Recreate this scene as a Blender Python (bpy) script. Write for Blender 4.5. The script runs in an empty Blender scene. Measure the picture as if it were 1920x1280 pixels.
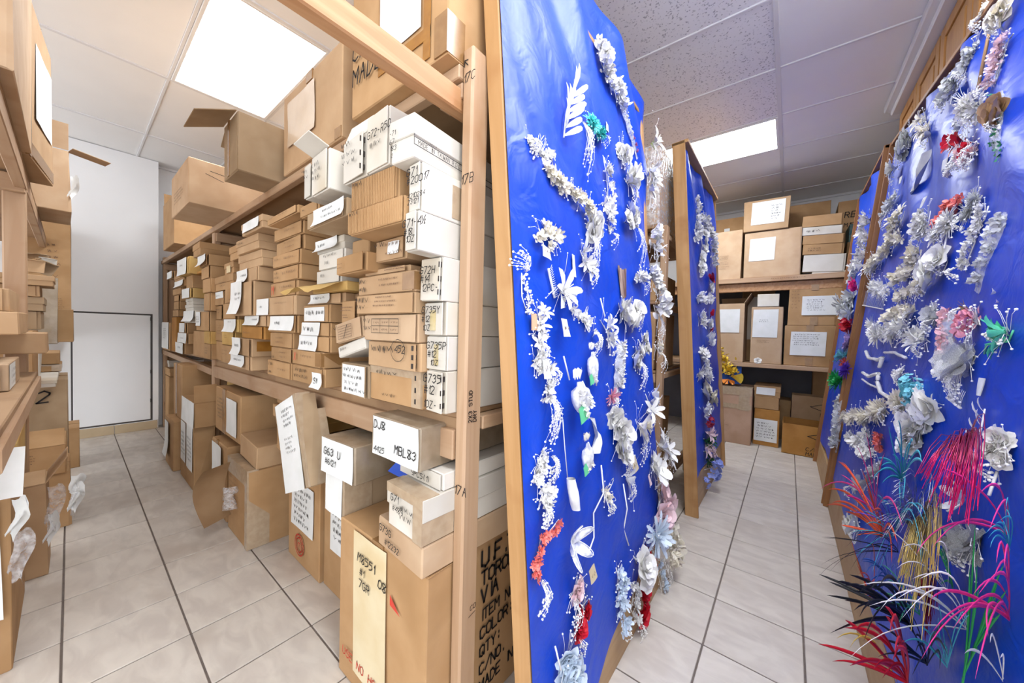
import bpy, math, random
from mathutils import Vector, Matrix
# ------------------------------------------------------------------ camera
SC = bpy.context.scene
COL = SC.collection
YAW, PITCH, ROLL = math.radians(38.35592596), math.radians(-1.47755544), math.radians(1.49639924)
CAMH = 1.1758
fwd = Vector((-math.sin(YAW), math.cos(YAW), 0)); rgt = Vector((math.cos(YAW), math.sin(YAW), 0)); upv = Vector((0, 0, 1))
f2 = fwd*math.cos(PITCH)+upv*math.sin(PITCH); u2 = upv*math.cos(PITCH)-fwd*math.sin(PITCH)
r3 = rgt*math.cos(ROLL)+u2*math.sin(ROLL); u3 = u2*math.cos(ROLL)-rgt*math.sin(ROLL)
cd = bpy.data.cameras.new('camera'); cam = bpy.data.objects.new('camera', cd); COL.objects.link(cam)
cd.sensor_width = 36.0; cd.lens = 36.0*655.4527/1920.0; cd.clip_start = .02
M = Matrix((r3, u3, -f2)).transposed().to_4x4(); M.translation = (0, 0, CAMH); cam.matrix_world = M
SC.camera = cam
# ------------------------------------------------------------------ world, exposure
W = bpy.data.worlds.new('world'); SC.world = W; W.use_nodes = True
W.node_tree.nodes['Background'].inputs[0].default_value = (.93, .96, 1, 1)
W.node_tree.nodes['Background'].inputs[1].default_value = 1.9
vs = SC.view_settings; vs.view_transform = 'Standard'; vs.look = 'None'; vs.gamma = 1; vs.exposure = .68; vs.use_curve_mapping = False
LAMP = 15.0
# ------------------------------------------------------------------ helpers
RN = random.Random(11)
pi = math.pi
def lin(c):
    return tuple((v/255/12.92 if v <= 10 else ((v/255+.055)/1.055)**2.4) for v in c)+(1,)
class MB:
    def __init__(s): s.v = []; s.f = []; s.sm = []
    def add(s, vs_, fs, smooth=False):
        n = len(s.v); s.v += [tuple(p) for p in vs_]; s.f += [tuple(i+n for i in f) for f in fs]; s.sm += [smooth]*len(fs)
    def box(s, x0, x1, y0, y1, z0, z1, r=0.0):
        if r <= 0:
            s.add([(x0,y0,z0),(x1,y0,z0),(x1,y1,z0),(x0,y1,z0),(x0,y0,z1),(x1,y0,z1),(x1,y1,z1),(x0,y1,z1)],
                  [(3,2,1,0),(4,5,6,7),(0,1,5,4),(1,2,6,5),(2,3,7,6),(3,0,4,7)]); return
        r = min(r, (x1-x0)*.3, (y1-y0)*.3, (z1-z0)*.3)
        vs_ = []; idx = {}
        for i, X in enumerate((x0, x1)):
            for j, Y in enumerate((y0, y1)):
                for k, Z in enumerate((z0, z1)):
                    sx, sy, sz = (1, -1)[i]*r, (1, -1)[j]*r, (1, -1)[k]*r
                    for a, p in (('x', (X, Y+sy, Z+sz)), ('y', (X+sx, Y, Z+sz)), ('z', (X+sx, Y+sy, Z))):
                        idx[i, j, k, a] = len(vs_); vs_.append(p)
        F = []
        for i in (0, 1):
            q = [idx[i, j, k, 'x'] for j, k in ((0,0),(1,0),(1,1),(0,1))]; F.append(q if i else q[::-1])
        for j in (0, 1):
            q = [idx[i, j, k, 'y'] for i, k in ((0,0),(1,0),(1,1),(0,1))]; F.append(q[::-1] if j else q)
        for k in (0, 1):
            q = [idx[i, j, k, 'z'] for i, j in ((0,0),(1,0),(1,1),(0,1))]; F.append(q if k else q[::-1])
        for j in (0, 1):
            for k in (0, 1):
                q = [idx[0,j,k,'y'], idx[1,j,k,'y'], idx[1,j,k,'z'], idx[0,j,k,'z']]; F.append(q if j == k else q[::-1])
        for i in (0, 1):
            for k in (0, 1):
                q = [idx[i,0,k,'x'], idx[i,1,k,'x'], idx[i,1,k,'z'], idx[i,0,k,'z']]; F.append(q[::-1] if i == k else q)
        for i in (0, 1):
            for j in (0, 1):
                q = [idx[i,j,0,'x'], idx[i,j,1,'x'], idx[i,j,1,'y'], idx[i,j,0,'y']]; F.append(q if i == j else q[::-1])
        for i in (0, 1):
            for j in (0, 1):
                for k in (0, 1):
                    q = [idx[i,j,k,'x'], idx[i,j,k,'y'], idx[i,j,k,'z']]; F.append(q if (i+j+k) % 2 else q[::-1])
        s.add(vs_, F)
    def sheet(s, fn, nu, nv, smooth=True):
        s.add([fn(i/nu, j/nv) for j in range(nv+1) for i in range(nu+1)],
              [(j*(nu+1)+i, j*(nu+1)+i+1, (j+1)*(nu+1)+i+1, (j+1)*(nu+1)+i) for j in range(nv) for i in range(nu)], smooth)
    def tube(s, pts, r, n=4, r1=None, smooth=True):
        pts = [Vector(p) for p in pts]; m = len(pts); vs_ = []
        for i, p in enumerate(pts):
            t = (pts[min(i+1, m-1)]-pts[max(i-1, 0)]).normalized()
            a = t.orthogonal().normalized(); b = t.cross(a)
            rr = r if r1 is None else r+(r1-r)*i/(m-1)
            for k in range(n):
                q = 2*pi*k/n; vs_.append(p+a*math.cos(q)*rr+b*math.sin(q)*rr)
        F = [(i*n+k, i*n+(k+1) % n, (i+1)*n+(k+1) % n, (i+1)*n+k) for i in range(m-1) for k in range(n)]
        F += [tuple(range(n))[::-1], tuple((m-1)*n+k for k in range(n))]
        s.add(vs_, F, smooth)
    def bead(s, p, r, big=False):
        if big:
            t = (1+5**.5)/2; n = (1+t*t)**.5
            V = [(-1,t,0),(1,t,0),(-1,-t,0),(1,-t,0),(0,-1,t),(0,1,t),(0,-1,-t),(0,1,-t),(t,0,-1),(t,0,1),(-t,0,-1),(-t,0,1)]
            F = [(0,11,5),(0,5,1),(0,1,7),(0,7,10),(0,10,11),(1,5,9),(5,11,4),(11,10,2),(10,7,6),(7,1,8),(3,9,4),(3,4,2),(3,2,6),(3,6,8),(3,8,9),(4,9,5),(2,4,11),(6,2,10),(8,6,7),(9,8,1)]
            s.add([(p[0]+a*r/n, p[1]+b*r/n, p[2]+c*r/n) for a, b, c in V], F, True)
        else:
            V = [(1,0,0),(-1,0,0),(0,1,0),(0,-1,0),(0,0,1),(0,0,-1)]
            s.add([(p[0]+a*r, p[1]+b*r, p[2]+c*r) for a, b, c in V],
                  [(0,2,4),(2,1,4),(1,3,4),(3,0,4),(2,0,5),(1,2,5),(3,1,5),(0,3,5)], True)
    def mesh(s, name, mats):
        m = bpy.data.meshes.new(name); m.from_pydata(s.v, [], s.f)
        if any(s.sm): m.polygons.foreach_set('use_smooth', s.sm)
        for q in (mats if isinstance(mats, (list, tuple)) else [mats]): m.materials.append(q)
        m.update(); return m
def link(name, data, parent=None, loc=(0,0,0), rot=None, m4=None, sc=None):
    o = bpy.data.objects.new(name, data); COL.objects.link(o)
    if parent is not None: o.parent = parent
    if m4 is not None: o.matrix_local = m4
    else:
        o.location = loc
        if rot: o.rotation_euler = rot
        if sc: o.scale = (sc, sc, sc)
    return o
def build(mb, name, mat, parent=None, **k): return link(name, mb.mesh(name, mat), parent, **k)
def tag(o, label=None, cat=None, group=None, kind=None):
    if label: o['label'] = label
    if cat: o['category'] = cat
    if group: o['group'] = group
    if kind: o['kind'] = kind
    return o
# ------------------------------------------------------------------ materials
def mat(name, col, rough=.6, spec=.5, metal=0, trans=0, alpha=1, sheen=0):
    m = bpy.data.materials.new(name); m.use_nodes = True
    b = m.node_tree.nodes['Principled BSDF']
    b.inputs['Base Color'].default_value = col if len(col) == 4 else lin(col)
    b.inputs['Roughness'].default_value = rough; b.inputs['Specular IOR Level'].default_value = spec
    b.inputs['Metallic'].default_value = metal; b.inputs['Transmission Weight'].default_value = trans
    b.inputs['Alpha'].default_value = alpha; b.inputs['Sheen Weight'].default_value = sheen
    return m
def nodes(m): return m.node_tree.nodes, m.node_tree.links, m.node_tree.nodes['Principled BSDF']
def mottled(name, c0, c1, scale, rough=.7, bump=0, detail=4, rnd=.0, stretch=None, spec=.4, c2=None, s2=2.0, dist=0):
    """noise between two colours in object space, with an optional stain colour, per-object tint and fine relief"""
    m = mat(name, c0, rough, spec); N, L, B = nodes(m)
    tc = N.new('ShaderNodeTexCoord'); mp = N.new('ShaderNodeMapping')
    if stretch: mp.inputs['Scale'].default_value = stretch
    oi = N.new('ShaderNodeObjectInfo'); ad = N.new('ShaderNodeVectorMath'); ad.operation = 'MULTIPLY_ADD'
    cx = N.new('ShaderNodeCombineXYZ')
    for i in range(3): L.new(oi.outputs['Random'], cx.inputs[i])
    ad.inputs[1].default_value = (17, 23, 31); L.new(cx.outputs[0], ad.inputs[0]); L.new(tc.outputs['Object'], ad.inputs[2])
    L.new(ad.outputs[0], mp.inputs['Vector'])
    nz = N.new('ShaderNodeTexNoise'); nz.inputs['Scale'].default_value = scale; nz.inputs['Detail'].default_value = detail
    nz.inputs['Distortion'].default_value = dist
    L.new(mp.outputs[0], nz.inputs['Vector'])
    rp = N.new('ShaderNodeValToRGB'); rp.color_ramp.elements[0].position = .36; rp.color_ramp.elements[1].position = .64
    rp.color_ramp.elements[0].color = lin(c0); rp.color_ramp.elements[1].color = lin(c1)
    L.new(nz.outputs['Fac'], rp.inputs[0]); out = rp.outputs[0]
    if c2:
        n2 = N.new('ShaderNodeTexNoise'); n2.inputs['Scale'].default_value = s2; n2.inputs['Detail'].default_value = 3
        L.new(ad.outputs[0], n2.inputs['Vector'])
        r2 = N.new('ShaderNodeValToRGB'); r2.color_ramp.elements[0].position = .55; r2.color_ramp.elements[1].position = .75
        r2.color_ramp.elements[0].color = (0,0,0,1); r2.color_ramp.elements[1].color = (1,1,1,1); L.new(n2.outputs['Fac'], r2.inputs[0])
        mx = N.new('ShaderNodeMixRGB'); mx.inputs[2].default_value = lin(c2); L.new(r2.outputs[0], mx.inputs[0]); L.new(out, mx.inputs[1]); out = mx.outputs[0]
    if rnd:
        hs = N.new('ShaderNodeHueSaturation'); mr = N.new('ShaderNodeMapRange')
        mr.inputs['To Min'].default_value = 1-rnd; mr.inputs['To Max'].default_value = 1+rnd
        L.new(oi.outputs['Random'], mr.inputs['Value']); L.new(mr.outputs[0], hs.inputs['Value']); L.new(out, hs.inputs['Color']); out = hs.outputs[0]
    L.new(out, B.inputs['Base Color'])
    if bump:
        bp = N.new('ShaderNodeBump'); bp.inputs['Strength'].default_value = bump; bp.inputs['Distance'].default_value = .004
        L.new(nz.outputs['Fac'], bp.inputs['Height']); L.new(bp.outputs[0], B.inputs['Normal'])
    return m
def cardboard(name, c0, c1, stain):
    m = mottled(name, c0, c1, 9, rough=.78, bump=.25, rnd=.09, spec=.25, c2=stain, s2=3.2)
    return m
def wood(name, c0, c1, axis, c2=None, sc=26):
    st = [1, 1, 1]; st[axis] = .06
    return mottled(name, c0, c1, sc, rough=.55, bump=.12, detail=5, rnd=.05, stretch=tuple(st), c2=c2, s2=5, dist=1.2)
CARD = {
 't': cardboard('tan cardboard', (181,150,116), (173,141,107), (160,128,94)),
 'b': cardboard('brown cardboard', (176,141,102), (167,131,92), (152,117,79)),
 'p': cardboard('pinkish cardboard', (188,161,132), (180,151,121), (170,140,110)),
 'k': cardboard('rosy cardboard', (182,150,128), (174,141,118), (163,130,106)),
 'g': cardboard('greyish cardboard', (164,141,113), (154,130,102), (142,118,90)),
 'o': cardboard('orange cardboard', (172,124,66), (160,113,56), (144,98,46)),
 'y': cardboard('yellowed cardboard', (194,162,104), (186,150,88), (170,130,70)),
 'q': mottled('teal print', (76,128,138), (138,164,158), 22, rough=.6),
 'w': cardboard('white board', (206,201,192), (200,194,184), (190,178,158)),
}
INSIDE = cardboard('raw cardboard inside', (146,118,88), (136,108,78), (124,94,66))
PAPER = {'w': mottled('white paper', (224,225,225), (216,218,216), 12, rough=.8, bump=.3, rnd=.03),
         'y': mottled('aged paper', (212,198,165), (205,186,148), 8, rough=.8, bump=.3, c2=(192,162,108)),
         'p': mottled('paper in plastic', (201,179,154), (194,171,146), 9, rough=.25, bump=.5, spec=.7)}
INK = mat('black marker', (26,22,22), .7); RED = mat('red print', (196,60,44), .7); GREY = mat('grey stamp ink', (112,86,68), .8)
TAPE = mottled('brown packing tape', (148,112,72), (138,102,64), 30, rough=.25, spec=.6)
TAPEO = mottled('orange packing tape', (156,107,41), (144,95,34), 30, rough=.3, spec=.6)
CLEARTAPE = mottled('pale packing tape', (176,156,131), (166,144,119), 40, rough=.18, spec=.8, bump=.3)
WRAP = mottled('tape wrapped board', (148,133,114), (134,117,96), 14, rough=.2, spec=.8, bump=.6, c2=(165,151,131), s2=6)
STAPLE = mat('steel staple', (70,66,64), .4, metal=.6)
STAIN = mottled('yellow tape stain', (181,162,112), (190,175,138), 20, rough=.5)
def plastic(name, tint, fac=.35, rough=.12):
    m = bpy.data.materials.new(name); m.use_nodes = True; N = m.node_tree.nodes; L = m.node_tree.links; N.clear()
    o = N.new('ShaderNodeOutputMaterial'); tr = N.new('ShaderNodeBsdfTransparent'); pb = N.new('ShaderNodeBsdfPrincipled'); mx = N.new('ShaderNodeMixShader')
    pb.inputs['Base Color'].default_value = lin(tint); pb.inputs['Roughness'].default_value = rough; pb.inputs['Specular IOR Level'].default_value = .8
    nz = N.new('ShaderNodeTexNoise'); nz.inputs['Scale'].default_value = 40; tc = N.new('ShaderNodeTexCoord'); L.new(tc.outputs['Object'], nz.inputs['Vector'])
    mr = N.new('ShaderNodeMapRange'); mr.inputs['From Min'].default_value = .35; mr.inputs['From Max'].default_value = .7
    mr.inputs['To Min'].default_value = fac*.5; mr.inputs['To Max'].default_value = min(1, fac*1.7)
    L.new(nz.outputs['Fac'], mr.inputs['Value']); L.new(mr.outputs[0], mx.inputs[0])
    bp = N.new('ShaderNodeBump'); bp.inputs['Strength'].default_value = .8; bp.inputs['Distance'].default_value = .01; L.new(nz.outputs['Fac'], bp.inputs['Height']); L.new(bp.outputs[0], pb.inputs['Normal'])
    L.new(tr.outputs[0], mx.inputs[1]); L.new(pb.outputs[0], mx.inputs[2]); L.new(mx.outputs[0], o.inputs[0]); return m
CLEAR = plastic('clear plastic film', (236,238,242), .34)
STUD = [wood('pine stud '+a, (179,149,120), (170,137,107), i, c2=(159,121,87)) for i, a in enumerate('xyz')]
FRAME = [wood('honey frame wood '+a, (177,137,92), (163,122,76), i, c2=(151,106,62)) for i, a in enumerate('xyz')]
OAK = [wood('oak brown wood '+a, (153,106,62), (138,90,49), i, c2=(126,80,42)) for i, a in enumerate('xyz')]
DOORW = [wood('honey door wood '+a, (177,129,72), (163,113,58), i, c2=(150,97,48)) for i, a in enumerate('xyz')]
BEAM = wood('rough beam wood', (185,142,103), (165,118,78), 1, c2=(137,93,59))
PLY = mottled('plywood board', (165,134,102), (151,120,88), 8, rough=.7, stretch=(.2,1,1), c2=(129,97,69), s2=4)
BOARD = wood('bare board wood', (179,148,109), (170,136,97), 0, c2=(160,122,81))
WALLW = mottled('white wall paint', (238,239,241), (235,236,238), 3, rough=.6, rnd=0)
TRIMW = mat('white gloss trim', (232,232,232), .4)
DARKSHEET = mottled('dark grey sheet', (112,112,120), (104,104,112), 4, rough=.7)
SEAM = mat('dark seam', (84,80,80), .8)
CEIL = mottled('smooth ceiling tile', (244,244,244), (242,242,242), 4, rough=.85, rnd=.015)
GRID = mat('ceiling grid white', (224,224,226), .5)
def fissured():
    m = mottled('fissured ceiling tile', (224,224,226), (220,220,222), 5, rough=.9); N, L, B = nodes(m)
    tc = N.new('ShaderNodeTexCoord'); vo = N.new('ShaderNodeTexNoise'); vo.inputs['Scale'].default_value = 85; vo.inputs['Detail'].default_value = 2
    L.new(tc.outputs['Object'], vo.inputs['Vector'])
    r = N.new('ShaderNodeValToRGB'); r.color_ramp.elements[0].position = .60; r.color_ramp.elements[1].position = .68
    r.color_ramp.elements[0].color = lin((238,238,239)); r.color_ramp.elements[1].color = lin((170,170,174))
    L.new(vo.outputs['Fac'], r.inputs[0]); L.new(r.outputs[0], B.inputs['Base Color']); return m
CEILF = fissured()
TILE = mottled('beige floor tile', (205,197,187), (189,180,171), 7, rough=.42, bump=.03, detail=6, rnd=.035, stretch=(1,2.2,1), spec=.45, c2=(182,171,160), s2=4, dist=.8)
GROUT = mottled('grey grout', (118,108,102), (103,93,86), 20, rough=.9)
SKIRT = mottled('tan skirting tile', (196,176,146), (184,164,134), 6, rough=.5)
def cloth_mat():
    m = mat('blue satin cloth', (8,64,188), .44, .5); N, L, B = nodes(m)
    tc = N.new('ShaderNodeTexCoord'); nz = N.new('ShaderNodeTexNoise'); nz.inputs['Scale'].default_value = 3.0; nz.inputs['Detail'].default_value = 3
    L.new(tc.outputs['Object'], nz.inputs['Vector'])
    rp = N.new('ShaderNodeValToRGB'); rp.color_ramp.elements[0].color = lin((4,54,170)); rp.color_ramp.elements[1].color = lin((10,74,204))
    L.new(nz.outputs['Fac'], rp.inputs[0]); L.new(rp.outputs[0], B.inputs['Base Color'])
    n2 = N.new('ShaderNodeTexNoise'); n2.inputs['Scale'].default_value = 9; n2.inputs['Detail'].default_value = 3; n2.inputs['Distortion'].default_value = 1.0
    L.new(tc.outputs['Object'], n2.inputs['Vector'])
    bp = N.new('ShaderNodeBump'); bp.inputs['Strength'].default_value = .35; bp.inputs['Distance'].default_value = .02
    L.new(n2.outputs['Fac'], bp.inputs['Height']); L.new(bp.outputs[0], B.inputs['Normal'])
    
    return m
CLOTH = cloth_mat()
PC = {'w':(238,236,232),'iv':(234,226,208),'s':(214,216,216),'pk':(240,164,184),'lp':(238,206,210),'tl':(70,196,192),'aq':(128,208,222),'mg':(96,206,160),
      'rd':(200,24,44),'cr':(150,26,56),'co':(240,128,118),'lb':(214,228,242),'gr':(176,196,120),'b':(200,160,122),'br':(178,142,104),'dg':(38,84,44),'bl':(62,112,196),
      'lv':(196,172,226),'pu':(96,58,176),'gn':(40,164,84),'or':(228,84,40),'hp':(238,52,140),'tq':(72,184,204),'si':(206,208,214),'mgt':(196,30,92),'go':(196,168,96),
      'dr':(120,20,36),'bk':(24,24,28),'nv':(38,48,66),'ye':(240,206,70),'bl2':(150,166,230),'wd':(214,184,140),'g':(60,140,90),'v':(170,90,140),'k':(240,190,196),'bx':(146,160,226)}
_pm = {}
def petal_mat(c):
    if c not in _pm:
        m = mottled('silk '+c, PC[c], tuple(int(v*.93) for v in PC[c]), 30, rough=.5, spec=.4); _pm[c] = m
        N, L, B = nodes(m)
        if c in ('mgt','go','dr','si'): B.inputs['Metallic'].default_value = .75; B.inputs['Roughness'].default_value = .28
        elif c in ('w','iv','s','lp','lb'):
            B.inputs['Subsurface Weight'].default_value = .0; B.inputs['Sheen Weight'].default_value = .2
    return _pm[c]
NET = plastic('white net fabric', (240,240,240), .62, .5)
PEARL = mat('pearl', (244,242,238), .25, .6)
WIRE = mat('white wire', (232,230,226), .5)
GREENTAG = mat('green tag', (98,196,140), .7); BROWNTAG = mat('kraft tag', (206,166,130), .7)
TAGP = {'w':PAPER['w'],'iv':PAPER['y'],'b':BROWNTAG,'lp':petal_mat('lp')}
# ------------------------------------------------------------------ room
XW, YB, XE, YS, HC = -5.68, 5.80, 1.12, -2.6, 2.95
def struct(name, mb, m, parent=None, **k):
    o = build(mb, name, m, parent, **k); o['kind'] = 'structure'; return o
q = MB(); q.box(XW-.1, XE+.1, YS-.3, YB+.1, -.08, -.004); floor = struct('floor', q, GROUT)
T = .305; GX, GY = -3.267, -.0245
tm = MB(); g = .0032; tm.box(g, T-g, g, T-g, -.006, 0, .0016); tmesh = tm.mesh('floor_tile', TILE)
rest = MB(); ntile = 0
for i in range(-9, 15):
    for j in range(-9, 20):
        x, y = GX+i*T, GY+j*T
        if x > XE or x+T < XW or y > YB: continue
        vis = (x < .35 and -.35 < y < .9 and x > -5.7) or (-1.0 < x < .6 and .4 < y < 4.8) or (-1.6 < x <= -1.0 and 1.5 < y < 2.5)
        if vis and ntile < 296:
            ntile += 1; link('floor_tile', tmesh, floor, (x, y, 0))
        else: rest.box(max(x+g, XW), min(x+T-g, XE), y+g, min(y+T-g, YB), -.006, 0)
o = build(rest, 'floor_tiles', TILE, floor); o['kind'] = 'stuff'
q = MB(); q.box(XW-.1, XE+.1, YS-.3, YB+.1, HC+.012, HC+.1); ceil = struct('ceiling', q, CEIL)
xs = [-6.04, -4.82, -3.60, -2.38, -1.34, -.12, 1.10]; ys = [.45+.61*k for k in range(-6, 10)]
LIGHTS = [(-3.60, .45), (-1.34, 3.50), (-.12, 1.06), (-.12, -.16)]  # first two in view; last two unseen, added to brighten the right aisle
cm = {}
for a in range(len(xs)-1):
    for b in range(len(ys)-1):
        x0, x1, y0, y1 = max(xs[a], XW), min(xs[a+1], XE), max(ys[b], YS), min(ys[b+1], YB)
        if x1-x0 < .05 or y1-y0 < .05: continue
        if any(abs(x-xs[a]) < .01 and abs(y-ys[b]) < .01 for x, y in LIGHTS): continue
        k = (round(x1-x0, 2), round(y1-y0, 2), abs(x1+.12) < .02 and 1.5 < y0 < 3.4)
        if k not in cm:
            t = MB(); t.box(.008, k[0]-.008, .008, k[1]-.008, .006, .018, .003); cm[k] = t.mesh('ceiling_tile', CEILF if k[2] else CEIL)
        link('ceiling_tile', cm[k], ceil, (x0, y0, HC))
for x in xs[1:-1]:
    t = MB(); t.box(x-.013, x+.013, YS, YB, HC-.003, HC+.016, .002); build(t, 'ceiling_tee', GRID, ceil)
for y in ys[1:]:
    if y < YB:
        t = MB(); t.box(XW, XE, y-.009, y+.009, HC-.001, HC+.014, .002); build(t, 'ceiling_tee', GRID, ceil)
t = MB(); t.box(XW, XE, YB-.025, YB, HC-.02, HC+.01); t.box(XW, XW+.025, YS, YB, HC-.02, HC+.01); build(t, 'wall_angle', GRID, ceil)
LAMPM = mat('lamp diffuser', (255,255,255), .5); LN, LL, LB = nodes(LAMPM)
LB.inputs['Emission Color'].default_value = (.93, .97, 1, 1); LB.inputs['Emission Strength'].default_value = LAMP
for n, (x, y) in enumerate(LIGHTS):
    r = bpy.data.objects.new('ceiling_light', None); COL.objects.link(r); r.location = (x+.61, y+.305, HC)
    tag(r, ['large square cornered fluorescent ceiling light over the left aisle', 'fluorescent ceiling light in front of back wall shelving',
            'unseen ceiling light added over the near right display panel to brighten the aisle', "unseen ceiling light added behind the viewpoint to brighten the right aisle"][n], 'ceiling light', 'fluorescent ceiling lights')
    t = MB(); w, h = .60, .295
    for a, b, c, d in ((-w, w, -h, -h+.022), (-w, w, h-.022, h), (-w, -w+.022, -h+.022, h-.022), (w-.022, w, -h+.022, h-.022)): t.box(a, b, c, d, -.006, .014, .003)
    build(t, 'light_frame', TRIMW, r)
    t = MB(); t.box(-w+.022, w-.022, -h+.022, h-.022, .001, .008, .002); build(t, 'diffuser', LAMPM, r)
q = MB(); q.box(XW-.1, XW, YS, YB, 0, HC+.1); struct('wall_left', q, WALLW)
q = MB(); q.box(XW-.1, XE+.1, YB, YB+.1, 0, HC+.1); struct('wall_back', q, WALLW)
q = MB(); q.box(XE, XE+.1, .35, YB, 0, HC+.1); struct('wall_right', q, WALLW)
# white boarding on the left wall with a flush hatch
q = MB(); q.box(XW, -5.52, -.75, .0, .095, HC); q.box(XW, -5.52, .0, .61, 1.275, HC); q.box(XW, -5.52, .565, .61, .095, 1.275); q.box(XW, -5.528, -.75, .61, .0, .095)
struct('trim_1', q, WALLW)
q = MB(); q.box(XW, -5.53, -.0, .565, .096, 1.274); hb = struct('door_1', q, SEAM)
q = MB(); q.box(-5.545, -5.518, .012, .548, .112, 1.258, .004); build(q, 'hatch_panel', WALLW, hb)
q = MB()
for z in (.3, .62, 1.2): q.box(-5.53, -5.512, .545, .556, z, z+.04, .002)
build(q, 'hinge', STAPLE, hb)
q = MB(); q.box(-5.53, -5.512, -.5, .28, .0, .09, .002); bb = struct('baseboard_left', q, SKIRT)
q = MB(); q.box(-5.53, -5.512, .284, .60, .0, .09, .002); build(q, 'skirting_tile', SKIRT, bb)
# ------------------------------------------------------------------ stroke lettering
FONT = {'A':'00 26 40;13 33','B':'00 06 36 44 33 03;33 41 30 00','C':'45 26 05 01 20 41','D':'00 06 26 44 42 20 00','E':'46 06 00 40;03 33','F':'46 06 00;03 33','G':'45 26 05 01 20 41 43 23','H':'00 06;40 46;03 43',
'I':'20 26','J':'46 41 20 01','K':'00 06;46 03 40','L':'06 00 40','M':'00 06 23 46 40','N':'00 06 40 46','O':'20 01 05 26 45 41 20','P':'00 06 36 44 33 03','Q':'20 01 05 26 45 41 20;22 40','R':'00 06 36 44 33 03;23 40','S':'45 26 05 04 43 41 20 01',
'T':'20 26;06 46','U':'06 01 20 41 46','V':'06 20 46','W':'06 10 24 30 46','X':'00 46;06 40','Y':'06 23 46;23 20','Z':'06 46 00 40','0':'20 01 05 26 45 41 20','1':'14 26 20','2':'05 26 45 44 00 40','3':'05 26 45 34 23;34 42 31 20 01',
'4':'40 46 02 42','5':'46 06 04 34 42 31 00','6':'36 04 01 20 41 42 23 02','7':'06 46 10','8':'23 04 06 26 45 34 23 01 20 41 32 23','9':'42 23 04 05 26 45 41 20','#':'10 16;30 36;02 42;04 44','-':'13 33','.':'20 21','/':'00 46',':':'21 22;24 25','(':'36 24 22 30',')':'16 24 22 10','½':'03 06;00 46;33 43 30 40','+':'13 43;21 25'}
def strokes(mb, pl, w, cv):
    """flat ribbon along 2-D polyline pl; cv maps (x, y) to a 3-D point"""
    for (x0, y0), (x1, y1) in zip(pl, pl[1:]):
        dx, dy = x1-x0, y1-y0; l = math.hypot(dx, dy) or 1e-6; nx, ny = -dy/l*w/2, dx/l*w/2; ex, ey = dx/l*w*.3, dy/l*w*.3
        mb.add([cv(x0-nx-ex, y0-ny-ey), cv(x1-nx+ex, y1-ny+ey), cv(x1+nx+ex, y1+ny+ey), cv(x0+nx-ex, y0+ny-ey)], [(0, 1, 2, 3)])
def write(mb, s, x, y, h, cv, w=None, slant=.12, jit=.0, adv=1.0):
    w = w or h*.11; cx = x
    for ch in s.upper():
        if ch != ' ':
            for pl in FONT.get(ch, '').split(';'):
                pts = [(int(p[0])/4*.6, int(p[1])/6) for p in pl.split()]
                strokes(mb, [(cx+(a+b*slant)*h+RN.uniform(-jit, jit)*h, y+b*h+RN.uniform(-jit, jit)*h) for a, b in pts], w, cv)
        cx += h*.86*adv*(.5 if ch in '1I.:' else 1)
def scribble(mb, u0, v0, u1, v1, kind, cv):
    n = max(1, int((v1-v0)/.018)) if kind else max(2, int((v1-v0)/.012)); n = min(n, 6)
    for r in range(n):
        y = v1-(r+.5)*(v1-v0)/n; hh = (v1-v0)/n*(.36 if kind == 1 else .22); x = u0+RN.uniform(0, .1)*(u1-u0)
        e = u1-RN.uniform(0, .25)*(u1-u0)
        while x < e:
            pts = []; L_ = RN.uniform(.8, 2.2)*hh*1.6; K_ = RN.randint(3, 6)
            for k in range(K_): pts.append((x+k*L_/K_, y+RN.uniform(.3, 1)*hh*(-1 if k % 2 else 1)))
            strokes(mb, pts, max(.0011, hh*.2), cv); x += L_+hh*(.5 if kind != 2 else .9)
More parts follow.
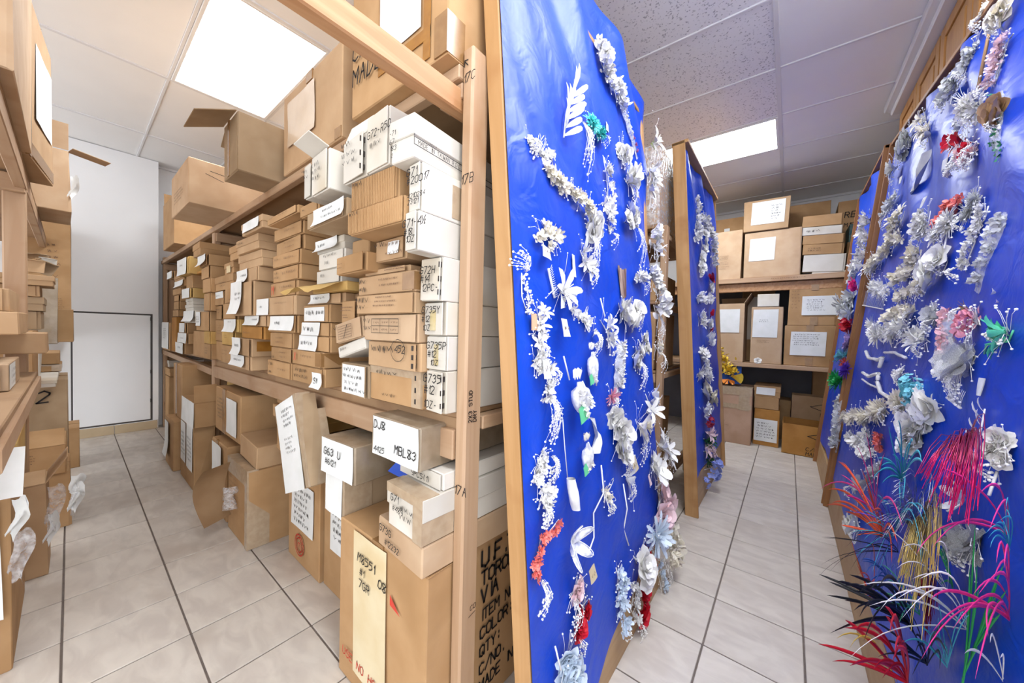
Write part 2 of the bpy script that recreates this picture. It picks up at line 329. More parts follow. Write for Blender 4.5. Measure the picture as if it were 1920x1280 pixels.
# ------------------------------------------------------------------ cartons
def flapmesh(w, l, t=.004):
    f = MB(); f.box(0, w, 0, l, -t, 0, .001); return f
class Strips:      # every strip its own part
    def __init__(s, n, m, o): s.a = (n, m, o)
    def box(s, a, b, c, d, e, f): g_ = RN.uniform(.0002, .0006); q = MB(); q.box(a, b, c-g_, d+g_ if d > .03 else d, e if e > .003 else .0035, f+g_ if f < .9 else f); build(q, *s.a)
def carton(b):
    w, d, h, st, m, ex = b['w'], b['d'], b['h'], b['st'], b['m'], b['ex'] or {}
    MT = CARD[m] if not ex.get('VT') else WRAP
    big = st in 'oc'; opn = st[0] == 'o'
    q = MB(); r = .004 if big else .0025
    if st == 'l':
        q.box(-w/2+.002, w/2-.002, .002, d-.002, 0, h-.002, r)
    elif ex.get('OP'):   # open top, inside seen
        t = .006
        for a in ((-w/2, w/2, 0, t, 0, h), (-w/2, w/2, d-t, d, 0, h), (-w/2, -w/2+t, t, d-t, 0, h), (w/2-t, w/2, t, d-t, 0, h), (-w/2, w/2, 0, d, 0, .006)): q.box(*a, .001)
    else:
        q.box(-w/2, w/2, 0, d, 0, h, r)
        rr = random.Random(int(abs(b['x0'])*1000)); am = min(.006, h*.02) if big else .001
        q.v = [(x+rr.uniform(-am, am), y+rr.uniform(0, am)*.6, z+(rr.uniform(-am, 0) if z > h/2 else 0)) for x, y, z in q.v]
    nm = 'shoebox' if st in ('f', 'l', 'o1') else 'carton'
    if b['f'] == '-y': loc = (b['x0']+w/2, b['y0'], b['z0']); rz = 0
    else: loc = (b['x0'], b['y0']+w/2, b['z0']); rz = pi/2
    a = math.radians(ex.get('a', RN.uniform(-1.6, 1.6) if st in ('f', 'l') and b['f'] == '-y' and w < .4 else 0)); rl = math.radians(ex.get('r', 0))
    o = build(q, nm, MT); o.location = loc; o.rotation_euler = (0, -rl, rz+a)
    if rl: o.location.z += abs(math.sin(rl))*w/2*.8
    tag(o, b['label'], 'box', b['g'])
    F = lambda e: (lambda x, y: (-w/2+x, -e, y))       # front face mapping (x from the left, y up)
    e0 = 0.0
    if st == 'f':     # tucked front flap standing slightly proud, with the slit at its right edge
        ff = MB(); sl = RN.uniform(.0, .004); fw_ = w*RN.uniform(.93, .985); t0 = .0036; sl += RN.choice((0, 0, .003, .006))
        ff.box(-w/2+.001, -w/2+fw_, -t0, 0, .002, h-.003, .0008)
        ff.v = [(x, y-sl*max(0, (x+w/2)/w), z) for x, y, z in ff.v]
        build(ff, 'front_flap', MT, o); e0 = t0+sl
    if st == 'l':
        ld = MB(); lh = min(h*.5, .06)
        ld.box(-w/2-.002, w/2+.002, -.002, d+.002, h-lh, h, .002); build(ld, 'lid', MT, o); e0 = .002
    if st == 'c' and h > .12 and not ex.get('VT'):   # top flap seam and tape down the middle
        tp = MB(); tp.box(-w*.5, w*.5, d*.5-.001, d*.5+.001, h-.002, h+.0006); build(tp, 'flap_seam', INSIDE, o)
    if ex.get('R'):      # ribbed face
        rb = MB(); n = int(w/.0075)
        for i in range(n): rb.box(-w/2+(i+.25)*w/n, -w/2+(i+.7)*w/n, -e0-.0009, -e0+.001, .004, h-.004)
        x = build(rb, 'ribs', MT, o); x['kind'] = 'stuff'; e0 += .0012
    O = ex.get('O')
    if O:
        fl = min(.5*d, .16 if h > .15 else .1); 
        for k, ang in enumerate(O):
            if ang is None: continue
            L_ = (fl, min(w*.5, .12), fl, min(w*.5, .12))[k]; W_ = (w, d, w, d)[k]
            if k == 0 and st != 'o': L_ = min(.07, h*.5)
            f = flapmesh(W_*.98, L_); mm = [Matrix.Translation((-w/2, 0, h)), Matrix.Translation((w/2, 0, h)) @ Matrix.Rotation(pi/2, 4, 'Z'),
                Matrix.Translation((w/2, d, h)) @ Matrix.Rotation(pi, 4, 'Z'), Matrix.Translation((-w/2, d, h)) @ Matrix.Rotation(-pi/2, 4, 'Z')][k]
            # flap lies inward when 0 degrees; opens outward past 90
            build(f, 'top_flap', [MT, INSIDE], o, m4=mm @ Matrix.Rotation(math.radians(ang), 4, 'X'))
    if ex.get('OB'):
        f = flapmesh(.11, .17); build(f, 'top_flap', MT, o, m4=Matrix.Translation((w/2-.01, .1, h+.02)) @ Matrix.Rotation(-pi/2+.2, 4, 'Z') @ Matrix.Rotation(-.12, 4, 'X'))
    if ex.get('TW'):     # torn paper and film hanging off the aisle edge
        for i in range(ex['TW']):
            rr = random.Random(i+int(h*1000)); l, ww = rr.uniform(.10, .22), rr.uniform(.03, .06); z1 = h*rr.uniform(.6, .98); s = MB()
            s.sheet(lambda u, v: (w/2+.001+ww*u*(1-.35*v)+.02*v*math.sin(v*5+i), .004+.02*math.sin(v*6+u*4+i)*u-.012*u, max(.004-0*u, z1-l*v-.02*u*math.sin(u*7))), 5, 8); build(s, 'torn_wrapping', CLEAR if i % 2 else PAPER['w'], o)
    if ex.get('TF'):     # big torn flap bulging off the front
        s = MB(); s.sheet(lambda u, v: (-w*.25-.10*math.sin(v*pi)*u+w*.2*u, -.004-.13*u-.03*math.sin(v*3), h*(.25+.72*v)), 8, 10); build(s, 'torn_flap', INSIDE, o)
        s = MB(); s.sheet(lambda u, v: (-w*.1+.05*u+.02*math.sin(v*9), -.03-.03*math.sin(u*5+v*7), h*(.4+.3*v)), 6, 8); build(s, 'plastic_liner', CLEAR, o)
    if st == 'o1':
        f = MB(); f.sheet(lambda u, v: (-w/2-.03+u*(w*1.02), -v*.10, h*.95-v*.035+.012*math.sin(u*9+v*3)*v), 10, 4); build(f, 'front_flap', CARD['y'], o)
    for key in ('L', 'L2'):
        L = ex.get(key)
        if not L: continue
        u0, v0, u1, v1, cu, cm_ = L; s = MB(); wv = RN.uniform(.0004, .0012); ph = RN.uniform(0, 6); tl = RN.uniform(-.02, .02)
        s.sheet(lambda u, v: (-w/2+w*(u0+(u1-u0)*u)+tl*w*v, -e0-.0012-wv*(1+math.sin(u*7+ph+v*4))-cu*max(0, (1-v)-.45)**2*2.2-cu*.5*max(0, u-.7)**2*5, h*(v0+(v1-v0)*v)), 6, 6)
        build(s, 'paper_label', PAPER[cm_], o)
    le = e0+.0042
    if ex.get('PL'):
        s = Strips('tape', TAPEO, o); s.box(-w/2+w*.34, -w/2+w*.36, -e0-.001, 0, h*.1, h); s.box(-w/2+w*.34, -w/2+w*.86, -e0-.001, 0, h*.08, h*.115); s.box(-w/2+w*.80, -w/2+w*.86, -e0-.001, 0, h*.02, h)
    P = ex.get('P')
    if P:
        s = Strips('tape', CLEARTAPE if P in (2, 6) else TAPE, o)
        if P == 1: s.box(-.03, .03, -e0-.0008, d*.6, h-.04, h+.0008); s.box(w/2-.05, w/2+.0008, -e0-.0008, .06, h*.0, h*.12)
        if P == 2: s.box(-w/2-.0008, w/2+.0008, -e0-.0008, .05, h*.8, h+.0008); s.box(w/2-.04, w/2+.0008, -e0-.0008, .1, 0, h*.8)
        if P == 3: s.box(w*.32, w/2+.0008, -e0-.0012, .10, h*.1, h*.9)
        if P == 4: s.box(-w*.18, -w*.05, -e0-.0008, .01, 0, h+.0008)
        if P == 5: s.box(-.03, .03, -e0-.0008, .01, 0, h*.2); s.box(-.03, .03, -e0-.0008, .06, h*.86, h+.0008); s.box(w/2-.05, w/2+.0008, -e0-.0008, .05, 0, h*.2)
        if P == 6: s.box(-w/2-.0008, w/2+.0008, -.0008, d*.3, h*.62, h*.70); s.box(-w/2-.0008, w/2+.0008, -.0008, d*.3, h*.86, h+.001); s.box(w*.2, w*.45, -.001, .01, h*.6, h*.95)
    if ex.get('Y'):
        s = MB(); s.box(-w/2+w*.4, -w/2+w*.62, -e0-.0006, .0, h*.15, h*.75); build(s, 'tape_stain', STAIN, o); 
    if ex.get('V'):
        s = MB(); s.box(w/2-.001, w/2+.0012, .10, .19, .01, h*.82); build(s, 'side_tape', CLEARTAPE, o)
    if ex.get('VO'):
        s = MB(); s.box(w/2-.001, w/2+.0012, .02, .26, h*.3, h*.85); build(s, 'side_tape', TAPEO, o)
    if ex.get('VP'):
        s = MB(); s.box(-w/2-.008, w/2+.012, -.012, d, .01, h+.01, .01); build(s, 'plastic_wrap', CLEAR, o)
    ink = MB(); red = MB(); gry = MB()
    for t in ex.get('T', ()):
        write(red if len(t) > 4 else ink, t[3], t[0]*w, t[1]*h, t[2]*h, F(le+.0015), w=t[2]*h*(.13 if h*t[2] < .03 else .12), jit=.03)
    Z = ex.get('Z', ())
    for z in Z:
        scribble(ink if z[4] == 1 else gry, z[0]*w, z[1]*h, z[2]*w, z[3]*h, z[4], F(le))
    if ex.get('C'):
        c = ex['C']; R_ = c[2]*w
        strokes(ink, [(c[0]*w+math.cos(k*.4)*R_, c[1]*h+math.sin(k*.4)*R_*.9) for k in range(17)], .0018, F(le))
    for key in ('B', 'B2'):
        B = ex.get(key)
        if B:
            x0, y0, x1, y1 = B[0]*w, B[1]*h, B[2]*w, B[3]*h; nr = 2 if key == 'B' else 5; nc = 3 if key == 'B' else 1
            for i in range(nr+1): strokes(gry if key == 'B2' else ink, [(x0, y0+(y1-y0)*i/nr), (x1, y0+(y1-y0)*i/nr)], .0016, F(le))
            for i in range(nc+1): strokes(gry if key == 'B2' else ink, [(x0+(x1-x0)*i/nc, y0), (x0+(x1-x0)*i/nc, y1)], .0016, F(le))
            if key == 'B':
                for i in range(2):
                    for j in range(3): scribble(gry, x0+(j+.15)*(x1-x0)/3, y0+(i+.25)*(y1-y0)/2, x0+(j+.85)*(x1-x0)/3, y0+(i+.75)*(y1-y0)/2, 1, F(le))
            else: strokes(ink, [(x0+.4*(x1-x0), y0), (x0+.7*(x1-x0), y1)], .003, F(le))
    if ex.get('RC'):
        c = ex['RC']
        for R_ in (c[2]*w*1.6, c[2]*w*1.1): strokes(red, [(c[0]*w+math.cos(k*.35)*R_, c[1]*h+math.sin(k*.35)*R_) for k in range(19)], .007, F(le))
        strokes(red, [(c[0]*w-.012, c[1]*h-.015), (c[0]*w-.012, c[1]*h+.01), (c[0]*w+.012, c[1]*h+.01), (c[0]*w+.012, c[1]*h-.015)], .005, F(le))
    if ex.get('RT'):
        x, y = .655*w, .72*h
        red.add([F(le)(x, y+.03), F(le)(x+.05, y-.01), F(le)(x, y+.0)], [(0, 2, 1)])
    if ex.get('TR'):
        c = ex['TR']; R_ = c[2]*h; strokes(ink, [(c[0]*w+R_, c[1]*h+R_*.7), (c[0]*w-R_, c[1]*h), (c[0]*w+R_, c[1]*h-R_*.7)], .006, F(le))
    if ex.get('SX'): strokes(ink, [(.1, h*.8), (.4, h*.7)], .003, lambda x, y: (w/2+.001, x, y)); strokes(ink, [(.08, h*.72), (.33, h*.45)], .003, lambda x, y: (w/2+.001, x, y)); scribble(gry, .32, h*.25, .44, h*.5, 2, lambda x, y: (w/2+.001, x, y))
    side = lambda x, y: (w/2+.0015, x, y)
    if ex.get('SU'):
        for i, (s, hh) in enumerate((('U.F.T.', .052), ('TORONTO', .043), ('VIA     V', .045), ('ITEM NO. W', .034), ('COLOR:  87', .036), ('QTY:   12', .034), ('C/NO.', .034), ('MADE IN', .034))):
            write(ink, s, .205, .455-i*.056, hh, side, w=hh*.17, slant=0, adv=.9)
    if ex.get('S8'): write(ink, '8+8U', .13, h*.5, .055, side, w=.006, jit=.06)
    if ex.get('ST') or ex.get('ST2'):
        gm = ink if ex.get('ST') else gry
        if ex.get('ST'): x0, x1, y0, y1 = .0, min(.42, d), h*.28, h*.78
        else: x0, x1, y0, y1 = .02, d*.9, h*.15, h*.85
        for i in range(4): strokes(gm, [(x0, y0+(y1-y0)*i/3), (x1, y0+(y1-y0)*i/3)], .002, side)
        for c in (x0, (x0+x1)*.42, (x0+x1)*.8): strokes(gm, [(c, y0+(y1-y0)*.33*(0 if c == x0 else 1)), (c, y1)], .002, side)
        th = (y1-y0)*.2
        write(gm, 'STYLE NO.', x0+.014, y0+(y1-y0)*.72, th, side, slant=0, adv=.9); write(gm, 'QTY:', (x0+x1)*.42+.012, y0+(y1-y0)*.72, th, side, slant=0)
        write(gm, 'G71', x0+.05, y0+(y1-y0)*.40, th, side); write(gm, '1 DOZ', (x0+x1)*.42+.02, y0+(y1-y0)*.40, th, side)
        write(gm, 'MADE IN TAIWAN,R.O.C.', x0+.012, y0+(y1-y0)*.07, th, side, slant=0, adv=.95)
    if ex.get('SS'): # pen scrawl on the face towards the aisle
        for k in range(3): scribble(gry, .2, h*.2+k*.16, .55, h*.2+k*.16+.08, 1, lambda x, y: (w/2+.001, x, y))
    if ex.get('SL'):
        s = MB(); s.sheet(lambda u, v: (w/2+.002+.001*math.sin(u*9), .12+u*d*.68, h*.30+v*h*.5), 5, 5); build(s, 'paper_label', PAPER['w'], o)
        s = Strips('tape', TAPE, o); s.box(w/2-.01, w/2+.0015, 0, d*.08, 0, h); s.box(w/2-.01, w/2+.0015, d*.08, d, h*.02, h*.1)
    if ex.get('SW'):
        s = MB(); s.sheet(lambda u, v: (w/2+.001, u*d*.5, .004+v*(h-.008)), 2, 2); build(s, 'paper_label', PAPER['w'], o)
        for k in range(4): scribble(ink, .02+k*.04, h*.15, .05+k*.04, h*.85, 1, lambda x, y: (w/2+.004, x, y))
    if ex.get('K'):
        s = MB(); s.box(-w/2+w*.90, -w/2+w*.925, -e0-.002, 0, -.007, .007); sm_ = s.mesh('staple', STAPLE)
        for v in (.2, .5, .82): link('staple', sm_, o, (0, 0, h*v), (0, .0, 0))
    for mb, n_, m_ in ((ink, 'lettering', INK), (gry, 'printed_stamp', GREY), (red, 'red_lettering', RED)):
        if mb.v: build(mb, n_, m_, o)['kind'] = 'stuff'
    return o
# ------------------------------------------------------------------ shelving
def unit(label):
    r = bpy.data.objects.new('shelving_unit', None); COL.objects.link(r); tag(r, label, 'shelving'); return r
def bar(p, name, m, x0, x1, y0, y1, z0, z1, r=.003):
    q = MB(); q.box(x0, x1, y0, y1, z0, z1, r); return build(q, name, m, p)
def slopebar(p, name, m, x0, x1, y0, y1, za, zb, th):
    q = MB(); q.box(x0, x1, y0, y1, 0, th, .003); q.v = [(x, y, z+za+(zb-za)*(x-x0)/(x1-x0)) for x, y, z in q.v]; return build(q, name, m, p)
A = unit('long pine shelving loaded with shoeboxes between the two aisles'); A.location = (-3.1, 1.1, 0)
def inA(o): o.location = (o.location.x+3.1, o.location.y-1.1, o.location.z); return o
pst = inA(bar(A, 'post', STUD[2], -.706, -.667, .65, .714, 0, 1.922, .006))
ink = MB(); cf = lambda x, y: (-.704+x, .6485, y)
write(ink, '17C', .004, 1.83, .022, cf, w=.0022, jit=.05); strokes(ink, [(.008, 1.885), (.02, 1.872)], .003, cf); strokes(ink, [(.006, 1.872), (.008, 1.888), (.02, 1.886)], .003, cf)
write(ink, '17B', .003, 1.565, .024, cf, w=.0024, jit=.05); write(ink, '17A', .003, .735, .024, cf, w=.0024, jit=.05)
cs = lambda x, y: (-.6655, .655+x, y)
for i, s in enumerate(('2X3 STUD', 'DRY')):
    write(ink, s, 0, 0, .013, (lambda i: lambda x, y: (-.6655, .675+i*.017-y, .93+x))(i), w=.0022, slant=0)
write(ink, 'CO', .03, .40, .014, cs, w=.0015); strokes(ink, [(.025, .385), (.05, .39)], .0015, cs)
x_ = build(ink, 'lettering', INK, pst)['kind'] = 'stuff'
inA(bar(A, 'post', STUD[2], -.706, -.667, 1.48, 1.544, 0, 1.922, .006))
for x in (-3.36, -5.60): 
    inA(bar(A, 'post', STUD[2], x, x+.07, .65, .688, 0, 1.92, .005)); inA(bar(A, 'post', STUD[2], x+.005, x+.045, .69, .83, 0, 1.86, .004)); inA(bar(A, 'post', STUD[2], x, x+.07, 1.5, 1.54, 0, 1.9, .005))
    inA(bar(A, 'cross_brace', STUD[1], x+.045, x+.083, .66, 1.5, 1.78, 1.845)); inA(bar(A, 'cross_brace', STUD[1], x+.045, x+.083, .66, 1.5, .80, .865))
inA(slopebar(A, 'shelf_board', PLY, -5.6, -.712, .675, 1.55, 1.868, 1.868, .016))
tr = inA(slopebar(A, 'shelf_rail', STUD[0], -5.6, -.708, .64, .672, 1.842, 1.846, .038))
ink = MB(); ct = lambda x, y: (x, .6385, y)
write(ink, '17B+', -1.12, 1.853, .018, ct, w=.0022, jit=.05); write(ink, '17C-A', -1.26, 1.853, .015, ct, w=.002, jit=.05); scribble(ink, -1.72, 1.85, -1.64, 1.866, 1, ct)
build(ink, 'lettering', INK, tr)['kind'] = 'stuff'
inA(slopebar(A, 'shelf_board', PLY, -3.30, -.708, .66, 1.55, .9085, .9355, .017)); inA(slopebar(A, 'shelf_board', PLY, -5.6, -3.36, .66, 1.55, .874, .9085, .017))
inA(slopebar(A, 'shelf_board', PLY, -3.29, -.708, .665, .70, .872, .90, .036))
mr_ = inA(slopebar(A, 'shelf_rail', STUD[0], -3.29, -.708, .645, .683, .795, .822, .082)); inA(slopebar(A, 'shelf_rail', STUD[0], -5.6, -3.36, .645, .683, .83, .80, .05))
ink = MB(); write(ink, '17A+', -1.03, .842, .03, lambda x, y: (x, .6435, y), w=.003, jit=.05); build(ink, 'lettering', INK, mr_)['kind'] = 'stuff'
inA(bar(A, 'cross_brace', STUD[1], -.705, -.667, .72, 1.48, .90, .938)); inA(bar(A, 'support_block', STUD[0], -.80, -.708, .652, .69, 1.80, 1.842))
q = MB(); q.box(-5.62, -.70, 1.555, 1.565, 0, 1.95); o = inA(build(q, 'back_sheet', PLY, A))
bm = MB(); bm.box(-.752, -.714, -.62, .70, 1.765, 1.829, .004); o = build(bm, 'tie_beam', BEAM); tag(o, 'rough wooden tie beam crossing overhead to the near post', 'beam')
Lu = unit('left hand pine shelving packed with cartons'); 
for x in (-2.91, -5.4): bar(Lu, 'post', STUD[2], x, x+.038, -.196, -.128, 0, 1.875, .005); bar(Lu, 'post', STUD[2], x, x+.038, -.75, -.69, 0, 1.875, .005)
bar(Lu, 'post', STUD[2], -1.28, -1.24, -.196, -.128, 0, 1.875, .005); bar(Lu, 'post', STUD[2], -1.28, -1.24, -.75, -.69, 0, 1.875, .005)
bar(Lu, 'shelf_board', PLY, -5.45, -1.2, -.75, -.125, 1.86, 1.879); bar(Lu, 'shelf_rail', STUD[0], -2.87, -1.28, -.162, -.126, 1.79, 1.858); bar(Lu, 'shelf_rail', STUD[0], -5.4, -2.915, -.162, -.126, 1.79, 1.858)
bar(Lu, 'cross_brace', STUD[1], -2.868, -2.83, -.69, -.13, 1.77, 1.85)
bar(Lu, 'shelf_board', PLY, -2.86, -1.2, -.75, -.10, .905, .926); bar(Lu, 'shelf_rail', STUD[0], -2.86, -1.28, -.127, -.09, .85, .904)
bar(Lu, 'shelf_board', PLY, -5.4, -4.0, -.75, -.16, .985, 1.003)
B = unit('second pine shelving behind the far left display panel')
bar(B, 'post', STUD[2], -.695, -.655, 2.45, 2.51, 0, 1.915, .005); bar(B, 'post', STUD[2], -.695, -.655, 3.35, 3.41, 0, 1.9, .005)
bar(B, 'post', STUD[2], -2.2, -2.16, 2.45, 2.51, 0, 1.915, .005); bar(B, 'post', STUD[2], -2.2, -2.16, 3.35, 3.41, 0, 1.9, .005)
for z in (.93, 1.40, 1.87): bar(B, 'shelf_board', PLY, -2.2, -.70, 2.46, 3.4, z-.006, z+.012); bar(B, 'cross_brace', STUD[1], -.694, -.656, 2.512, 3.35, z-.042, z-.008)
bar(B, 'shelf_rail', STUD[0], -2.16, -.70, 2.455, 2.49, 1.80, 1.862); bar(B, 'shelf_rail', STUD[0], -2.16, -.70, 2.455, 2.49, .86, .92)
bar(B, 'cross_brace', STUD[1], -.694, -.656, 2.512, 3.35, .12, .19)
K = unit('pine shelving along the back wall with cartons'); 
bar(K, 'shelf_board', PLY, -1.6, .96, 4.70, 5.55, 1.828, 1.847); kr = bar(K, 'shelf_rail', STUD[0], -1.6, .96, 4.66, 4.70, 1.795, 1.848); bar(K, 'shelf_rail', BEAM, -1.6, .96, 4.70, 4.74, 1.70, 1.79)
bar(K, 'shelf_board', PLY, -1.6, .96, 4.70, 5.55, .888, .906); bar(K, 'shelf_rail', STUD[0], -1.6, .96, 4.66, 4.70, .862, .907)
ink = MB(); scribble(ink, -.2, 1.815, .1, 1.832, 1, lambda x, y: (x, 4.6585, y)); build(ink, 'lettering', INK, kr)['kind'] = 'stuff'
for x in (-1.6, .92): 
    for y in (4.75, 5.48): bar(K, 'post', STUD[2], x, x+.04, y, y+.06, 0, 1.9)
bar(K, 'back_sheet', DARKSHEET, -1.6, .96, 5.555, 5.57, 0, 1.82)  # sheet added to darken the wall seen behind the lower shelves
# ------------------------------------------------------------------ wall cupboards behind the right panel
def cupboard(y0, y1, label):
    r = bpy.data.objects.new('wall_cupboard', None); COL.objects.link(r); r.location = (.58, (y0+y1)/2, 1.15); tag(r, label, 'cupboard', 'honey wood cupboards on the right wall')
    hw = (y1-y0)/2; z0, z1 = 0, 1.70
    q = MB(); q.box(.022, .535, -hw, hw, z0, z1, .002); build(q, 'carcass', DOORW[2], r)
    n = 2; dw = 2*hw/n
    for k in range(n):
        a, b = -hw+k*dw+.006, -hw+(k+1)*dw-.006; t = MB(); s = .062
        t.box(0, .02, a, a+s, z0+.01, z1-.01, .002); t.box(0, .02, b-s, b, z0+.01, z1-.01, .002); t.box(0, .02, a+s, b-s, z1-.01-s, z1-.01, .002); t.box(0, .02, a+s, b-s, z0+.01, z0+.01+s, .002)
        d = build(t, 'door', DOORW[2], r)
        t = MB(); t.box(.008, .021, a+s-.002, b-s+.002, z0+.01+s, z1-.01-s, .004); t.box(.001, .012, a+s+.03, b-s-.03, z0+s+.05, z1-s-.05, .006); build(t, 'door_panel', DOORW[2], d)
cupboard(2.92, 3.80, 'honey wood wall cupboard with raised panels at the far right corner')
cupboard(2.03, 2.91, 'honey wood wall cupboard with raised panels above near right display')
q = MB(); q.box(.50, 1.12, 2.0, 3.83, 2.90, 2.945, .006); q.box(.535, 1.12, 2.0, 3.815, 2.865, 2.90, .006); struct('trim_2', q, TRIMW)
# ------------------------------------------------------------------ display panels
def panel(k, a, s, sg, y0, y1, H, cut, label, sk=(0, 0), tl=0):
    """leaning frame: face plane x = a + s z; cloth over a board inside a wooden frame"""
    V = Vector((s, 0, 1)).normalized(); U = Vector((0, 1, 0))*sg; Nn = U.cross(V)
    M = Matrix((U, V, Nn)).transposed().to_4x4(); M.translation = (a, 0, 0)
    Mi = M.copy(); Mi.translation = Vector((a, (y0+y1)/2, 0)); c = (y0+y1)/2*sg
    r = bpy.data.objects.new('display_panel', None); COL.objects.link(r); r.matrix_world = Mi; tag(r, label, 'display panel')
    u0, u1 = sorted((y0*sg-c, y1*sg-c)); t = .052
    def skew(mb): mb.v = [(x+(sk[0]+(sk[1]-sk[0])*(x-u0)/(u1-u0))*(1-y/H), y*(1-tl*(x-u0)/(u1-u0)), z) for x, y, z in mb.v]; return mb
    FR = FRAME if k in 'AB' else OAK
    q = MB(); q.box(u0+.02, u1-.02, .02, H-.02, -.04, -.024); build(skew(q), 'backing_board', BOARD, r)
    for nm, x0, x1, z0, z1, ax in (('stile', u0, u0+.04, 0, H, 1), ('stile', u1-.04, u1, 0, H, 1), ('top_rail', u0+.04, u1-.04, H-.022, H, 0), ('bottom_rail', u0+.04, u1-.04, 0, .21, 0)):
        q = MB(); q.box(x0, x1, z0, z1, -.052, .004 if k in 'CD' else .0, .003) if not (nm == 'stile' and k in 'BCD') else q.box(x0+(.0145 if x0 == u0 else 0), x1-(0 if x0 == u0 else .0145), z0+.001, z1-.001, -.047, .003, .002)
        if nm == 'top_rail' and k in 'BCD': q.box(x0-.04, x1+.04, H-.02, H+.002, -.052, .05 if k == 'B' else .025, .002)
        if nm == 'stile' and k in 'BCD': q.box(x0 if x0 == u0 else x1-.014, x0+.014 if x0 == u0 else x1, 0, H, -.05, .03, .002)
        build(skew(q), nm, BOARD if nm == 'bottom_rail' else FR[ax], r)
    rn = random.Random(ord(k)); ph = [rn.uniform(0, 6) for _ in range(8)]
    def cl(u, v):
        x = u0+.001+(u1-u0-.002)*u
        if k in 'CD': x = u0+.04+(u1-u0-.08)*u
        if k == 'B': x = u0+.016+(u1-u0-.03)*u
        zb, zt = cut(u); y = zb+(zt-zb)*v
        up = max(0, v-.45)/.55
        w = .015*up*math.sin((x*1.5+y*.9)*9+ph[0]+1.5*math.sin(y*3))+.008*up*math.sin((x*1.3+y*.8)*19+ph[1])+.003*math.sin(x*14+ph[2]+y*5)+.0025*math.sin(y*21+x*9+ph[3])
        w += .006*math.sin(y*3.1+ph[4])*math.sin(x*4+ph[5])
        return (x, y, .006+w*min(1, u*12+.02))
    def cl2(u, v):      # cloth pulled round the outer edges of the near frame
        if k != 'A': return cl(u, v)
        x, y, z = cl(min(1, u), min(1, v)); fu = max(0, u-.985)/.015; fv = max(0, v-.985)/.015
        return (x+.006*min(1, fu*3), y+.004*min(1, fv*3), z-.05*max(max(0, fu-.34), max(0, fv-.34))/.66)
    q = MB(); q.sheet(cl2, 67, 90); q = skew(q); cm2 = build(q, 'cloth', CLOTH, r)
    return r
panel('A', -.435, -.0935, 1, .695, 1.91, 2.37, lambda u: ((.004 if u < .12 else min(.22, (u-.12)*.36)), 2.60-.10*u-.02*math.sin(u*9)-.05*max(0, u-.85)/.15), 'near left leaning panel in blue satin crowded with white hair flowers', sk=(0, -.17))
panel('B', -.446, -.0684, 1, 2.52, 3.75, 2.48, lambda u: (.22, 2.45), 'far left leaning panel in blue cloth seen edge on')
panel('C', .262, .0967, -1, .45, 3.33, 2.485, lambda u: (.22, 2.455), 'near right leaning panel in blue cloth full of white ornaments and feathers', tl=.17)
panel('D', .255, .0904, -1, 3.36, 4.50, 2.49, lambda u: (.25, 2.46), 'far right leaning panel in blue cloth beyond the near one')
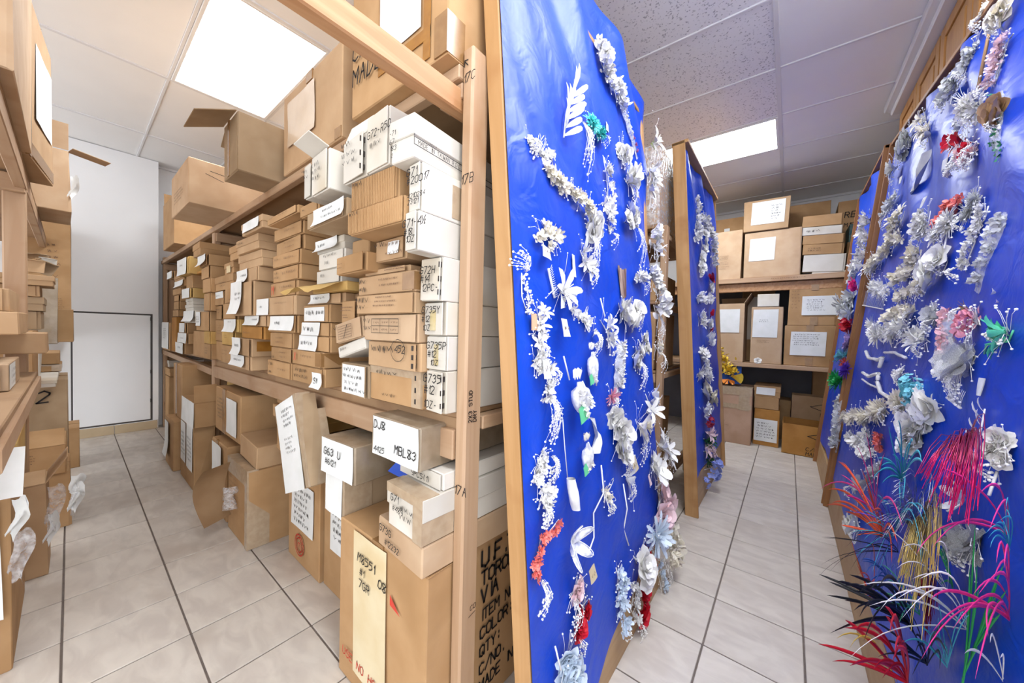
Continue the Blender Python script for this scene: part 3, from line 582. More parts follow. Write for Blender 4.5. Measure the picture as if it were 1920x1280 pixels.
BOXES = [
(-0.7888,0.62,0.9526,0.0803,0.4,0.1144,'f','w','white shoebox marked G735 with staples,bottom of white stack by near post',{'T': ((0.06,0.72,0.2,'G735'),(0.1,0.45,0.2,'#12'),(0.1,0.12,0.17,'10Z-')),'K': 1},'boxes on the middle shelf of the long wooden shelving','-y'),
(-0.7888,0.62,1.0678,0.0803,0.4,0.0938,'f','w','white shoebox marked G735P in ink,second up of white stack by near post',{'T': ((0.1,0.62,0.2,'G735P'),(0.16,0.38,0.19,'#12'),(0.3,0.14,0.16,'10Z')),'Y': 1},'boxes on the middle shelf of the long wooden shelving','-y'),
(-0.7945,0.615,1.1624,0.086,0.4,0.0898,'f','w','white shoebox marked G735Y over yellow tape,third up of white stack by near post',{'T': ((0.06,0.66,0.2,'G735Y'),(0.06,0.4,0.19,'#12'),(0.12,0.14,0.17,'10Z')),'Y': 1},'boxes on the middle shelf of the long wooden shelving','-y'),
(-0.7993,0.6,1.2529,0.0908,0.4,0.1145,'f','w','white shoebox marked G72H with stapled edge,fourth up of white stack by near post',{'T': ((0.1,0.62,0.17,'G72H'),(0.14,0.42,0.17,'#14'),(0.22,0.22,0.16,'12PC-')),'K': 1,'r': -2},'boxes on the middle shelf of the long wooden shelving','-y'),
(-0.7537,0.52,1.3683,0.0452,0.42,0.0969,'f','w','white shoebox marked G71-4 overhanging the shelf,fifth up of white stack by near post',{'T': ((0.08,0.56,0.19,'G71-4½'),(0.22,0.36,0.16,'#18'),(0.38,0.18,0.16,'10Z')),'a': 3},'boxes on the middle shelf of the long wooden shelving','-y'),
(-0.7553,0.53,1.466,0.0468,0.42,0.1185,'f','w','white shoebox marked G71 #20017 with taped side,sixth up of white stack by near post',{'T': ((0.1,0.7,0.16,'G71'),(0.12,0.53,0.15,'#20017'),(0.2,0.24,0.1,'4210284'),(0.22,0.12,0.1,'23121')),'V': 1,'a': 3},'boxes on the middle shelf of the long wooden shelving','-y'),
(-0.795,0.5,1.5853,0.0865,0.44,0.1021,'l','w','white box with printed style number table,top of white stack by near post',{'T': ((0.06,0.62,0.11,'-71'),(0.08,0.42,0.11,'67.'),(0.12,0.26,0.11,'183'),(0.16,0.1,0.09,'2')),'ST': 1,'a': 5},'boxes on the middle shelf of the long wooden shelving','-y'),
(-1.0573,0.61,0.9505,0.2534,0.4,0.1074,'f','b','scuffed brown shoebox with hand written numbers,bottom of wide brown stack beside white stack',{'Z': ((0.1,0.75,0.6,0.95,1),(0.25,0.15,0.6,0.3,1)),'P': 2,'K': 1},'boxes on the middle shelf of the long wooden shelving','-y'),
(-1.0639,0.6,1.0587,0.2731,0.4,0.0806,'f','t','creased tan shoebox with a circled number 452,second up of wide brown stack',{'Z': ((0.1,0.5,0.55,0.92,1),),'T': ((0.62,0.62,0.26,'452'),),'C': (0.67,0.7,0.13),'K': 1},'boxes on the middle shelf of the long wooden shelving','-y'),
(-1.0669,0.59,1.1401,0.2704,0.4,0.0807,'f','p','tan shoebox with printed six cell table,third up of wide brown stack beside white stack',{'B': (0.2,0.3,0.72,0.82),'Z': ((0.02,0.35,0.16,0.9,1),)},'boxes on the middle shelf of the long wooden shelving','-y'),
(-1.0951,0.58,1.2217,0.2938,0.4,0.0594,'f','t','tan shoebox with grey printed stamp block,fourth up of wide brown stack beside white stack',{'Z': ((0.02,0.15,0.25,0.9,1),(0.36,0.3,0.76,0.92,0))},'boxes on the middle shelf of the long wooden shelving','-y'),
(-1.1126,0.59,1.2819,0.3052,0.4,0.0604,'f','t','tan shoebox with stamp and dark taped end,fifth up of wide brown stack',{'Z': ((0.02,0.1,0.2,0.95,1),(0.4,0.3,0.8,0.85,0)),'P': 3},'boxes on the middle shelf of the long wooden shelving','-y'),
(-1.0853,0.6,1.3431,0.231,0.4,0.02,'f','t','tan shoebox marked H-3406 in pen,sixth up of wide brown stack beside white stack',{'T': ((0.02,0.55,0.38,'H-3406'),),'Z': ((0.52,0.3,0.98,0.92,0),)},'boxes on the middle shelf of the long wooden shelving','-y'),
(-1.006,0.59,1.3792,0.1489,0.4,0.0636,'f','t','tan shoebox with small white sticker on table,seventh up of wide brown stack',{'L': (0.5,0.25,0.86,0.8,0,'w'),'Z': ((0.02,0.55,0.4,0.95,1),(0.4,0.1,0.98,0.9,2))},'boxes on the middle shelf of the long wooden shelving','-y'),
(-1.0134,0.51,1.4436,0.256,0.42,0.0671,'f','b','brown ribbed box overhanging the row beneath,eighth up of wide brown stack beside white stack',{'Z': ((0.04,0.7,0.3,0.95,1),),'R': 1,'a': 2},'boxes on the middle shelf of the long wooden shelving','-y'),
(-1.0142,0.52,1.5115,0.2172,0.42,0.0884,'f','b','brown ribbed box bearing two white boxes,top of wide brown stack beside white stack',{'Z': ((0.04,0.72,0.28,0.95,1),),'R': 1,'a': 2},'boxes on the middle shelf of the long wooden shelving','-y'),
(-1.0559,0.51,1.6009,0.1224,0.36,0.12,'f','w','white box with pen numbers standing left on two ribbed boxes',{'Z': ((0.08,0.72,0.4,0.95,1),(0.1,0.5,0.8,0.68,1),(0.12,0.3,0.85,0.5,1)),'K': 1,'O': (70,None,None,None)},'boxes on the middle shelf of the long wooden shelving','-y'),
(-0.927,0.51,1.6009,0.1065,0.36,0.15,'f','w','white box marked G72-R50 standing right on ribbed boxes',{'T': ((0.14,0.55,0.13,'G72-R50'),),'Z': ((0.2,0.36,0.85,0.5,1),)},'boxes on the middle shelf of the long wooden shelving','-y'),
(-1.2439,0.6,0.9483,0.1846,0.35,0.1079,'f','g','small tan box with full written white label of labelled stack,left of scuffed brown boxes',{'L': (0.16,0.06,0.99,0.96,0,'w'),'Z': ((0.2,0.1,0.95,0.92,1),)},'boxes on the middle shelf of the long wooden shelving','-y'),
(-1.249,0.59,1.0727,0.1831,0.3,0.0404,'c','w','flat white box lid tilted above the small written label',{'Z': ((0.12,0.45,0.45,0.85,1),),'r': 14},'boxes on the middle shelf of the long wooden shelving','-y'),
(-1.2483,0.585,1.1225,0.1793,0.3,0.0693,'f','p','tan box with crossed out stamp,bottom beside the printed table box',{'B2': (0.2,0.15,0.7,0.75),'Z': ((0.03,0.5,0.2,0.95,1),),'r': 10},'boxes on the middle shelf of the long wooden shelving','-y'),
(-1.2428,0.6,1.1926,0.1065,0.3,0.0781,'f','b','narrow brown box with stamp,top beside the printed table box',{'Z': ((0.1,0.5,0.95,0.75,0),(0.3,0.2,0.7,0.4,0))},'boxes on the middle shelf of the long wooden shelving','-y'),
(-1.2476,0.65,1.2811,0.0733,0.3,0.0236,'f','t','small tan box tucked in shade,bottom beside stamped brown stack',{'Z': ((0.1,0.5,0.9,0.8,1),)},'boxes on the middle shelf of the long wooden shelving','-y'),
(-1.2057,0.56,1.3525,0.1977,0.34,0.0597,'f','b','reddish brown box with small black print,second up beside stamped brown stack',{'Z': ((0.16,0.2,0.4,0.62,0),)},'boxes on the middle shelf of the long wooden shelving','-y'),
(-1.2034,0.61,1.413,0.1107,0.34,0.065,'c','b','plain brown carton wedged high,top beside stamped brown stack',{},'boxes on the middle shelf of the long wooden shelving','-y'),
(-1.6746,0.6,0.9445,0.2954,0.36,0.0722,'f','b','brown box with hanging white S1 tag,bottom of paper labelled stack,mid shelf',{'L': (0.68,-0.06,1.0,0.75,0.02,'w'),'T': ((0.74,0.14,0.34,'S1'),),'Z': ((0.08,0.2,0.6,0.9,1),)},'boxes on the middle shelf of the long wooden shelving','-y'),
(-1.6823,0.6,1.0175,0.2923,0.36,0.0636,'f','b','brown box with red cross stamp,second up of paper labelled stack,mid shelf',{'Z': ((0.35,0.4,0.75,0.85,2),),'T': ((0.13,0.3,0.5,'X','red'),),'P': 3},'boxes on the middle shelf of the long wooden shelving','-y'),
(-1.6183,0.605,1.0819,0.2729,0.36,0.0596,'f','b','tan box with creased white label and black bar,third up of paper labelled stack',{'L': (0.02,0.0,0.66,1.0,0.01,'w'),'Z': ((0.08,0.3,0.5,0.7,1),)},'boxes on the middle shelf of the long wooden shelving','-y'),
(-1.6035,0.605,1.1423,0.2565,0.36,0.0531,'f','b','tan box with torn white label,fourth up of paper labelled stack,mid shelf',{'L': (0.08,0.02,0.72,0.98,0.008,'w'),'Z': ((0.14,0.2,0.5,0.85,1),)},'boxes on the middle shelf of the long wooden shelving','-y'),
(-1.5759,0.6,1.1962,0.2424,0.36,0.0681,'f','b','tan box with two part yellowed label,fifth up of paper labelled stack,mid shelf',{'L': (0.06,0.06,0.86,0.85,0.0,'w'),'Z': ((0.12,0.3,0.45,0.75,1),(0.55,0.35,0.8,0.7,1))},'boxes on the middle shelf of the long wooden shelving','-y'),
(-1.5101,0.61,1.2651,0.2606,0.36,0.0393,'f','t','tan box with peeling label under yellow flap,sixth up of paper labelled stack,mid shelf',{'L': (0.0,0.05,0.66,0.98,0.014,'w'),'Z': ((0.1,0.4,0.6,0.85,1),)},'boxes on the middle shelf of the long wooden shelving','-y'),
(-1.4466,0.58,1.3052,0.2685,0.34,0.0319,'o1','y','box with ragged yellow front flap hanging open,seventh up of paper labelled stack,mid shelf',{},'boxes on the middle shelf of the long wooden shelving','-y'),
(-1.4252,0.59,1.3379,0.1872,0.34,0.0514,'f','w','white box with short pen mark,eighth up of paper labelled stack,mid shelf',{'Z': ((0.25,0.4,0.5,0.75,1),)},'boxes on the middle shelf of the long wooden shelving','-y'),
(-1.413,0.59,1.3901,0.2075,0.34,0.0637,'f','w','white box with arrow drawn in pen,ninth up of paper labelled stack,mid shelf',{'Z': ((0.25,0.6,0.8,0.9,1),(0.3,0.2,0.4,0.5,1))},'boxes on the middle shelf of the long wooden shelving','-y'),
(-1.438,0.59,1.4545,0.2161,0.34,0.0473,'l','w','low box with rolled white label,tenth up of paper labelled stack,mid shelf',{'L': (0.0,0.1,0.85,1.0,0.02,'w'),'Z': ((0.1,0.4,0.4,0.8,1),)},'boxes on the middle shelf of the long wooden shelving','-y'),
(-1.2919,0.5,1.5026,0.2757,0.4,0.0537,'f','g','grey tan box with big slanted white label,top of paper labelled stack,mid shelf',{'L': (0.2,0.0,1.0,0.98,0.012,'w'),'Z': ((0.45,0.6,0.75,0.85,1),(0.4,0.25,0.9,0.5,1))},'boxes on the middle shelf of the long wooden shelving','-y'),
(-1.481,0.55,1.5901,0.154,0.3,0.0426,'f','b','shallow brown lid box under the white boxes near shelf top',{'Z': ((0.2,0.4,0.3,0.6,1),)},'boxes on the middle shelf of the long wooden shelving','-y'),
(-1.2323,0.49,1.5991,0.1233,0.34,0.1238,'f','w','narrow white box with raised end flap by the top rail',{'Z': ((0.1,0.3,0.7,0.8,1),),'O': (160,None,None,None)},'boxes on the middle shelf of the long wooden shelving','-y'),
(-1.3118,0.5,1.6094,0.054,0.3,0.1109,'f','w','slim white box left of the raised flap box',{'Z': ((0.2,0.5,0.8,0.85,1),)},'boxes on the middle shelf of the long wooden shelving','-y'),
(-1.9907,0.6,0.9412,0.2911,0.36,0.0737,'f','b','brown shoebox with corner pen marks,bottom of tall brown stack with red stamp',{'Z': ((0.05,0.6,0.25,0.95,1),(0.1,0.1,0.25,0.4,1),(0.5,0.3,0.8,0.75,2))},'boxes on the middle shelf of the long wooden shelving','-y'),
(-1.9648,0.605,1.0157,0.279,0.36,0.0628,'f','b','brown shoebox with faint print,second up of tall brown stack with red stamp',{'Z': ((0.1,0.1,0.2,0.4,1),(0.5,0.2,0.8,0.85,2))},'boxes on the middle shelf of the long wooden shelving','-y'),
(-1.9739,0.605,1.0793,0.2804,0.36,0.0687,'f','b','plain brown shoebox,third up of tall brown stack with red stamp',{'Z': ((0.3,0.2,0.7,0.8,2),)},'boxes on the middle shelf of the long wooden shelving','-y'),
(-1.974,0.6,1.1488,0.3382,0.36,0.0773,'f','b','tan shoebox with torn shiny white label,fourth up of tall brown stack with red stamp',{'L': (0.12,0.12,0.95,0.95,0.012,'w'),'Z': ((0.3,0.4,0.45,0.7,1),)},'boxes on the middle shelf of the long wooden shelving','-y'),
(-2.133,0.59,1.227,0.5001,0.38,0.0838,'f','t','wide brown shoebox with white end label,fifth up of tall brown stack with red stamp',{'L': (0.05,0.02,0.4,0.96,0.006,'w'),'Z': ((0.12,0.4,0.22,0.6,1),(0.55,0.5,0.85,0.8,2))},'boxes on the middle shelf of the long wooden shelving','-y'),
(-1.933,0.595,1.3116,0.307,0.36,0.0642,'f','b','tan shoebox with red M stamp,sixth up of tall brown stack with red stamp',{'T': ((0.1,0.15,0.6,'M','red'),),'Z': ((0.35,0.4,0.85,0.85,2),)},'boxes on the middle shelf of the long wooden shelving','-y'),
(-1.9137,0.595,1.3766,0.3243,0.36,0.0624,'f','b','tan shoebox with two faint pen rows,seventh up of tall brown stack with red stamp',{'Z': ((0.1,0.2,0.25,0.8,1),(0.4,0.3,0.85,0.85,2))},'boxes on the middle shelf of the long wooden shelving','-y'),
(-1.9063,0.59,1.4398,0.3287,0.36,0.058,'f','b','tan shoebox with dog eared corner,eighth up of tall brown stack with red stamp',{'Z': ((0.1,0.4,0.3,0.8,2),(0.45,0.3,0.8,0.8,2)),'r': -1},'boxes on the middle shelf of the long wooden shelving','-y'),
(-1.8847,0.6,1.4987,0.3109,0.36,0.0596,'f','b','tan shoebox with square stamp,ninth up of tall brown stack with red stamp',{'Z': ((0.4,0.2,0.85,0.85,2),)},'boxes on the middle shelf of the long wooden shelving','-y'),
(-1.8818,0.59,1.559,0.3224,0.36,0.0527,'f','b','tan shoebox with tilted front,tenth up of tall brown stack with red stamp',{'Z': ((0.45,0.3,0.85,0.8,2),),'r': -1},'boxes on the middle shelf of the long wooden shelving','-y'),
(-1.8081,0.54,1.6125,0.3251,0.38,0.0306,'f','b','tan shoebox nearly touching shelf above,top of tall brown stack with red stamp',{'Z': ((0.1,0.4,0.25,0.8,2),(0.45,0.3,0.8,0.8,2))},'boxes on the middle shelf of the long wooden shelving','-y'),
(-2.5444,0.59,0.9356,0.3209,0.36,0.0755,'f','t','tan shoebox with long white curled label,bottom of curled label stack left of red stamp',{'L': (0.02,0.2,0.8,1.0,0.02,'w'),'Z': ((0.2,0.5,0.6,0.8,1),)},'boxes on the middle shelf of the long wooden shelving','-y'),
(-2.4933,0.59,1.012,0.2939,0.36,0.0944,'f','t','tan shoebox with label and orange side tape,second up of curled label stack',{'L': (-0.06,0.0,0.55,1.0,0.02,'w'),'Z': ((0.1,0.4,0.4,0.7,1),),'VO': 1},'boxes on the middle shelf of the long wooden shelving','-y'),
(-2.385,0.6,1.1071,0.3285,0.34,0.0651,'f','o','orange brown shoebox with faint stamp,third up of curled label stack left of red stamp',{'Z': ((0.15,0.25,0.5,0.7,2),)},'boxes on the middle shelf of the long wooden shelving','-y'),
(-2.32,0.6,1.173,0.3378,0.34,0.0543,'f','t','tan shoebox with slanted label and clear tape,fourth up of curled label stack',{'L': (-0.1,0.1,0.7,1.0,0.02,'w'),'Z': ((0.3,0.5,0.6,0.8,1),)},'boxes on the middle shelf of the long wooden shelving','-y'),
(-2.4991,0.58,1.2281,0.3641,0.36,0.1779,'f','t','tan shoebox with round curling label,fifth up of curled label stack left of red stamp',{'L': (-0.05,0.05,0.6,1.05,0.03,'w'),'Z': ((0.2,0.45,0.5,0.75,1),)},'boxes on the middle shelf of the long wooden shelving','-y'),
(-2.4501,0.59,1.4069,0.3427,0.36,0.0708,'f','t','tan shoebox with pale label,sixth up of curled label stack left of red stamp',{'L': (-0.02,0.0,0.6,1.0,0.02,'w'),'Z': ((0.2,0.4,0.5,0.7,1),)},'boxes on the middle shelf of the long wooden shelving','-y'),
(-2.4318,0.59,1.4785,0.3623,0.36,0.0799,'l','t','square tan carton without label,seventh up of curled label stack left of red stamp',{'Z': ((0.15,0.45,0.4,0.7,2),)},'boxes on the middle shelf of the long wooden shelving','-y'),
(-2.3904,0.57,1.5592,0.3352,0.36,0.0724,'l','t','square tan carton with black corner mark,eighth up of curled label stack',{'Z': ((0.08,0.6,0.4,0.85,1),)},'boxes on the middle shelf of the long wooden shelving','-y'),
(-2.2341,0.55,1.6324,0.3158,0.36,0.0595,'l','t','shallow tan box with white end label,top of curled label stack left of red stamp',{'L': (0.12,0.15,0.9,0.95,0.004,'w')},'boxes on the middle shelf of the long wooden shelving','-y'),
(-2.9786,0.63,0.9309,0.2594,0.3,0.1157,'f','b','plain brown box,bottom of shaded stack by middle post',{'Z': ((0.2,0.4,0.7,0.8,2),)},'boxes on the middle shelf of the long wooden shelving','-y'),
(-2.9538,0.63,1.0474,0.2786,0.3,0.0867,'f','y','yellowed box with black smudge,second up of shaded stack by middle post',{'Z': ((0.3,0.5,0.55,0.8,0),)},'boxes on the middle shelf of the long wooden shelving','-y'),
(-2.7532,0.6,1.1348,0.3075,0.32,0.0759,'f','y','box with wide slanted white label,third up of shaded stack by middle post',{'L': (-0.08,0.0,0.84,1.0,0.02,'w'),'Z': ((0.25,0.7,0.5,0.9,1),)},'boxes on the middle shelf of the long wooden shelving','-y'),
(-2.7793,0.6,1.2115,0.2782,0.32,0.0967,'f','b','brown box with square stamp,fourth up of shaded stack by middle post',{'Z': ((0.4,0.3,0.8,0.8,2),)},'boxes on the middle shelf of the long wooden shelving','-y'),
(-2.7449,0.6,1.309,0.2438,0.32,0.0904,'f','b','brown box with pen dash,fifth up of shaded stack by middle post',{'Z': ((0.5,0.1,0.8,0.3,1),)},'boxes on the middle shelf of the long wooden shelving','-y'),
(-3.0538,0.61,1.4003,0.4125,0.32,0.0911,'l','b','wide brown box with scrawl,sixth up of shaded stack by middle post',{'Z': ((0.3,0.2,0.7,0.6,1),)},'boxes on the middle shelf of the long wooden shelving','-y'),
(-2.8306,0.61,1.4922,0.199,0.3,0.0686,'l','b','small brown box with pale label,seventh up of shaded stack by middle post',{'L': (0.3,0.1,0.75,0.7,0,'y')},'boxes on the middle shelf of the long wooden shelving','-y'),
(-2.6794,0.6,1.5616,0.2049,0.3,0.0807,'l','b','small brown lid box,top of shaded stack by middle post',{},'boxes on the middle shelf of the long wooden shelving','-y'),
(-3.2123,0.65,0.9279,0.1919,0.28,0.1342,'f','b','small brown carton,bottom of inner stack against middle post',{},'boxes on the middle shelf of the long wooden shelving','-y'),
(-3.2137,0.65,1.063,0.1906,0.28,0.1483,'f','b','brown carton with stamp,second up of inner stack against middle post',{'Z': ((0.3,0.3,0.8,0.8,2),)},'boxes on the middle shelf of the long wooden shelving','-y'),
(-3.1141,0.63,1.2121,0.1824,0.28,0.0931,'f','b','brown carton with pen scrawl,third up of inner stack against middle post',{'Z': ((0.2,0.4,0.8,0.8,1),)},'boxes on the middle shelf of the long wooden shelving','-y'),
(-3.1141,0.62,1.306,0.2645,0.28,0.0899,'f','b','brown carton with white card label,top of inner stack against middle post',{'L': (0.15,0.5,0.95,0.98,0,'w'),'Z': ((0.25,0.6,0.6,0.8,1),)},'boxes on the middle shelf of the long wooden shelving','-y'),
(-3.4044,0.62,0.9261,0.1901,0.3,0.1101,'f','b','small brown box with two dots,bottom of right stack in far bay',{'Z': ((0.3,0.3,0.7,0.8,1),)},'boxes on the far bay of the middle shelf','-y'),
(-3.4224,0.62,1.037,0.2067,0.3,0.0901,'f','y','yellow taped brown box,second up of right stack in far bay',{},'boxes on the far bay of the middle shelf','-y'),
(-3.6688,0.62,1.1279,0.4357,0.32,0.1432,'f','b','brown box with tall white label,third up of right stack in far bay',{'L': (0.05,0.25,0.4,1.0,0.004,'w'),'Z': ((0.1,0.4,0.35,0.8,1),)},'boxes on the far bay of the middle shelf','-y'),
(-3.3157,0.6,1.2719,0.1996,0.3,0.1237,'f','b','shaded brown box,fourth up of right stack in far bay',{},'boxes on the far bay of the middle shelf','-y'),
(-3.2783,0.59,1.3964,0.2125,0.3,0.096,'f','b','brown box with tilted front,fifth up of right stack in far bay',{},'boxes on the far bay of the middle shelf','-y'),
(-3.3283,0.59,1.4932,0.2468,0.3,0.083,'f','b','brown box with angled front,sixth up of right stack in far bay',{},'boxes on the far bay of the middle shelf','-y'),
(-3.3222,0.58,1.577,0.2484,0.3,0.0752,'f','b','brown box with curled white flap,seventh up of right stack in far bay',{'L': (0,0,1,1,0.03,'w')},'boxes on the far bay of the middle shelf','-y'),
(-3.4025,0.55,1.6531,0.2427,0.34,0.0866,'l','b','brown box overhanging near the rail,top of right stack in far bay',{},'boxes on the far bay of the middle shelf','-y'),
(-4.5223,0.62,0.9115,0.3952,0.3,0.0941,'f','b','brown box with stained paper label,bottom of middle stack in far bay',{'L': (0.0,0.0,0.95,1.0,0.003,'w'),'Z': ((0.3,0.4,0.7,0.7,1),)},'boxes on the far bay of the middle shelf','-y'),
(-4.3928,0.62,1.0064,0.4199,0.3,0.091,'f','b','brown box with square white label,second up of middle stack in far bay',{'L': (0.04,0.04,0.95,0.98,0.003,'w'),'Z': ((0.3,0.4,0.7,0.6,1),)},'boxes on the far bay of the middle shelf','-y'),
(-4.3184,0.62,1.0982,0.2794,0.3,0.0868,'f','b','brown box with narrow white label,third up of middle stack in far bay',{'L': (0.04,0.04,0.85,0.98,0.003,'w')},'boxes on the far bay of the middle shelf','-y'),
(-4.1083,0.61,1.1857,0.4375,0.3,0.0987,'l','w','white box with furled paper,fourth up of middle stack in far bay',{'L': (0,0.1,1,1,0.03,'w')},'boxes on the far bay of the middle shelf','-y'),
(-4.1074,0.62,1.2852,0.2974,0.3,0.0523,'l','w','low white box,fifth up of middle stack in far bay',{},'boxes on the far bay of the middle shelf','-y'),
(-4.108,0.62,1.3383,0.2973,0.3,0.0512,'l','w','low white box with pen dot,sixth up of middle stack in far bay',{'Z': ((0.4,0.4,0.6,0.6,1),)},'boxes on the far bay of the middle shelf','-y'),
(-4.0761,0.61,1.3903,0.3062,0.3,0.0778,'f','y','box with white end label,seventh up of middle stack in far bay',{'L': (0.0,0.0,0.85,1.0,0.003,'w')},'boxes on the far bay of the middle shelf','-y'),
(-4.0194,0.61,1.4689,0.2284,0.3,0.1076,'c','b','deep plain brown carton,eighth up of middle stack in far bay',{},'boxes on the far bay of the middle shelf','-y'),
(-4.1145,0.58,1.5774,0.3913,0.26,0.1355,'f','y','cream box with white paper front,top of middle stack in far bay',{'L': (0.0,0.0,0.85,0.98,0.01,'w'),'Z': ((0.2,0.5,0.5,0.7,1),)},'boxes on the far bay of the middle shelf','-y'),
(-3.9368,0.63,1.576,0.3462,0.3,0.02,'c','o','orange brown carton beside the cream box in far bay',{},'boxes on the far bay of the middle shelf','-y'),
(-3.8677,0.63,0.921,0.4065,0.3,0.2018,'c','b','plain tan carton at the base of far bay stacks',{},'boxes on the far bay of the middle shelf','-y'),
(-4.7751,0.62,0.9079,0.2508,0.3,0.3344,'c','o','tall narrow brown carton,bottom of left stack in far bay',{},'boxes on the far bay of the middle shelf','-y'),
(-4.6898,0.62,1.2431,0.3076,0.3,0.0627,'f','b','brown box,second up of left stack in far bay',{},'boxes on the far bay of the middle shelf','-y'),
(-4.6342,0.62,1.3066,0.2764,0.3,0.0763,'f','b','brown box with raised front,third up of left stack in far bay',{},'boxes on the far bay of the middle shelf','-y'),
(-4.607,0.62,1.3837,0.2737,0.3,0.0562,'f','b','low brown box,fourth up of left stack in far bay',{},'boxes on the far bay of the middle shelf','-y'),
(-4.6155,0.61,1.4407,0.4116,0.3,0.0577,'f','b','wide low brown box,fifth up of left stack in far bay',{},'boxes on the far bay of the middle shelf','-y'),
(-4.4329,0.6,1.4992,0.4114,0.3,0.0545,'f','b','box with grey slanted label,sixth up of left stack in far bay',{'L': (0,0,1,1,0.02,'w')},'boxes on the far bay of the middle shelf','-y'),
(-4.5612,0.61,1.5545,0.4447,0.3,0.0603,'l','b','brown lid box,seventh up of left stack in far bay',{},'boxes on the far bay of the middle shelf','-y'),
(-4.9283,0.62,1.6156,0.292,0.3,0.0677,'f','b','small box with white label,top of left stack in far bay',{'L': (0,0,0.9,1,0.004,'w')},'boxes on the far bay of the middle shelf','-y'),
(-5.3577,0.62,0.8999,0.4624,0.3,0.2876,'c','b','tall carton with long white label against the end of the far bay',{'L': (0,0.05,0.9,1,0.004,'w'),'Z': ((0.2,0.4,0.6,0.8,1),)},'boxes on the far bay of the middle shelf','-y'),
(-1.1959,0.5976,1.885,0.4874,0.6,0.895,'c','b','largest carton on top with big pen lettering and taped paper sheet',{'T': ((0.03,0.2,0.06,'CAN'),(0.03,0.11,0.06,'MADE')),'L': (0.36,0.13,0.78,0.98,0,'w'),'P': 1,'PL': 1},'cartons on top of the long shelving','-y'),
(-1.9072,0.6269,1.885,0.5763,0.5,0.3637,'c','t','large carton with plastic covered paper pouch on top of shelving',{'L': (0.12,0.3,0.62,0.86,0.006,'p'),'P': 1},'cartons on top of the long shelving','-y'),
(-2.2202,0.4727,1.885,0.2265,0.4,0.2645,'o','g','tall carton with open drooping top flaps below the ceiling light',{'O': (205,None,20,215),'P': 4},'cartons on top of the long shelving','-y'),
(-3.3087,0.4264,1.885,0.5356,0.75,0.2691,'c','p','long pale carton with pen cross lying over the rail',{'Z': ((0.25,0.2,0.8,0.5,1),),'SX': 1},'cartons on top of the long shelving','-y'),
(-4.8278,0.5659,1.885,0.5661,0.35,0.4401,'o','b','worn open carton at the far end of top shelf',{'O': (None,None,None,100)},'cartons on top of the long shelving','-y'),
(-1.178,0.57,0,0.4695,0.62,0.535,'c','b','big brown carton with paper sheet,red print and black shipping lettering',{'L': (0.22,0.12,0.62,0.98,0.003,'y'),'T': ((0.27,0.82,0.05,'M8551'),(0.3,0.745,0.042,'#1'),(0.29,0.67,0.048,'7GR'),(0.525,0.76,0.05,'08'),(0.08,0.16,0.05,'USE NO HOOK KEEP','red')),'SU': 1,'P': 1,'RT': 1},'cartons stacked under the middle shelf','-y'),
(-0.9417,0.56,0.5365,0.2308,0.42,0.0855,'c','p','low open tan box marked G73G under white box',{'T': ((0.08,0.6,0.24,'G73G'),(0.22,0.25,0.2,'#12232')),'a': -4},'cartons stacked under the middle shelf','-y'),
(-0.8784,0.555,0.623,0.1699,0.4,0.122,'l','w','white box marked G71 #489 with taped corners',{'T': ((0.16,0.66,0.16,'G71'),(0.22,0.45,0.13,'#489')),'Z': ((0.4,0.3,0.8,0.7,1),),'P': 2,'a': -3},'cartons stacked under the middle shelf','-y'),
(-0.9103,0.62,0.7459,0.2018,0.36,0.0465,'f','w','flat white box marked 9pcs in brackets',{'T': ((0.35,0.3,0.35,'9PCS(1)'),)},'cartons stacked under the middle shelf','-y'),
(-0.9988,0.575,0.7935,0.2389,0.4,0.1212,'c','g','long white labelled box marked MBL83 wrapped in brown tape',{'L': (0.06,0.04,1.0,0.98,0.002,'w'),'T': ((0.1,0.7,0.2,'DJ8'),(0.1,0.12,0.14,'4425'),(0.55,0.25,0.2,'MBL83')),'VT': 1},'cartons stacked under the middle shelf','-y'),
(-2.005,0.7,0,0.352,0.5,0.5,'c','b','tall carton with red ring mark and taped paper',{'L': (0.12,0.36,0.85,0.82,0.002,'w'),'Z': ((0.2,0.4,0.75,0.78,1),),'RC': (0.42,0.2,0.09),'T': ((0.55,0.86,0.09,'IO.','red'),)},'cartons stacked under the middle shelf','-y'),
(-1.64,0.715,0,0.38,0.5,0.49,'c','b','carton with white written sheet squeezed beside ring carton',{'L': (0.2,0.4,0.75,0.98,0.002,'w'),'Z': ((0.25,0.5,0.7,0.9,1),)},'cartons stacked under the middle shelf','-y'),
(-1.3223,0.585,0.5,0.1423,0.38,0.159,'o','g','tape wrapped box with upright flap and blue scrap beneath G63 box',{'L': (0.02,0.06,0.9,0.96,0.003,'w'),'O': (None,84,None,None),'P': 2},'cartons stacked under the middle shelf','-y'),
(-1.3023,0.565,0.66,0.2123,0.4,0.129,'c','g','tape wrapped box marked G63 with white label',{'L': (0.02,0.04,0.98,0.98,0.003,'w'),'T': ((0.12,0.55,0.2,'G63 U'),(0.16,0.3,0.16,'#6121')),'VT': 1,'a': 3},'cartons stacked under the middle shelf','-y'),
(-1.6,0.545,0.5015,0.24,0.07,0.36,'c','g','leaning carton with long white paper in front of the ring carton',{'L': (0.05,0.0,0.9,1.0,0.004,'w'),'Z': ((0.3,0.7,0.8,0.92,1),(0.3,0.4,0.7,0.6,1)),'P': 2,'r': 22},'cartons stacked under the middle shelf','-y'),
(-1.7409,0.69,0.7942,0.153,0.32,0.075,'f','w','small white box tight under the shelf beside its twin',{'T': ((0.2,0.5,0.25,'27'),)},'cartons stacked under the middle shelf','-y'),
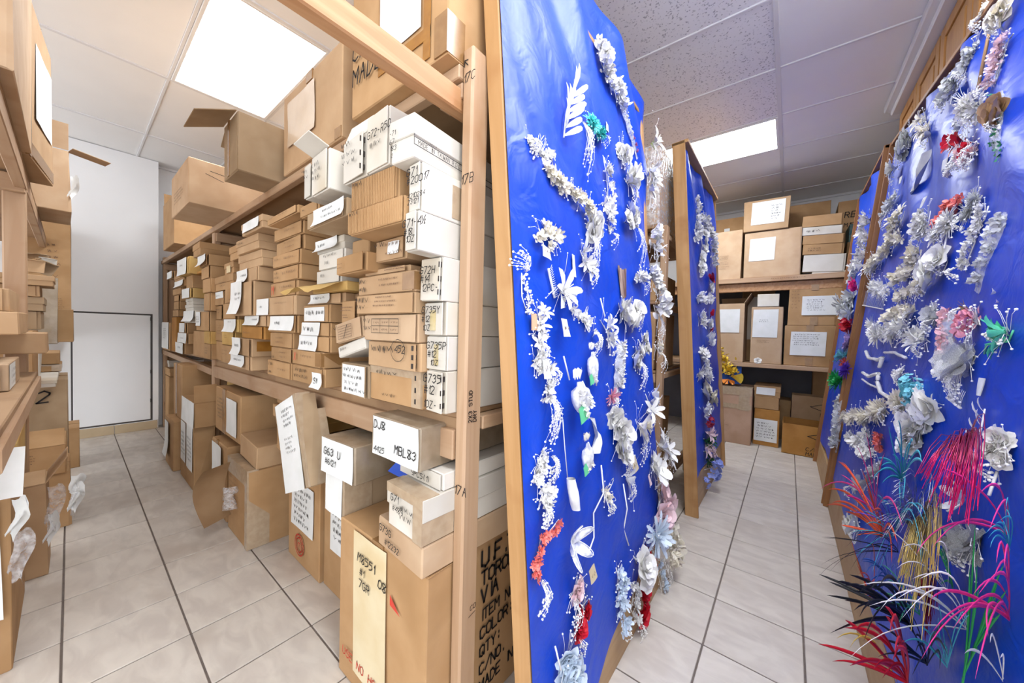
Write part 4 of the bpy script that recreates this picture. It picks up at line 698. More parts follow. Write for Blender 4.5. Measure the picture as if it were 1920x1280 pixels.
(-1.9393,0.69,0.7705,0.1794,0.32,0.0853,'f','w','small white box with yellow stain under the shelf',{'Y': 1},'cartons stacked under the middle shelf','-y'),
(-1.8882,0.66,0.6836,0.2243,0.34,0.0883,'l','y','yellowed box with white label under the small white boxes',{'L': (0.02,0.1,0.8,0.95,0.006,'w'),'Z': ((0.1,0.4,0.6,0.7,1),)},'cartons stacked under the middle shelf','-y'),
(-1.8758,0.68,0.5653,0.1642,0.32,0.091,'f','g','box with faded label below the yellowed box',{'L': (0.1,0.1,0.9,0.9,0.004,'w'),'Z': ((0.2,0.3,0.7,0.7,1),)},'cartons stacked under the middle shelf','-y'),
(-2.1858,0.7,0.7584,0.1788,0.3,0.0771,'c','b','brown box pushed up under the shelf rail',{},'cartons stacked under the middle shelf','-y'),
(-2.1846,0.68,0.6886,0.2433,0.32,0.0694,'c','b','brown box with taped seam under shelf',{'P': 1},'cartons stacked under the middle shelf','-y'),
(-2.0959,0.68,0.594,0.1776,0.3,0.085,'f','b','crooked brown box hanging in the gap by striped carton',{'Z': ((0.2,0.4,0.7,0.8,1),),'r': 8},'cartons stacked under the middle shelf','-y'),
(-2.0779,0.67,0.5135,0.19,0.3,0.08,'f','b','crooked brown box resting on the torn open carton',{'Z': ((0.2,0.4,0.7,0.8,1),),'r': -10},'cartons stacked under the middle shelf','-y'),
(-2.9882,0.6,0.4882,0.5413,0.42,0.2816,'c','b','striped brown carton with paper labels and pen scrawl on side',{'L': (0.5,0.1,0.9,0.85,0.004,'w'),'Z': ((0.1,0.3,0.42,0.8,1),),'S8': 1,'P': 4},'cartons stacked under the middle shelf','-y'),
(-3.2668,0.72,0.6906,0.2766,0.4,0.125,'c','y','carton with yellow taped top behind striped carton',{},'cartons stacked under the middle shelf','-y'),
(-2.53,0.565,0,0.36,0.42,0.42,'o','b','torn open carton with dented side and loose plastic inside',{'TF': 1,'O': (None,None,None,None),'Z': ((0.1,0.4,0.6,0.8,2),),'P': 2},'cartons stacked under the middle shelf','-y'),
(-2.4449,0.6,0.4215,0.2849,0.36,0.12,'c','t','squashed carton top lying over torn open carton',{'r': -4},'cartons stacked under the middle shelf','-y'),
(-2.92,0.57,0,0.34,0.42,0.45,'c','b','battered carton with torn white paper on front',{'L': (0.02,0.25,0.75,0.95,0.03,'w'),'P': 4},'cartons stacked under the middle shelf','-y'),
(-3.7,0.53,0,0.48,0.115,0.46,'c','b','brown carton with two paper sheets side by side',{'L': (0.06,0.3,0.44,0.95,0.003,'w'),'L2': (0.5,0.28,0.92,0.97,0.003,'w'),'Z': ((0.1,0.4,0.4,0.8,1),(0.55,0.4,0.85,0.8,1))},'cartons stacked under the middle shelf','-y'),
(-3.5751,0.52,0.462,0.4209,0.125,0.1754,'o','b','low white fronted box with lid flap stretched out',{'L': (0,0,1,1,0.004,'w'),'O': (None,88,None,None)},'cartons stacked under the middle shelf','-y'),
(-5.5,0.66,0,0.2257,0.36,0.5973,'c','b','tall plain carton behind the lid flap box',{},'cartons stacked under the middle shelf','-y'),
(-5.5,0.66,0.6039,0.2911,0.4,0.0833,'l','b','flat brown carton right under the far shelf',{},'cartons stacked under the middle shelf','-y'),
(-5.5,0.68,0.6877,0.08,0.3,0.0718,'l','w','flat white box under the far shelf',{},'cartons stacked under the middle shelf','-y'),
(-4.15,0.5,0,0.36,0.4,0.4,'c','b','carton with curling paper at far end of bottom row',{'L': (0,0.2,0.6,0.9,0.03,'w')},'cartons stacked under the middle shelf','-y'),
(-4.15,0.55,0.4015,0.34,0.4,0.44,'c','b','upright carton at far end over curling paper carton',{'P': 4},'cartons stacked under the middle shelf','-y'),
(-1.75,-0.6,1.88,0.5,0.8,0.8,'c','p','nearest pale carton on top of left shelving with pen scrawl',{'SS': 1},'cartons on the left hand shelving','+x'),
(-2.6,-0.592,1.88,0.487,0.5,0.67,'c','t','tall taped carton with white sheet near the ceiling at left',{'SL': 1,'a': -6},'cartons on the left hand shelving','+x'),
(-3.6889,-0.2581,1.88,0.26,0.5,0.3938,'o','p','open carton with two flaps sticking out over the left aisle',{'O': (105,None,None,None),'OB': 1,'TW': 1},'cartons on the left hand shelving','+x'),
(-4.95,-0.254,1.005,0.26,0.45,1.0527,'c','b','tall dark carton in shade with black print on left shelving',{'Z': ((0.45,0.25,0.85,0.35,0),(0.5,0.5,0.7,0.8,2))},'cartons on the left hand shelving','+x'),
(-3.35,-0.3189,1.373,0.26,0.3,0.057,'l','t','low tan lid box jutting out beside left post',{},'cartons on the left hand shelving','+x'),
(-3.38,-0.368,1.31,0.26,0.3,0.062,'f','t','small tan box squeezed under the jutting lid box',{},'cartons on the left hand shelving','+x'),
(-3.4,-0.3559,1.228,0.26,0.35,0.081,'l','g','grey tan box with pale lid rim beside left post',{},'cartons on the left hand shelving','+x'),
(-3.42,-0.3662,1.121,0.26,0.35,0.106,'f','g','grey tan box below the pale lid rim box',{},'cartons on the left hand shelving','+x'),
(-4.2,-0.3172,1.005,0.26,0.35,0.4854,'c','t','big carton with plastic sleeve behind grey boxes at left',{'L': (0.55,0.55,0.68,0.72,0,'w'),'VT': 1},'cartons on the left hand shelving','+x'),
(-4.58,-0.2439,1.005,0.26,0.3,0.2648,'c','b','rounded brown carton sticking out far left row',{},'cartons on the left hand shelving','+x'),
(-2.3,-0.4015,1.205,0.26,0.4,0.0859,'f','t','tan box with loose front flap at left edge',{},'cartons on the left hand shelving','+x'),
(-2.2,-0.3758,1.12,0.26,0.4,0.084,'c','t','plain tan box beneath loose flap box at left edge',{},'cartons on the left hand shelving','+x'),
(-2.62,-0.3275,1.026,0.26,0.24,0.0929,'c','t','long tan carton lying across the left shelf',{},'cartons on the left hand shelving','+x'),
(-2.1,-0.3919,0.9286,0.26,0.4,0.094,'f','p','box with white printed end on the left middle board',{'SW': 1},'cartons on the left hand shelving','+x'),
(-3.1,-0.3808,0.842,0.26,0.35,0.277,'c','b','narrow brown carton under the long tan carton',{},'cartons on the left hand shelving','+x'),
(-3.5,-0.3757,0.842,0.26,0.246,0.158,'c','w','thin white box between two cartons at left',{},'cartons on the left hand shelving','+x'),
(-3.75,-0.3068,0.8919,0.26,0.35,0.0737,'f','b','brown box with curled front left of hatch',{},'cartons on the left hand shelving','+x'),
(-3.75,-0.2986,0.842,0.26,0.35,0.0459,'c','b','brown box with diagonal tape stripes',{'P': 2},'cartons on the left hand shelving','+x'),
(-3.25,-0.3106,0.8,0.26,1.0,0.04,'l','w','flat white lid on the big lettered carton at left',{},'cartons on the left hand shelving','+x'),
(-3.68,-0.273,0,0.26,0.5,0.799,'c','g','big grey tan carton with pen letters on left shelving',{'T': ((0.06,0.82,0.09,'D 2'),(0.3,0.82,0.09,'F'))},'cartons on the left hand shelving','+x'),
(-2.66,-0.3967,0.432,0.26,0.2,0.408,'c','t','ribbed carton in shade below the left board',{},'cartons on the left hand shelving','+x'),
(-3.2032,-0.2638,0,0.26,0.45,0.3177,'c','b','floor carton with taped paper edge in left row',{'P': 4,'TW': 3},'cartons on the left hand shelving','+x'),
(-3.1732,-0.278,0.3187,0.26,0.4,0.1633,'o','b','open carton with raised lid and stamp at left',{'Z': ((0.3,0.45,0.6,0.8,0),),'O': (25,None,None,None)},'cartons on the left hand shelving','+x'),
(-2.6449,-0.3301,0,0.26,0.22,0.4302,'o','t','large crumpled floor carton with folded top edge at left',{'O': (20,120,None,None),'P': 4,'TW': 2},'cartons on the left hand shelving','+x'),
(-1.95,-0.3712,0.6457,0.26,0.4,0.1308,'o','y','yellow taped carton with white paper at left edge',{'L': (0.5,-0.3,1.05,0.9,0.03,'w'),'O': (100,None,None,None)},'cartons on the left hand shelving','+x'),
(-2.0,-0.625,0,0.5,0.55,0.645,'c','b','floor carton with hanging papers at the left edge',{'L': (0.86,0.3,0.97,0.9,0.02,'w'),'TW': 2},'cartons on the left hand shelving','+x'),
(-4.45,-0.2158,0,0.26,0.35,0.3251,'c','b','brown carton on the floor beside the white hatch',{},'cartons on the left hand shelving','+x'),
(-0.8895,4.7,1.85,0.4335,0.45,0.556,'c','p','pale carton with small print beside back left of top shelf',{'Z': ((0.3,0.4,0.75,0.5,0),(0.35,0.3,0.75,0.38,0),(0.35,0.2,0.75,0.28,0))},'boxes on the back wall shelving','-y'),
(-0.4205,4.68,1.85,0.4825,0.5,0.4978,'c','p','large carton with square white label on back top shelf',{'L': (0.08,0.36,0.55,0.85,0.002,'w')},'boxes on the back wall shelving','-y'),
(-0.4436,4.66,2.3488,0.3984,0.4,0.3315,'c','t','taped box with big white sheet crowning the back shelf',{'L': (0.17,0.2,0.9,0.93,0.002,'w'),'Z': ((0.6,0.3,0.8,0.8,1),),'r': -1},'boxes on the back wall shelving','-y'),
(-1.0616,5.2,1.85,0.5965,0.35,0.8465,'c','b','carton with white sticker behind pale carton',{'L': (0.62,0.5,0.72,0.85,0,'w')},'boxes on the back wall shelving','-y'),
(-0.0971,5.2,1.85,0.4062,0.4,0.879,'c','b','brown carton standing behind the crowning box',{},'boxes on the back wall shelving','-y'),
(0.3734,5.2,1.85,0.3178,0.4,0.8413,'c','b','tall brown carton with pen code behind tilted boxes',{'T': ((0.15,0.78,0.07,'RB-BY'),(0.15,0.66,0.05,'M12340'))},'boxes on the back wall shelving','-y'),
(0.081,4.7,1.862,0.3201,0.35,0.1736,'f','w','white sided box,bottom of tilted stack on back shelf',{'r': -3,'Z': ()},'boxes on the back wall shelving','-y'),
(0.0767,4.7,2.0366,0.3129,0.35,0.1041,'f','b','brown box with faint print,second up of tilted stack on back shelf',{'r': -3,'Z': ((0.1,0.3,0.5,0.7,1),)},'boxes on the back wall shelving','-y'),
(0.073,4.7,2.1417,0.3132,0.35,0.0927,'f','b','brown box with pen dots,third up of tilted stack on back shelf',{'r': -3,'Z': ()},'boxes on the back wall shelving','-y'),
(0.0653,4.7,2.2354,0.3063,0.35,0.0842,'f','w','box with white label,fourth up of tilted stack on back shelf',{'r': -3,'Z': ((0.1,0.3,0.5,0.7,1),)},'boxes on the back wall shelving','-y'),
(0.064,4.7,2.3206,0.3034,0.35,0.1137,'f','b','plain tan box,top of tilted stack on back shelf',{'r': -3,'Z': ()},'boxes on the back wall shelving','-y'),
(0.16,4.7,1.85,0.36,0.3,0.02,'c','w','white flat sheet box under the tilted stack on back shelf',{},'boxes on the back wall shelving','-y'),
(0.4378,4.9,2.1708,0.1234,0.3,0.1899,'c','q','teal patterned box beside the tilted stack',{'L': (0.35,0.1,0.9,0.8,0,'y')},'boxes on the back wall shelving','-y'),
(0.4236,4.85,2.0576,0.1283,0.3,0.1122,'f','b','small brown box above its twin below teal box',{'Z': ((0.1,0.3,0.8,0.7,0),)},'boxes on the back wall shelving','-y'),
(0.4273,4.85,1.85,0.1282,0.3,0.2066,'f','b','small brown box at shelf level below teal box',{'Z': ((0.1,0.3,0.8,0.7,0),)},'boxes on the back wall shelving','-y'),
(-0.6703,4.7,0.908,0.2668,0.4,0.666,'o','p','open carton with taped white sheet on back middle shelf',{'L': (0.06,0.5,0.85,0.9,0.004,'w'),'O': (None,120,30,None)},'boxes on the back wall shelving','-y'),
(-0.333,4.7,0.908,0.2769,0.4,0.621,'c','p','carton with hanging white sheet in middle of back shelf',{'L': (0.04,0.46,0.84,0.95,0.002,'w'),'Z': ((0.24,0.72,0.54,0.78,1),(0.2,0.36,0.6,0.42,0))},'boxes on the back wall shelving','-y'),
(-0.2883,4.7,1.53,0.1917,0.3,0.1361,'c','w','small grey white box on the middle back carton',{},'boxes on the back wall shelving','-y'),
(-0.0385,4.7,0.908,0.4114,0.45,0.4205,'c','b','wide carton with typed white label on back middle shelf',{'L': (0.12,0.26,0.8,0.84,0.003,'w'),'Z': ((0.16,0.5,0.7,0.8,1),(0.2,0.22,0.7,0.25,0)),'P': 5},'boxes on the back wall shelving','-y'),
(-0.0142,4.7,1.3295,0.4109,0.45,0.4122,'c','b','wide carton with stained torn paper under back top shelf',{'L': (0.26,0.25,0.9,0.72,0.006,'w'),'Z': ((0.35,0.35,0.7,0.65,1),(0.05,0.4,0.2,0.9,2)),'P': 5},'boxes on the back wall shelving','-y'),
(-0.4636,5.15,0.908,0.3132,0.3,0.8636,'c','b','brown box with plastic pack in shadow of back shelf',{'L': (0.15,0.3,0.95,0.9,0,'p')},'boxes on the back wall shelving','-y'),
(0.3822,4.72,0.908,0.0802,0.4,0.4218,'c','b','carton edge at right end of back middle shelf',{},'boxes on the back wall shelving','-y'),
(-0.7755,4.75,0.908,0.1007,0.4,0.5399,'c','b','carton edge behind near display panel on back shelf',{},'boxes on the back wall shelving','-y'),
(-0.6936,4.62,0,0.3992,0.42,0.6322,'c','k','tall pinkish carton wrapped in clear tape standing on floor',{'P': 6,'Z': ((0.1,0.36,0.4,0.4,0),(0.2,0.28,0.5,0.32,0))},'boxes on the back wall shelving','-y'),
(-0.2746,4.75,0,0.2221,0.4,0.4045,'c','o','floor carton with wide white form label',{'L': (0.02,0.12,0.95,0.72,0.002,'w'),'Z': ((0.1,0.2,0.85,0.65,1),)},'boxes on the back wall shelving','-y'),
(-0.2782,4.75,0.4055,0.2196,0.4,0.1322,'c','b','flat brown box in the middle of the floor stack',{},'boxes on the back wall shelving','-y'),
(-0.283,4.75,0.5387,0.2336,0.4,0.1216,'l','b','flat brown box with white end label topping floor stack',{'L': (0.08,0.2,0.8,0.85,0.001,'w')},'boxes on the back wall shelving','-y'),
(-0.02,4.6,0,0.42,0.4,0.31,'o','o','orange brown open carton with triangle marks on floor',{'O': (None,None,None,None),'OP': 1,'T': ((0.46,0.2,0.12,'C/NO'),(0.46,0.05,0.11,'MADE')),'TR': (0.6,0.68,0.16)},'boxes on the back wall shelving','-y'),
(0.05,5.03,0,0.42,0.217,0.56,'o','t','pale open carton with triangle mark behind orange carton',{'OP': 1,'TR': (0.5,0.8,0.09),'T': ((0.62,0.77,0.08,'U'),(0.58,0.62,0.08,'CA'))},'boxes on the back wall shelving','-y'),
(0.235,5.25,0,0.2803,0.3,0.8832,'c','b','dark carton in the corner below the back shelf',{},'boxes on the back wall shelving','-y'),
(-0.0887,5.2,0,0.1367,0.3,0.4674,'c','b','dim carton behind floor stack at back',{},'boxes on the back wall shelving','-y'),
(-1.08,2.38,1.886,0.38,0.5,0.534,'c','b','tall carton in glossy plastic wrap on second shelving top',{'VP': 1},'boxes on the second shelving behind the far left panel','-y'),
(-1.05,2.47,1.414,0.33,0.5,0.206,'c','b','brown carton high on second shelving middle board',{},'boxes on the second shelving behind the far left panel','-y'),
(-1.05,2.47,0.945,0.33,0.5,0.4,'c','t','tan carton filling second shelving middle board',{},'boxes on the second shelving behind the far left panel','-y'),
(-1.1,2.5,0.0,0.38,0.5,0.36,'c','b','carton on floor of second shelving',{},'boxes on the second shelving behind the far left panel','-y'),
(-1.08,2.5,0.361,0.34,0.5,0.339,'c','b','carton over floor carton of second shelving',{},'boxes on the second shelving behind the far left panel','-y'),
(-1.06,1.02,0.955,0.325,0.4,0.155,'l','w','white box with printed table behind near post,bottom one',{'ST2': 1},'boxes on the middle shelf of the long wooden shelving','-y'),
(-1.06,1.02,1.111,0.325,0.4,0.109,'l','w','white box with printed table behind near post,middle one',{'ST2': 1},'boxes on the middle shelf of the long wooden shelving','-y'),
(-1.06,1.02,1.221,0.325,0.4,0.179,'l','w','grey white box behind near post,upper one',{},'boxes on the middle shelf of the long wooden shelving','-y'),
(-1.1,0.98,0.537,0.38,0.24,0.183,'c','b','brown carton on the big lettered carton behind near post',{'P': 1},'cartons stacked under the middle shelf','-y'),
]
ORN = [
{'t':'fs', 'k':'A', 'p':((1.3329, 2.3317), (1.3427, 2.2889), (1.3901, 2.2502), (1.4849, 2.2395), (1.545, 2.2312)), 'n':17, 'r':0.0402, 'kd':'ruff', 'c':'w', 'l':'tall white satin posy topmost on near left blue panel', 'lf':(4, 0.0357, 'w'), 'pl':(5, 0.0483, 1.545, 2.2312)},
{'t':'bag', 'k':'A', 'p':((1.5333, 2.2372), (1.7408, 2.0586)), 'l':'clear sleeve with purple end hanging below the topmost white posy', 'w':0.036, 'c':'v'},
{'t':'leaf', 'k':'A', 'p':((0.9783, 1.8069), (1.0007, 1.8956), (1.0458, 1.9926)), 'l':'silvery white leaf fan left of teal tassel', 'n':12, 'len':0.0996, 'c':'s'},
{'t':'fs', 'k':'A', 'p':((1.1666, 1.9527), (1.2291, 1.9609), (1.2948, 1.956)), 'n':9, 'r':0.0273, 'kd':'mum', 'c':'tl', 'l':'teal tassel flower pinned on near left panel', 'pl':(3, 0.0547, 1.2948, 1.956)},
{'t':'card', 'k':'A', 'p':((1.3489, 2.0207),), 'l':'small blank white card right of teal tassel', 'w':0.0282, 'h':0.0347},
{'t':'fs', 'k':'A', 'p':((0.7702, 1.7118), (0.8037, 1.6919), (0.8519, 1.6919), (0.9133, 1.7272)), 'n':16, 'r':0.0187, 'kd':'bloss', 'c':'w', 'l':'looped white pearl wreath at upper left of near panel', 'pl':(9, 0.0504, 0.7875, 1.7106), 'lo':(5, 0.0561)},
{'t':'fs', 'k':'A', 'p':((0.8484, 1.6524), (0.9052, 1.6412), (0.9748, 1.6384), (1.056, 1.6403), (1.1202, 1.6228), (1.1502, 1.5968)), 'n':27, 'r':0.0297, 'kd':'bloss', 'c':'iv', 'l':'long ivory blossom garland slanting below the pearl wreath', 'pl':(6, 0.0574, 1.1502, 1.5968), 'lo':(4, 0.0432)},
{'t':'pearl', 'k':'A', 'p':((1.1387, 1.9272),), 'l':'curtain of fine white pearl stems under teal tassel', 'n':14, 'len':0.1914},
{'t':'fs', 'k':'A', 'p':((1.3132, 1.867), (1.3325, 1.8204), (1.3342, 1.7557), (1.3289, 1.6782), (1.3261, 1.5806)), 'n':13, 'r':0.0257, 'kd':'bloss', 'c':'w', 'l':'narrow hanging chain of small white blossoms mid near panel', 'tg':(1.2562, 1.8419, 0.0287, 0.0287, 'w'), 'pl':(5, 0.0642, 1.3261, 1.5806)},
{'t':'fs', 'k':'A', 'p':((1.4774, 1.9807), (1.5042, 1.9562)), 'n':4, 'r':0.0388, 'kd':'rose', 'c':'w', 'l':'white fabric leaf cluster below purple sleeve', 'lf':(3, 0.0518, 'w'), 'pl':(5, 0.0706, 1.5042, 1.9562)},
{'t':'fs', 'k':'A', 'p':((1.5306, 1.8821), (1.5931, 1.8627)), 'n':4, 'r':0.0515, 'kd':'bud', 'c':'w', 'l':'white closed tulip pair with brown card', 'lf':(2, 0.0736, 'w'), 'tg':(1.6227, 1.8324, 0.0373, 0.0373, 'b'), 'pl':(5, 0.0736, 1.5931, 1.8627)},
{'t':'fs', 'k':'A', 'p':((1.965, 2.2284),), 'n':1, 'r':0.0831, 'kd':'lily', 'c':'w', 'l':'white lily with green throat at right edge of near panel', 'lf':(3, 0.0525, 'gr'), 'pl':(8, 0.1459, 1.965, 2.2284)},
{'t':'fs', 'k':'A', 'p':((1.8375, 2.0143), (1.9311, 1.9999), (1.8774, 1.9042)), 'n':5, 'r':0.0602, 'kd':'lily', 'c':'w', 'l':'white lilies stacked below green throat lily', 'lf':(2, 0.0745, 's'), 'pl':(5, 0.086, 1.8774, 1.9042)},
{'t':'fs', 'k':'A', 'p':((1.5516, 1.7678), (1.6009, 1.7405), (1.4988, 1.6736), (1.6477, 1.6825)), 'n':6, 'r':0.042, 'kd':'rose', 'c':'w', 'l':'white roses with pearl strings hanging straight down', 'pl':(8, 0.1958, 1.6477, 1.6825)},
{'t':'fs', 'k':'A', 'p':((1.8527, 1.6781), (1.8622, 1.6355)), 'n':2, 'r':0.0705, 'kd':'ruff', 'c':'w', 'l':'white lace pompom above the beaded lace strip', 'pl':(5, 0.0995, 1.8622, 1.6355)},
{'t':'fs', 'k':'A', 'p':((1.2905, 1.6945), (1.3067, 1.6653)), 'n':2, 'r':0.0378, 'kd':'lily', 'c':'w', 'l':'single white lily bud beside blossom chain', 'lf':(2, 0.0378, 'w'), 'pl':(5, 0.0631, 1.3067, 1.6653)},
{'t':'fs', 'k':'A', 'p':((1.1138, 1.5679), (1.1724, 1.5676), (1.1336, 1.5272)), 'n':5, 'r':0.0436, 'kd':'rose', 'c':'w', 'l':'white shiny rose with silver mesh tail', 'lf':(3, 0.0465, 'w'), 'pl':(12, 0.1322, 1.1336, 1.5272)},
{'t':'fs', 'k':'A', 'p':((1.0668, 1.4642), (1.0898, 1.4281), (1.1181, 1.3954)), 'n':5, 'r':0.033, 'kd':'lily', 'c':'w', 'l':'white lily spray with looped leaves under silver mesh rose', 'lf':(5, 0.0549, 's'), 'pl':(4, 0.0559, 1.1181, 1.3954)},
{'t':'fs', 'k':'A', 'p':((0.8447, 1.4848), (0.8174, 1.452), (0.8887, 1.4653), (0.8518, 1.4396)), 'n':8, 'r':0.0287, 'kd':'bloss', 'c':'iv', 'l':'ivory frilly posy with cream price card', 'pl':(4, 0.0371, 0.8518, 1.4396), 'tg':(0.8129, 1.401, 0.042, 0.036, 'w')},
{'t':'comb', 'k':'A', 'p':((0.845, 1.3652), (0.8716, 1.2828)), 'l':'white hair comb with long teeth beside big lily', 'w':0.0246, 'n':16},
{'t':'fs', 'k':'A', 'p':((0.9129, 1.306),), 'n':1, 'r':0.0605, 'kd':'lily', 'c':'w', 'l':'large white six petal lily next to hair comb', 'lf':(2, 0.0678, 's'), 'pl':(5, 0.0484, 0.9129, 1.306)},
{'t':'card', 'k':'A', 'p':((1.0012, 1.3987),), 'l':'narrow white card right of looped leaves', 'w':0.0224, 'h':0.0724},
{'t':'drop', 'k':'A', 'p':((0.731, 1.3373), (0.7482, 1.2288)), 'l':'white beaded teardrop with wire sprays at panel frame', 'w':0.0307, 'tag':1},
{'t':'fs', 'k':'A', 'p':((0.8075, 1.247), (0.7841, 1.2162), (0.7942, 1.1843), (0.7836, 1.1506)), 'n':9, 'r':0.0242, 'kd':'lily', 'c':'w', 'l':'white star flower string near left frame', 'tg':(0.896, 1.1956, 0.0381, 0.054, 'w'), 'pl':(5, 0.044, 0.7836, 1.1506)},
{'t':'fs', 'k':'A', 'p':((0.969, 1.2546), (1.0307, 1.2411), (1.0735, 1.2181), (1.1224, 1.19)), 'n':6, 'r':0.0243, 'kd':'bloss', 'c':'w', 'l':'looped bead lace cluster on near panel centre', 'pl':(12, 0.0929, 1.1224, 1.19), 'lo':(12, 0.0396)},
{'t':'fs', 'k':'A', 'p':((1.193, 1.2342), (1.2484, 1.1922), (1.2681, 1.1559)), 'n':4, 'r':0.0392, 'kd':'lily', 'c':'w', 'l':'white pointed lily with beaded stalk', 'lf':(4, 0.0482, 's'), 'pl':(6, 0.0812, 1.2681, 1.1559), 'st':((1.1893, 1.3121), (1.1942, 1.244))},
{'t':'fan', 'k':'A', 'p':((1.4223, 1.4052),), 'l':'brown and rose silk fan piece on near panel', 'w':0.0847, 'h':0.1203},
{'t':'fs', 'k':'A', 'p':((1.6233, 1.4514), (1.6955, 1.441)), 'n':4, 'r':0.0422, 'kd':'bloss', 'c':'w', 'l':'small white corsage right of silk fan', 'pl':(4, 0.0613, 1.6955, 1.441)},
{'t':'fs', 'k':'A', 'p':((1.7921, 1.5345), (1.833, 1.4809), (1.9168, 1.4501)), 'n':6, 'r':0.0449, 'kd':'ruff', 'c':'w', 'l':'white lace strip running down right edge', 'pl':(5, 0.0846, 1.9168, 1.4501)},
{'t':'fs', 'k':'A', 'p':((1.38, 1.3122), (1.4008, 1.2609), (1.4578, 1.2458), (1.5679, 1.2867)), 'n':6, 'r':0.0509, 'kd':'rose', 'c':'w', 'l':'group of white peonies below silk fan', 'pl':(6, 0.0863, 1.5679, 1.2867)},
{'t':'fs', 'k':'A', 'p':((1.8588, 1.3406), (1.8856, 1.2925)), 'n':2, 'r':0.0833, 'kd':'ruff', 'c':'w', 'l':'large white pleated flower with dark bristles at right edge', 'pl':(10, 0.1555, 1.8856, 1.2925)},
{'t':'fs', 'k':'A', 'p':((1.6368, 1.1916), (1.6565, 1.1344), (1.496, 1.0905), (1.5719, 1.0637)), 'n':8, 'r':0.038, 'kd':'rose', 'c':'w', 'l':'white rosebud twig with small hanging card', 'pl':(8, 0.1195, 1.5719, 1.0637), 'tg':(1.5924, 1.0193, 0.0265, 0.0362, 'w')},
{'t':'fs', 'k':'A', 'p':((1.8199, 1.1402), (1.9011, 1.092)), 'n':2, 'r':0.0418, 'kd':'bloss', 'c':'iv', 'l':'ivory looped cord rosette at right edge', 'pl':(7, 0.1003, 1.9011, 1.092), 'lo':(9, 0.0473)},
{'t':'fs', 'k':'A', 'p':((0.7823, 1.1361), (0.7904, 1.1111), (0.755, 1.107), (0.8359, 1.082)), 'n':8, 'r':0.0255, 'kd':'bloss', 'c':'w', 'l':'white orchid spray with large cream price tag', 'lf':(3, 0.0283, 's'), 'tg':(0.7853, 1.0823, 0.0377, 0.0522, 'w'), 'pl':(5, 0.0425, 0.8359, 1.082)},
{'t':'fs', 'k':'A', 'p':((0.8153, 1.0359), (0.8176, 1.0016)), 'n':4, 'r':0.0245, 'kd':'bloss', 'c':'w', 'l':'white floret with long pearl shower', 'pl':(16, 0.1158, 0.8176, 1.0016)},
{'t':'pouch', 'k':'A', 'p':((1.0661, 1.1209), (1.0611, 1.0109)), 'l':'gathered tulle pouch with green tag', 'w':0.0608, 'c':'w', 'tg':1},
{'t':'pouch', 'k':'A', 'p':((0.946, 1.034), (0.9675, 0.921)), 'l':'large round lace pouch with green tag', 'w':0.0951, 'c':'w', 'tg':1},
{'t':'ribbon', 'k':'A', 'p':((1.068, 0.9036), (1.1083, 0.8368), (1.0853, 0.7829)), 'l':'translucent ribbon tail hanging from large lace pouch', 'w':0.0356, 'c':'s'},
{'t':'pouch', 'k':'A', 'p':((0.9968, 0.8386), (0.9905, 0.75)), 'l':'small oval favour pouch with green tag', 'w':0.0609, 'c':'iv', 'tg':1},
{'t':'stick', 'k':'A', 'p':((0.9062, 1.1126), (0.9336, 1.0401)), 'l':'thin white cord above large lace pouch', 'w':0.0048, 'c':'w'},
{'t':'bag', 'k':'A', 'p':((1.3851, 1.1555), (1.3123, 0.9584)), 'l':'clear sleeve of white tulle in panel centre', 'w':0.0738, 'c':'w'},
{'t':'fs', 'k':'A', 'p':((1.2356, 0.9535),), 'n':1, 'r':0.0357, 'kd':'mum', 'c':'pk', 'l':'single pink flower below clear tulle sleeve', 'lf':(3, 0.0476, 's'), 'pl':(6, 0.0595, 1.2356, 0.9535)},
{'t':'fs', 'k':'A', 'p':((1.2304, 0.8795), (1.2587, 0.8348), (1.3308, 0.7897), (1.2737, 0.7617), (1.3315, 0.7211)), 'n':12, 'r':0.047, 'kd':'rose', 'c':'w', 'l':'long bunch of white roses under pink flower', 'lf':(3, 0.0418, 'w'), 'pl':(10, 0.0834, 1.3315, 0.7211), 'tg':(1.391, 0.6635, 0.056, 0.0517, 'iv')},
{'t':'fs', 'k':'A', 'p':((1.4976, 0.8225), (1.5224, 0.7721)), 'n':2, 'r':0.0556, 'kd':'bud', 'c':'iv', 'l':'cream calla bloom with lace tail', 'lf':(2, 0.0556, 'w'), 'pl':(10, 0.139, 1.5224, 0.7721)},
{'t':'fs', 'k':'A', 'p':((1.6469, 0.9117), (1.6977, 0.8501), (1.6469, 0.8281)), 'n':5, 'r':0.0493, 'kd':'lily', 'c':'w', 'l':'white lily sprig near right edge with thin stems', 'lf':(3, 0.0506, 'w'), 'pl':(5, 0.0839, 1.6469, 0.8281)},
{'t':'fs', 'k':'A', 'p':((1.7628, 0.6723), (1.8228, 0.6192), (1.9272, 0.5718)), 'n':4, 'r':0.06, 'kd':'lily', 'c':'w', 'l':'white lily jutting past the right panel edge', 'lf':(3, 0.08, 'w'), 'pl':(5, 0.08, 1.9272, 0.5718)},
{'t':'fs', 'k':'A', 'p':((0.7844, 0.8668), (0.7671, 0.8429), (0.7408, 0.8225), (0.7476, 0.7889), (0.7988, 0.7368), (0.7557, 0.7407)), 'n':18, 'r':0.0229, 'kd':'bloss', 'c':'w', 'l':'cascade of tiny white stock flowers by left frame', 'pl':(14, 0.0643, 0.7557, 0.7407)},
{'t':'pearl', 'k':'A', 'p':((0.8141, 0.845),), 'l':'white matchstick stamens spreading right of stock flowers', 'n':12, 'len':0.0707, 'ang':75},
{'t':'roll', 'k':'A', 'p':((0.8866, 0.7632), (0.9079, 0.6679)), 'l':'rolled white lace bundle on a long string', 'w':0.0404, 'stem':((0.8822, 0.9311), (0.8857, 0.8452), (0.8926, 0.7614))},
